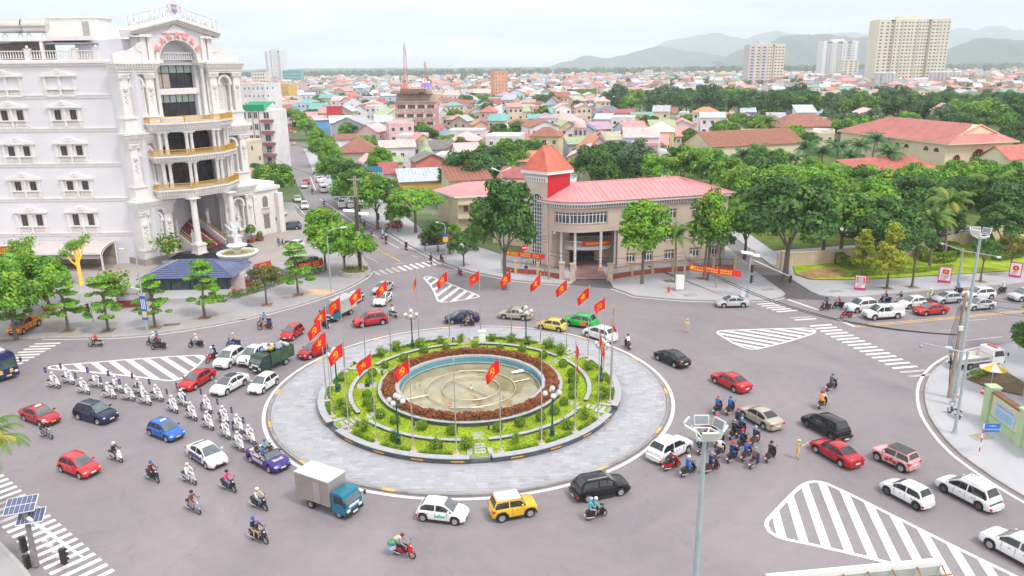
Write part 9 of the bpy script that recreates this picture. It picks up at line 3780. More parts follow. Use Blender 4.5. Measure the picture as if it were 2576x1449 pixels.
def aS(t,x,y,z,rz,lit=None,cnt=3):
 m_=MB()
 m_ .box(0,0,0,.34,.26,.36*cnt)
 o=m_ .obj('signal_head',dl,t)
 o .location=(x,y,z)
 o .rotation_euler=(0,0,rz)
 bF=[M('lens_red',(.25,.02,.02),.3),M('lens_amber',(.25,.14,.02),.3),M('lens_green',(.02,.14,.08),.3)]
 for i in range(cnt):
  c=bF[i]
  if lit==i:
   c=(M('lens_red_lit',(.95,.05,.05),.3,0,emit=1.5),bF[1],M('lens_green_lit',(.05,.75,.50),.3,0,emit=1.5))[i]
  q=MB()
  q .lathe([(.01,.01),(.12,.0)],10)
  l_=q .obj('lens',c,o)
  l_ .rotation_euler=(R(90),0,0)
  l_ .location=(0,-.14,.36*(cnt-i)-.18)
  q=MB()
  q .lathe([(.13,0),(.13,.2)],10,(0,0,0),0,math .pi)
  v_=q .obj('visor',dl,o)
  v_ .rotation_euler=(R(90),0,0)
  v_ .location=(0,-.13,.36*(cnt-i)-.18)
pf=n(2500+1565/4.14,900+1010/4.14,.13)
h=b5(pf,1888,648)
t=ad('traffic_signal','solar traffic signal with long arm before the office','traffic light',(pf .x,pf .y,.13))
ac(t,'pole',aD,lambda m_:m_ .tube([(0,0,0),(0,0,h)],[.15,.11],8),True)
ea=at(1988,698,pf .y+3.4)
ac(t,'arm',aJ,lambda m_:m_ .tube([(0,0,h-.3),(ea .x-pf .x,3.4,ea .z)],[.1,.06],7))
aS(t,ea .x-pf .x,3.3,ea .z-.9,R(180),None)
aS(t,.3,-.1,h*.62,R(90),None)
aS(t,.3,-.1,h*.36,R(70),2,1+2)
for i in range(2):
 m_=MB()
 m_ .box(0,0,0,1.7,.75,.06)
 o=m_ .obj('solar_panel',aJ,t)
 o .location=(-.45+.9*i,.1,h+.5-.3*i)
 o .rotation_euler=(R(18),R(8),-.1)
ac(t,'control_box',aJ,lambda m_:m_ .box(-.75,-.1,0,.55,.45,1.2))
pf=g(2408,722,.13)
h=b5(pf,2422,628)
t=ad('camera_gantry','grey T shaped camera gantry on the park pavement','camera post',(pf .x,pf .y,.13))
ac(t,'pole',aD,lambda m_:m_ .tube([(0,0,0),(0,0,h)],[.16,.13],8),True)
ga,gb=n(2700+1920/2.07,700+495/2.07),None
la,lb=at(2369,614,pf .y+1.2),at(2512,648,pf .y-3.2)
ac(t,'crossbar',aD,lambda m_:m_ .tube([(la .x-pf .x,1.2,la .z),(0,0,h-.3),(lb .x-pf .x,-3.2,lb .z)],.07,6))
for q,yy in((la,1.2),(lb,-3.2)):
 ac(t,'camera',aJ,lambda m_:m_ .box(q .x-pf .x,yy,q .z-.2,.5,.25,.25))
ac(t,'cabinet',aD,lambda m_:m_ .box(.2,0,1.8,.25,.3,.5))
pf=n(950+1275/2.8975,650+1080/2.8975,.13)
t=ad('traffic_signal','traffic signal arm with solar panels reaching over the street mouth','traffic light',(pf .x-.3,pf .y+1.2,.13))
h=8.6
ac(t,'pole',aD,lambda m_:m_ .tube([(0,0,0),(0,0,h)],[.14,.1],8),True)
e1=at(975,470+0,pf .y+1.2)
ac(t,'arm',aD,lambda m_:m_ .tube([(0,0,h-.9),(4.9,.8,h-.7)],[.08,.05],6))
ac(t,'arm',aD,lambda m_:m_ .tube([(0,0,h+3.4-.6),(-7.5,2.,h+2.6)],[.06,.04],6))
aS(t,3.4,.5,h-1.2,R(180),None)
aS(t,4.7,.7,h-1.3,R(180),None)
for i in range(2):
 m_=MB()
 m_ .box(0,0,0,2.2,1.,.06)
 o=m_ .obj('solar_panel',aJ,t)
 o .location=(-1.2+1.9*i,.2,h+.4-.5*i)
 o .rotation_euler=(R(12),R(6),.1)
pf=n(760/2.07,600+1420/2.07,.13)
t=ad('traffic_signal','low traffic signal post with red light on the plaza pavement','traffic light',(pf .x,pf .y,.13))
ac(t,'pole',aD,lambda m_:m_ .tube([(0,0,0),(0,0,4.2),(.0,0,4.3),(.8,.1,4.35)],.07,6))
aS(t,-.35,0,2.9,R(-60),0)
pf=Vector((-33.2,43.6,.13))
pt=at(62,1285,43.6)
h=pt .z
pf .x=at(105,1449,43.6).x
t=ad('traffic_signal','solar powered traffic signal in the lower left corner','traffic light',(pt .x,43.6,.13))
h-=.13
ac(t,'pole',M('signal_pole_dark',(.22,.2,.22),.5,.2,2),lambda m_:m_ .tube([(0,0,0),(0,0,h)],[.2,.15],10),True)
ac(t,'arm',aJ,lambda m_:m_ .tube([(.1,0,h-.5),(2.9,-.6,h-2.5),(4.,-.9,h-3.1)],[.13,.11,.05],8))
for i,(dz,s)in enumerate(((.3,1.15),(-.55,1.))):
 m_=MB()
 m_ .box(0,0,0,1.7*s,1.1*s,.05)
 o=m_ .obj('solar_panel',aJ,t)
 o .location=(-.3+.5*i,.2,h+dz)
 o .rotation_euler=(R(28),R(-6),.15)
 for a in range(6):
  for b in range(2 if i==0 else 1):
   q=MB()
   q .box((-.69+.275*a)*s,(-.27+.54*b)*s if i==0 else 0,.051,.25*s,(.5 if i==0 else 1.)*s,.006)
   q .obj('solar_cell',SOLAR,o)
for zz in(h-2.6,h-4.):
 aS(t,-.5,-.1,zz-.4,R(-120),0 if zz<h-3 else None)
aS(t,2.3,-.6,h-3.6,R(160),None)
for i in range(5):
 ac(t,'camera',af,lambda m_:m_ .box(1.+.25*i,-.1,h-2.2-.42*i,.35,.2,.2))
def cL(a,b,hgt,z,ae,posts=True,txt=True,logo=True,mat=None):
 a,b=Vector(a),Vector(b)
 d=b-a
 an=math .atan2(d .y,d .x)
 t=ad('street_banner',ae,'banner',(a .x,a .y,.13),an)
 L_=math .hypot(d .x,d .y)
 m_=MB()
 k=12
 for i in range(k+1):
  for j in(0,1):
   m_ .v .append((L_*i/k,.05*math .sin(i*1.7),z+(b .z-a .z)*i/k+hgt*(1-j)-.05*math .sin(math .pi*i/k)))
 for i in range(k):
  m_ .f .append((2*i,2*i+1,2*i+3,2*i+2))
  m_ .m .append(0)
 m_ .obj('cloth',mat or RED,t)
 if txt:
  for r_ in range(2):
   for i in range(int(L_/.34)-4):
    if i%6==4:
     continue
    x=.9+i*.34
    q=MB()
    q .box(x,-.09+.05*math .sin(x/L_*k*1.7),z+(b .z-a .z)*x/L_+hgt*(.55-.38*r_),.24,.01,hgt*.22)
    q .obj('letter',YEL,t)
 if logo:
  q=MB()
  q .lathe([(.02,0),(hgt*.3,0)],10)
  o=q .obj('logo',YEL,t)
  o .rotation_euler=(R(90),0,0)
  o .location=(.45,-.08,z+hgt*.5)
 if posts:
  for x in(.0,L_):
   q=MB()
   q .tube([(x,.1,0),(x,.1,z+hgt+(b .z-a .z)*x/L_)],.05,6)
   q .obj('post',ce,t)
 return t
a,b=n(2500+640/4.14,900+860/4.14,.13),n(2500+1440/4.14,900+960/4.14,.13)
pa_=n(2500+1068/4.14,900+858/4.14,.13)
Y0=pa_ .y
A3,B3=at((2500+630/4.14)*.65331,(900+580/4.14)*.65331,Y0+1.),at((2500+1465/4.14)*.65331,(900+695/4.14)*.65331,Y0-1.)
cL((A3 .x,A3 .y,0),(B3 .x,B3 .y,B3 .z-A3 .z),.95,A3 .z-.13,'long red banner with yellow lettering on the office pavement',posts=False)
q=MB()
q .tube([(0,0,0),(0,0,3.2)],.1,6)
o=q .obj('banner_post',ce,None)
o .location=pa_
tag(o,'brown post holding up the long red banner','post')
A3,B3=at((1600+685/1.9815)*.65331,(500+955/1.9815)*.65331,116.5),at((1600+985/1.9815)*.65331,(500+988/1.9815)*.65331,114.6)
cL((A3 .x,A3 .y,0),(B3 .x,B3 .y,B3 .z-A3 .z),.8,A3 .z-.13,'red banner with yellow lettering left of the office gate',posts=True)
a,b=n(950+590/2.8975,650+1198/2.8975,.13),n(950+845/2.8975,650+1130/2.8975,.13)
cL((a .x,a .y+.6,0),(b .x,b .y+.6,0),1.1,.75,'red banner with white lettering above the long hedge, right',logo=False)
a,b=n(950+85/2.8975,650+1220/2.8975,.13),n(950+270/2.8975,650+1170/2.8975,.13)
cL((a .x,a .y+.6,0),(b .x,b .y+.6,0),1.2,.9,'red banner above the long hedge beside the fountain, left',logo=False)
MAG=M('poster_magenta',(.72,.02,.24),.5,.05)
for i,(c,lab,h0)in enumerate((((1217,860,1308,870),'magenta framed poster with a portrait on the park pavement, left',0),((1882,802,1985,812),'magenta framed poster with a red flag picture, middle',0),((2447,757,2546,770),'magenta framed poster with a round emblem, right',0))):
 a,b=w(V6,c[0],c[1],.13),w(V6,c[2],c[3],.13)
 d=b-a
 L_=math .hypot(d .x,d .y)
 t=ad('street_poster',lab,'poster',(a .x,a .y,.13),math .atan2(d .y,d .x),'posters on the park pavement')
 H_=L_*1.42
 ac(t,'frame',MAG,lambda m_:m_ .bx(0,L_,-.08,.08,.1,H_+.1))
 ac(t,'panel',af,lambda m_:m_ .bx(.12,L_-.12,-.1,-.082,.42,H_-.02))
 if i==0:
  ac(t,'red_field',RED,lambda m_:m_ .bx(.22,L_-.2,-.115,-.102,H_*.50,H_*.92))
  ac(t,'portrait',M('portrait_grey',(.55,.52,.5),.7,.1),lambda m_:(m_ .add([(L_*.5+.42*math .cos(R(q_)),-.13,H_*.72+.5*math .sin(R(q_)))for q_ in range(0,360,24)],[tuple(range(15))]),m_ .bx(L_*.22,L_*.78,-.128,-.118,H_*.42,H_*.58)))
 elif i==1:
  ac(t,'red_field',RED,lambda m_:m_ .add([(L_*.25,-.115,H_*.62),(L_*.75,-.115,H_*.58),(L_*.8,-.115,H_*.85),(L_*.3,-.115,H_*.9)],[(0,1,2,3)]))
  ac(t,'yellow_mark',YEL,lambda m_:m_ .bx(L_*.45,L_*.62,-.13,-.118,H_*.68,H_*.80))
  ac(t,'figures',M('portrait_grey',(.55,.52,.5),.7,.1),lambda m_:m_ .bx(L_*.2,L_*.8,-.112,-.104,H_*.34,H_*.56))
 else:
  ac(t,'red_disc',RED,lambda m_:m_ .add([(L_*.5+.42*math .cos(R(q_)),-.115,H_*.66+.42*math .sin(R(q_)))for q_ in range(0,360,20)],[tuple(range(18))]))
  ac(t,'yellow_mark',YEL,lambda m_:m_ .bx(L_*.44,L_*.58,-.13,-.118,H_*.6,H_*.72))
  ac(t,'text_line',RED,lambda m_:m_ .bx(L_*.3,L_*.7,-.115,-.104,H_*.38,H_*.44))
 for k in range(3):
  ac(t,'text_line',RED,lambda m_:m_ .bx(L_*.18,L_*.6,-.115,-.104,H_*.16+.17*k,H_*.16+.17*k+.06))
pf=n(2020,1045,.13)
t=ad('road_sign','no entry road sign with blue plate before the office corner','sign',(pf .x,pf .y,.13))
ac(t,'post',af,lambda m_:m_ .tube([(0,0,0),(0,0,4.)],.06,6))
ac(t,'disc',RED,lambda m_:m_ .add([(.5*math .cos(R(q_)),-.08,3.9+.5*math .sin(R(q_)))for q_ in range(0,360,20)],[tuple(range(18))]))
ac(t,'bar',af,lambda m_:m_ .bx(-.35,.35,-.1,-.085,3.82,3.98))
ac(t,'plate',M('plate_blue',(.10,.32,.62),.5),lambda m_:m_ .bx(-.6,.7,-.09,-.07,2.1,3.2))
pf=n(3768,1756,.13)
t=ad('street_sign','red and white striped post with a blue street name plate','sign',(pf .x,pf .y,.13))
for i in range(7):
 ac(t,'band',RED if i%2 else af,lambda m_:m_ .lathe([(.05,i*.42),(.05,i*.42+.42)],8))
ac(t,'plate',M('plate_street_blue',(.02,.16,.55),.5),lambda m_:m_ .bx(.05,1.35,-.03,.0,2.2,2.95))
a7('lettering','LÊ HỒNG PHONG',.17,af,t,.003,(.7,-.045,2.45),(R(90),0,0))
a7('lettering','ĐƯỜNG',.15,af,t,.003,(.7,-.045,2.75),(R(90),0,0))
pf=n(2500+478/4.14,900+900/4.14,.13)
t=ad('utility_cabinet','tall white utility cabinet on the office pavement','cabinet',(pf .x,pf .y,.13))
ac(t,'casing',af,lambda m_:m_ .box(0,0,.25,1.15,.8,2.))
ac(t,'plinth',d3,lambda m_:m_ .box(0,0,0,1.25,.9,.25))
pf=n(2500+310/4.14,900+935/4.14,.13)
t=ad('fire_hydrant','red fire hydrant near the kerb before the office','hydrant',(pf .x,pf .y,.13))
ac(t,'barrel',RED,lambda m_:m_ .lathe([(.18,0),(.14,.1),(.14,.6),(.2,.65),(.12,.85),(.03,.95)],8),True)
ac(t,'outlet',RED,lambda m_:m_ .tube([(-.28,0,.5),(.28,0,.5)],.07,6))
pit=MB()
pit .box(0,0,.131,1.5,1.5,.012)
PIT=pit .mesh('tree_pit',SOIL)
for x,y in((172,832),(273,831),(391,824),(516,799),(671,767),(750,742),(2231,725),(2294,722),(2466,708)):
 q=g(x,y,.13)
 O('tree_pit',PIT,aL if x<900 else a3,(q .x,q .y,0),.1)
for x,y in((1706,686),(1780,683)):
 q=n(2500+(320 if x<1750 else 835)/4.14,900+(752 if x<1750 else 706)/4.14,.13)
 O('tree_pit',PIT,bS,(q .x,q .y,0),.3)
mh=MB()
mh .box(0,0,.131,2.,1.1,.01)
MHM=mh .mesh('manhole_cover',M('manhole',(.36,.31,.27),.85,.15,2))
for v,x,y,par in((V4,1030,1208,aL),(V4,200,1290,aL),((2500,900,4.14),650,975,bS),((2500,900,4.14),1895,888,bS),((3560,1480,2.559),560,515,dV),(V2,1370,1345,aL),(V2,580,1430,aL),(V6,1070,872,a3),(V6,1345,793,a3),(V6,2315,737,a3)):
 q=w(v,x,y,.13)
 O('manhole_cover',MHM,par,(q .x,q .y,0),.25)
sp=MB()
sp .lathe([(.01,.01),(1.6,.0)],14)
o=sp .obj('sand_patch',SAND,aL)
q=n(600+2020/3.22,850+880/3.22,.13)
o .location=(q .x,q .y,.132)
o .scale=(1.5,1,1)
pg0,pg1=n(3560+590/2.559,1480+345/2.559,.13),n(3560+985/2.559,1480+640/2.559,.13)
pq=n(3560+620/2.559,1480+365/2.559,.13)
d=pg1-pq
an=math .atan2(d .y,d .x)
L_=math .hypot(d .x,d .y)+2.5
t=ad('poster_wall','pale green wall with a yellow framed blue poster at the right edge','wall',(pq .x,pq .y,.13),an)
WGR=M('wall_pale_green',(.45,.58,.34),.8,.08,.8)
H_=2.9
ac(t,'wall',WGR,lambda m_:m_ .bx(0,L_,0,.35,0,H_))
ac(t,'plinth',WGR,lambda m_:m_ .bx(-.05,L_,-.08,-.002,0,.75))
ac(t,'coping',M('wall_coping',(.20,.09,.06),.8,.2),lambda m_:m_ .bx(-.1,L_,-.15,.5,H_,H_+.12))
ac(t,'pillar',WGR,lambda m_:(m_ .bx(-.7,.12,-.25,.6,0,H_+.35),m_ .bx(-.8,.22,-.35,.7,H_+.35,H_+.5)))
ac(t,'pillar',WGR,lambda m_:(m_ .bx(4.2,4.9,-.25,.6,0,H_+.35),m_ .bx(4.1,5.,-.35,.7,H_+.35,H_+.5)))
ac(t,'yellow_panel',M('wall_yellow',(.78,.68,.30),.8,.05),lambda m_:m_ .bx(.3,4.05,-.06,-.004,.85,H_-.1))
pw_=ac(t,'poster',M('poster_blue',(.42,.58,.76),.6,.05),lambda m_:m_ .bx(.75,3.65,-.1,-.062,1.,H_-.45))
a7('lettering','CON ĐƯỜNG BÍCH HỌA',.22,M('lettering_red',(.7,.12,.16),.5),t,.003,(2.2,-.115,H_-.72),(R(90),0,0))
for i in range(4):
 ac(t,'text_line',M('lettering_teal',(.15,.40,.52),.5),lambda m_:m_ .bx(1.,3.4-.2*(i%2),-.112,-.102,1.75-.18*i,1.82-.18*i))
bE('corner_bed',[tuple(n(3500+x/2.07,1250+y/2.07))[:2]for x,y in((455,445),(600,400),(760,380),(920,480),(900,580),(640,520))],.25,M('bed_soil',(.16,.12,.06),.95,.3,1))
bu([tuple(n(3500+x/2.07,1250+y/2.07))[:2]for x,y in((480,450),(560,415),(680,395))],.8,.5,'low green planting round the corner bed',b2,.2,120,(0,1,2),.25)
pf=n(3500+640/2.07,1250+560/2.07,.13)
t=ad('parasol','yellow and white parasol behind the poster wall','parasol',(pf .x+.6,pf .y+.9,.13))
ac(t,'pole',aE,lambda m_:m_ .tube([(0,0,0),(0,0,3.)],.03,5))
for i in range(8):
 a0,a1=i*math .pi/4,(i+1)*math .pi/4
 ac(t,'panel',(M('parasol_yellow',(.80,.50,.05),.6),af)[i%2],lambda m_:m_ .add([(0,0,3.),(1.3*math .cos(a0),1.3*math .sin(a0),2.45),(1.3*math .cos(a1),1.3*math .sin(a1),2.45)],[(0,1,2)]))
cn=MB()
cn .lathe([(.22,.0),(.22,.04),(.14,.05),(.03,.65)],8)
CONE=cn .mesh('cone',M('cone_red',(.72,.06,.06),.5),False)
cs=MB()
cs .lathe([(.112,.25),(.075,.42)],8)
CST=cs .mesh('stripe',af)
for i,(x,y,lab)in enumerate(((585,548,'red traffic cone beside the corner bed'),(378,578,'red traffic cone behind the right lamp posts'))):
 pf=n(3500+x/2.07,1250+y/2.07,.13)
 t=ad('traffic_cone',lab,'cone',(pf .x,pf .y,.13))
 O('body',CONE,t)
 O('stripe',CST,t)
pk=[tuple(n(2700+x/2.07,700+y/2.07,.13))[:2]for x,y in((600,680),(860,668),(1180,640),(1420,618),(1700,590))]+[(88,137),(130,146)]
pw0=ad('park_wall','long beige boundary wall of the park with fluted panels','wall',(pk[0][0],pk[0][1],.13))
PKW=M('park_wall',(.66,.54,.42),.8,.08,.6)
pan=0
for a,b in zip(pk,pk[1:]):
 a,b=Vector(a),Vector(b)
 d=b-a
 an=math .atan2(d .y,d .x)
 cnt=max(1,int(d .length/.55))
 m_=MB()
 c=(a+b)/2-Vector(pk[0])
 m_ .box(c .x,c .y,0,d .length,.2,2.2,an).box(c .x,c .y,2.2,d .length,.36,.14,an).box(c .x,c .y,0,d .length,.3,.3,an)
 m_ .obj('wall',PKW,pw0)
 fm_=MB()
 fm_ .box(0,0,.3,.26,.3,1.85)
 me=fm_ .mesh('flute',PKW)
 for i in range(cnt):
  if a .x>100:
   break
  q=a .lerp(b,(i+.5)/cnt)-Vector(pk[0])
  O('flute',me,pw0,(q .x,q .y,0),an)
q=MB()
q .box(0,0,0,.7,.7,2.9).box(0,0,2.9,.9,.9,.15)
for i,(x,y,lab)in enumerate(((38.3,117.9,'stone gate pillar at the left side of the lane'),(43.2,117.4,'beige gate pillar at the right side of the lane'))):
 o=O('lane_pillar',q .mesh('lane_pillar',PKW),None,(x,y,.13))
 tag(o,lab,'pillar')
fp=n(600+1010/3.22,850+725/3.22,.13)
t=ad('statue_fountain','white tiered fountain with a winged statue before the hotel','fountain',(fp .x,fp .y+1.5,.13))
dw=M('white_marble',(.72,.73,.78),.5,.10,2)
ac(t,'pedestal',dw,lambda m_:m_ .lathe([(2.,0),(2.,.5),(1.5,.6),(1.7,1.2),(1.45,2.6),(1.6,3.),(2.,3.2)],16),True)
for i in range(6):
 a=i*math .pi/3
 ac(t,'carved_figure',dw,lambda m_:m_ .lathe([(.35,0),(.4,.6),(.3,1.2),(.38,1.7),(.15,2.),(.2,2.2),(.01,2.4)],8,(1.75*math .cos(a),1.75*math .sin(a),.3)),True)
ac(t,'basin',dw,lambda m_:m_ .lathe([(1.9,3.1),(2.9,3.5),(3.2,3.9),(3.2,4.05),(2.7,4.1),(2.6,3.8),(.1,3.7)],20),True)
ac(t,'basin_water',M('basin_water',(.38,.33,.12),.15,.1),lambda m_:m_ .lathe([(2.65,3.92),(.05,3.92)],20))
ac(t,'upper_basin',dw,lambda m_:m_ .lathe([(.6,3.7),(.5,4.5),(1.3,4.9),(1.6,5.15),(1.5,5.25),(.1,5.1)],16),True)
ac(t,'statue',dw,lambda m_:(m_ .lathe([(.4,5.1),(.3,5.6),(.36,6.1),(.26,6.7),(.34,7.2),(.3,7.5),(.1,7.65),(.17,7.85),(.15,8.05),(.01,8.2)],10),m_ .tube([(.25,0,7.4),(.7,0,7.9),(.6,0,8.6)],[.12,.1,.06],6),m_ .tube([(-.25,0,7.4),(-.9,0,7.8),(-1.5,0,8.5)],[.12,.1,.05],6),m_ .tube([(-.1,.2,7.2),(-.5,.5,8.),(-.9,.6,8.8)],[.1,.28,.04],5),m_ .tube([(.1,.2,7.2),(.35,.5,8.1),(.2,.6,9.)],[.1,.28,.04],5)),True)
BAS=[tuple(n(600+x/3.22,850+y/3.22,.13))[:2]for x,y in((760,735),(880,605),(1100,570),(1290,610),(1300,720),(1080,760),(820,770))]
bs=ad('blue_basin','low blue water basin round the white fountain','basin',(fp .x,fp .y,.13))
m_=MB()
m_ .prism([(x-fp .x,y-fp .y)for x,y in BAS],0,.42)
m_ .obj('wall',eh,bs)
m_=MB()
m_ .prism([((x-fp .x)*.93,(y-fp .y)*.93+.1)for x,y in BAS],.421,.45)
m_ .obj('water',M('basin_blue',(.015,.10,.42),.08,.3,1.5),bs)
k0=n(600+20/3.22,850+1000/3.22,.13)
ks=ad('tiled_kiosk','white kiosk with a blue tiled hip roof before the hotel','kiosk',(k0 .x-1.2,k0 .y+1.2,.13),.03)
KW,KD=11.,6.
ac(ks,'counter_wall',af,lambda m_:m_ .bx(0,KW,0,KD,0,1.25))
ac(ks,'glazing',M('kiosk_glass',(.06,.10,.12),.1,.4,1.2),lambda m_:m_ .bx(.1,KW-.1,.1,KD-.1,1.25,2.7))
for x in(.1,2.8,5.5,8.2,10.9):
 ac(ks,'post',MULL,lambda m_:m_ .box(x,.05,1.25,.14,.14,1.5))
ac(ks,'fascia',M('kiosk_fascia',(.045,.05,.10),.5,.1),lambda m_:m_ .bx(-.6,KW+.6,-.6,KD+.6,2.7,3.3))
BT=M('blue_roof_tile',(.10,.12,.24),.4,.15,2)
P_=[(-1.3,-1.3,3.3),(KW+1.3,-1.3,3.3),(KW+1.3,KD+1.3,3.3),(-1.3,KD+1.3,3.3)]
ra,cE=(3.,KD/2,5.),(KW-3.,KD/2,5.)
kr=ac(ks,'roof',BT,lambda m_:m_ .add(P_+[ra,cE],[(0,1,5,4),(1,2,5),(2,3,4,5),(3,0,4)]))
er=0
for A_,B_,Ca,Cb in((P_[0],P_[1],ra,cE),(P_[1],P_[2],cE,cE)):
 for m_ in cR(A_,B_,Ca,Cb,9,kr,BT,.06):
  er+=1
  if er>290:
   break
  m_ .obj('roof_tile',BT,kr)
for a,b in((P_[0],ra),(P_[1],cE),(P_[2],cE),(ra,cE)):
 ac(ks,'ridge_tile',BT,lambda m_:m_ .tube([a,b],.14,5))
AX0,AX1=-97.,-67.3
aw=ad('restaurant_canopy','long arched grey canopy with terrace along the hotel wing','canopy',(AX1,121.3,.13))
LA=AX1-AX0
CANV=M('canvas_grey',(.55,.50,.49),.8,.08,.6)
def arcp(i,k=10):
 a=math .pi*.5*i/k
 return(4.6*math .sin(a)*1.,2.7+1.5*math .sin(a))if False else(4.9*(1-math .cos(a)),2.75+1.35*math .sin(a))
m_=MB()
for i in range(11):
 y,z=arcp(i)
 m_ .v+=[(-LA,y,z),(-LA*.5,y,z),(0,y,z)]
for i in range(10):
 for j in range(2):
  m_ .f .append((i*3+j,i*3+j+1,(i+1)*3+j+1,(i+1)*3+j))
  m_ .m .append(0)
m_ .obj('canvas',CANV,aw)
ac(aw,'green_edge',M('canopy_edge_green',(.03,.22,.17),.6),lambda m_:m_ .bx(-LA,0,-.06,.06,2.6,2.76))
ac(aw,'valance',CANV,lambda m_:m_ .bx(-LA,-.3,.35,.4,1.95,2.6))
ac(aw,'back_wall',M('canopy_back',(.30,.25,.20),.9,.3,.8),lambda m_:m_ .bx(-LA,-.1,4.7,4.85,0,3.6))
ac(aw,'floor',M('terrace_floor',(.26,.22,.19),.8,.2),lambda m_:m_ .bx(-LA,0,.1,4.7,0,.06))
for i in range(9):
 ac(aw,'post',af,lambda m_:m_ .tube([(-LA*i/8,0,0),(-LA*i/8,0,2.7)],.06,6))
ac(aw,'end_arch',af,lambda m_:(m_ .tube([(0,0,0),(0,0,2.6)]+[(0,)+arcp(i)for i in range(11)]+[(0,4.9,0)],.08,6),m_ .tube([(.0,.35,0),(0,.35,2.5)]+[(0,arcp(i)[0]*.92+.35,arcp(i)[1]-.3)for i in range(11)]+[(0,4.6,0)],.05,6)))
bo=ad('restaurant_sign','brown restaurant sign with yellow lettering on the canopy','sign',(AX1-13.5,121.,2.95))
ac(bo,'board',M('sign_brown',(.30,.05,.01),.6,.1),lambda m_:m_ .bx(-9.,2.5,0,.12,0,1.55))
a7('lettering','LẨU GỐC HUẾ ĐẠI NỘI',.62,YEL,bo,.01,(-3.2,-.02,1.08),(R(90),0,0),font_bold=.01)
a7('lettering','MÊ CHÈ KHÔNG THỂ TỪ CHỐI',.56,YEL,bo,.01,(-3.2,-.02,.42),(R(90),0,0),font_bold=.01)
LITB=M('lit_bark',(.95,.42,.04),.6,.35,5,emit=.55)
for i,(x,y,lab)in enumerate(((66,716,'bare limbed tree wrapped in orange lights, left'),(205,716,'bare limbed tree wrapped in orange lights, right'))):
 q=g(x,y,.13)
 t=ad('lit_tree',lab,'tree',(q .x,q .y,.13),i*1.1,'trees wrapped in lights')
 r_=random .Random(70+i)
 m_=MB()
 m_ .tube([(0,0,0),(.05,0,1.5),(0,.05,3.),(-.05,0,3.9)],[.30,.25,.24,.22],8)
 tips=[]
 for k,(dx_,dy_,hh_)in enumerate(((-1.6,.2,2.2),(.7,.1,3.2),(1.9,-.2,3.9),(-.3,-.5,3.3),(.2,.9,2.4))):
  b0=Vector((-.03,0,3.+.15*k))
  e=b0+Vector((dx_,dy_,hh_))
  m1=b0 .lerp(e,.45)+Vector((0,0,-.25))
  m_ .tube([b0,m1,e],[.17,.13,.06],6)
  tips .append(e)
  e2=m1+Vector((dx_*.3+r_ .uniform(-.6,.6),r_ .uniform(-.8,.8),1.6))
  m_ .tube([m1,e2],[.09,.04],5)
  tips .append(e2)
 m_ .obj('trunk',LITB,t,True)
 ps=[]
 for e in tips:
  for k in range(130):
   v=Vector((r_ .gauss(0,1),r_ .gauss(0,1),r_ .gauss(0,.6)))
   ps .append((e+v*.5,v,r_ .randrange(5)))
 O('crown',az('crown',ps,.28,a2,.3,80+i),t)
POTR=M('terracotta',(.34,.10,.06),.7,.15,2)
POTW=M('white_pot',(.74,.73,.72),.5,.05)
def aU(p,ae,ball=.9,stem=1.2,pot=POTR,rp_=.75,tree_=False,sh=None):
 t=ad('potted_plant',ae,'potted plant',(p .x,p .y,.13),0,'potted plants of the hotel')
 ac(t,'pot',pot,lambda m_:m_ .lathe([(rp_*.75,0),(rp_,.65),(rp_*1.08,.7),(rp_*.9,.72),(rp_*.85,.6),(.02,.6)],12))
 ac(t,'stem',BARK,lambda m_:m_ .tube([(0,0,.5),(.05,0,.6+stem)],.06,5))
 o=O('foliage',sh or BALL,t,(0,0,.5+stem))
 o .scale=(ball/.56,)*3
V4P=lambda x,y:n(600+x/3.22,850+y/3.22,.13)
aU(V4P(1192,268),'round topped bush in a terracotta pot beside the black steps, left')
aU(V4P(1298,248),'low plant in a terracotta pot beside the annex',.55,.3)
aU(V4P(1515,128),'round topped bush in a terracotta pot by the annex corner')
aU(V4P(650,400),'leafy plant in a white urn left of the red stairs',.7,.5,POTW,.45,sh=bN[0])
aU(V4P(1000,305),'leafy plant in a white urn right of the red stairs',.8,.5,POTW,.5,sh=bN[1])
aU(V4P(160,548),'flowering bush in a stone pot before the left hotel pier',1.5,1.2,cC,.95,sh=bN[3])
V2P=lambda x,y:n(x/2.07,600+y/2.07,.13)
aU(V2P(395,1235),'bushy bonsai in a square brown planter on the plaza, left',1.5,.7,POTR,.9,sh=bN[2])
aU(V2P(950,1210),'yellow green bonsai in a brown planter on the plaza, right',1.5,.8,POTR,.9,sh=bN[1])
pf=V2P(1053,1200)
t=ad('hotel_sign_stone','grey stone sign with dark plate on a maroon base at the plaza','sign',(pf .x,pf .y,.13),.05)
ac(t,'base',M('maroon_base',(.22,.04,.05),.6,.1),lambda m_:m_ .bx(-1.7,1.7,-.5,.5,0,1.))
ac(t,'stone',M('sign_stone',(.50,.50,.54),.7,.12,2),lambda m_:m_ .xprism([(-1.9,1.),(1.9,1.),(1.8,2.),(1.,2.7),(-.2,2.9),(-1.5,2.4)],lambda a,b,k:(a,(-.4,.4)[k],b)))
a7('lettering','ĐẠI HUỆ',.42,M('lettering_wine',(.3,.06,.05),.5),t,.01,(.45,-.42,1.9),(R(90),0,0))
ac(t,'emblem',M('lettering_wine',(.3,.06,.05),.5),lambda m_:m_ .add([(-1.+.32*math .cos(R(q_)),-.415,1.9+.32*math .sin(R(q_)))for q_ in range(0,360,24)],[tuple(range(15))]))
pf=V4P(1035,915)
t=ad('notice_board','pink white notice board before the red parked car','board',(pf .x,pf .y,.13),.1)
ac(t,'panel',M('notice_pink',(.74,.60,.62),.6,.05),lambda m_:m_ .bx(-1.,1.,0,.08,.2,3.4))
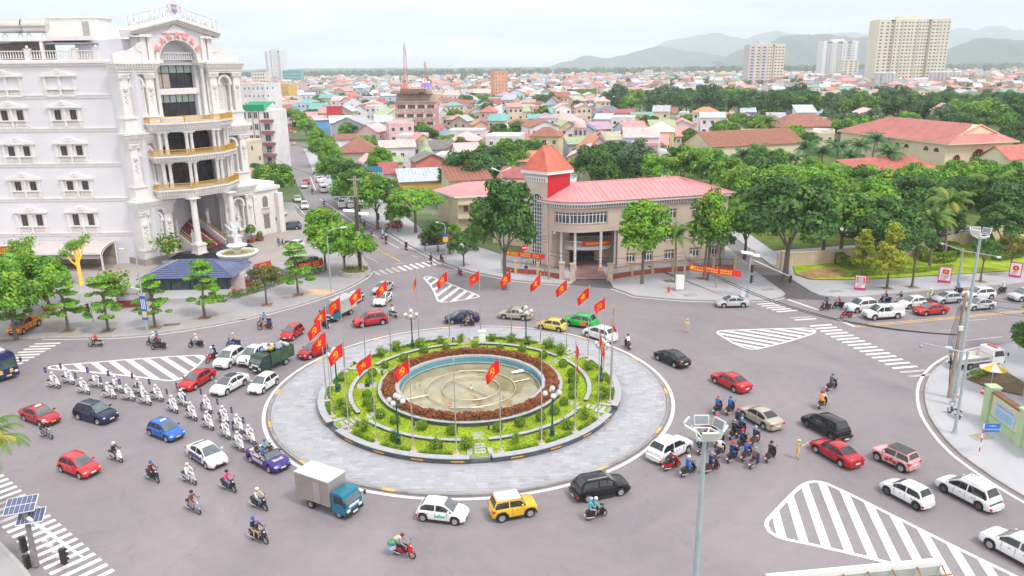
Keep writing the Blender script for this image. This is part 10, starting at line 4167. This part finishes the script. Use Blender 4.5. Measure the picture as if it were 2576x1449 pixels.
for i in range(9):
 ac(t,'text_line',M('notice_text',(.6,.35,.38),.6),lambda m_:m_ .bx(-.8,.8-.2*(i%3),-.02,-.004,.6+.28*i,.68+.28*i))
bz=6.5
c0,c1,c2=g(1930,1452,bz),g(2368,1411,bz),g(2390,1425,bz)
bd=ad('billboard','back of a white billboard with rusty frame at the bottom edge','billboard',(c0 .x,c0 .y,0))
d=(c1-c0)
L_=math .hypot(d .x,d .y)
ua=Vector((d .x,d .y,0)).normalized()
nb=Vector((ua .y,-ua .x,0))
def bb(s,t_,z):
 return tuple(ua*s+nb*t_+Vector((0,0,z)))
RUST=M('rusty_frame',(.32,.13,.05),.8,.3,3)
m_=MB()
m_ .add([bb(0,0,bz),bb(L_,0,bz),bb(L_,0,bz-4),bb(0,0,bz-4),bb(0,-.12,bz),bb(L_,-.12,bz),bb(L_,-.12,bz-4),bb(0,-.12,bz-4)],[(0,3,2,1),(4,5,6,7),(0,1,5,4),(1,2,6,5)])
m_ .obj('board',M('billboard_back',(.42,.46,.44),.7,.15,1),bd)
m_=MB()
m_ .add([bb(0,.02,bz-.02),bb(L_,.02,bz-.02),bb(L_,-.2,bz+.06),bb(0,-.2,bz+.06)],[(0,1,2,3)])
m_ .add([bb(0,.02,bz-.3),bb(L_,.02,bz-.3),bb(L_,.02,bz-.02),bb(0,.02,bz-.02)],[(0,1,2,3)])
m_ .obj('top_edge',af,bd)
for t_,z in((.5,bz-.5),(.5,bz-2.2)):
 m_=MB()
 m_ .tube([bb(0,t_,z),bb(L_+.3,t_,z)],.05,5)
 m_ .obj('frame_bar',RUST,bd)
for i in range(8):
 s=L_*i/7
 m_=MB()
 m_ .tube([bb(s,.05,bz-.2),bb(s,.5,bz-.5),bb(s,.5,bz-3.5),bb(s,.1,bz-3.8)],.045,5)
 m_ .obj('frame_strut',RUST,bd)
for i in range(12):
 m_=MB()
 s=L_*.52+i*.42
 if s>L_+.5:
  break
 m_ .add([bb(s,.8,bz-.9),bb(s+.28,.8,bz-.85),bb(s+.28,.8,bz-3),bb(s,.8,bz-3)],[(0,1,2,3)])
 m_ .obj('slat',(af,M('slat_blue',(.45,.55,.68),.6))[i%2],bd)
for s in(.5,L_-.5):
 m_=MB()
 m_ .tube([bb(s,.3,0),bb(s,.3,bz-2)],.12,6)
 m_ .obj('post',aE,bd)
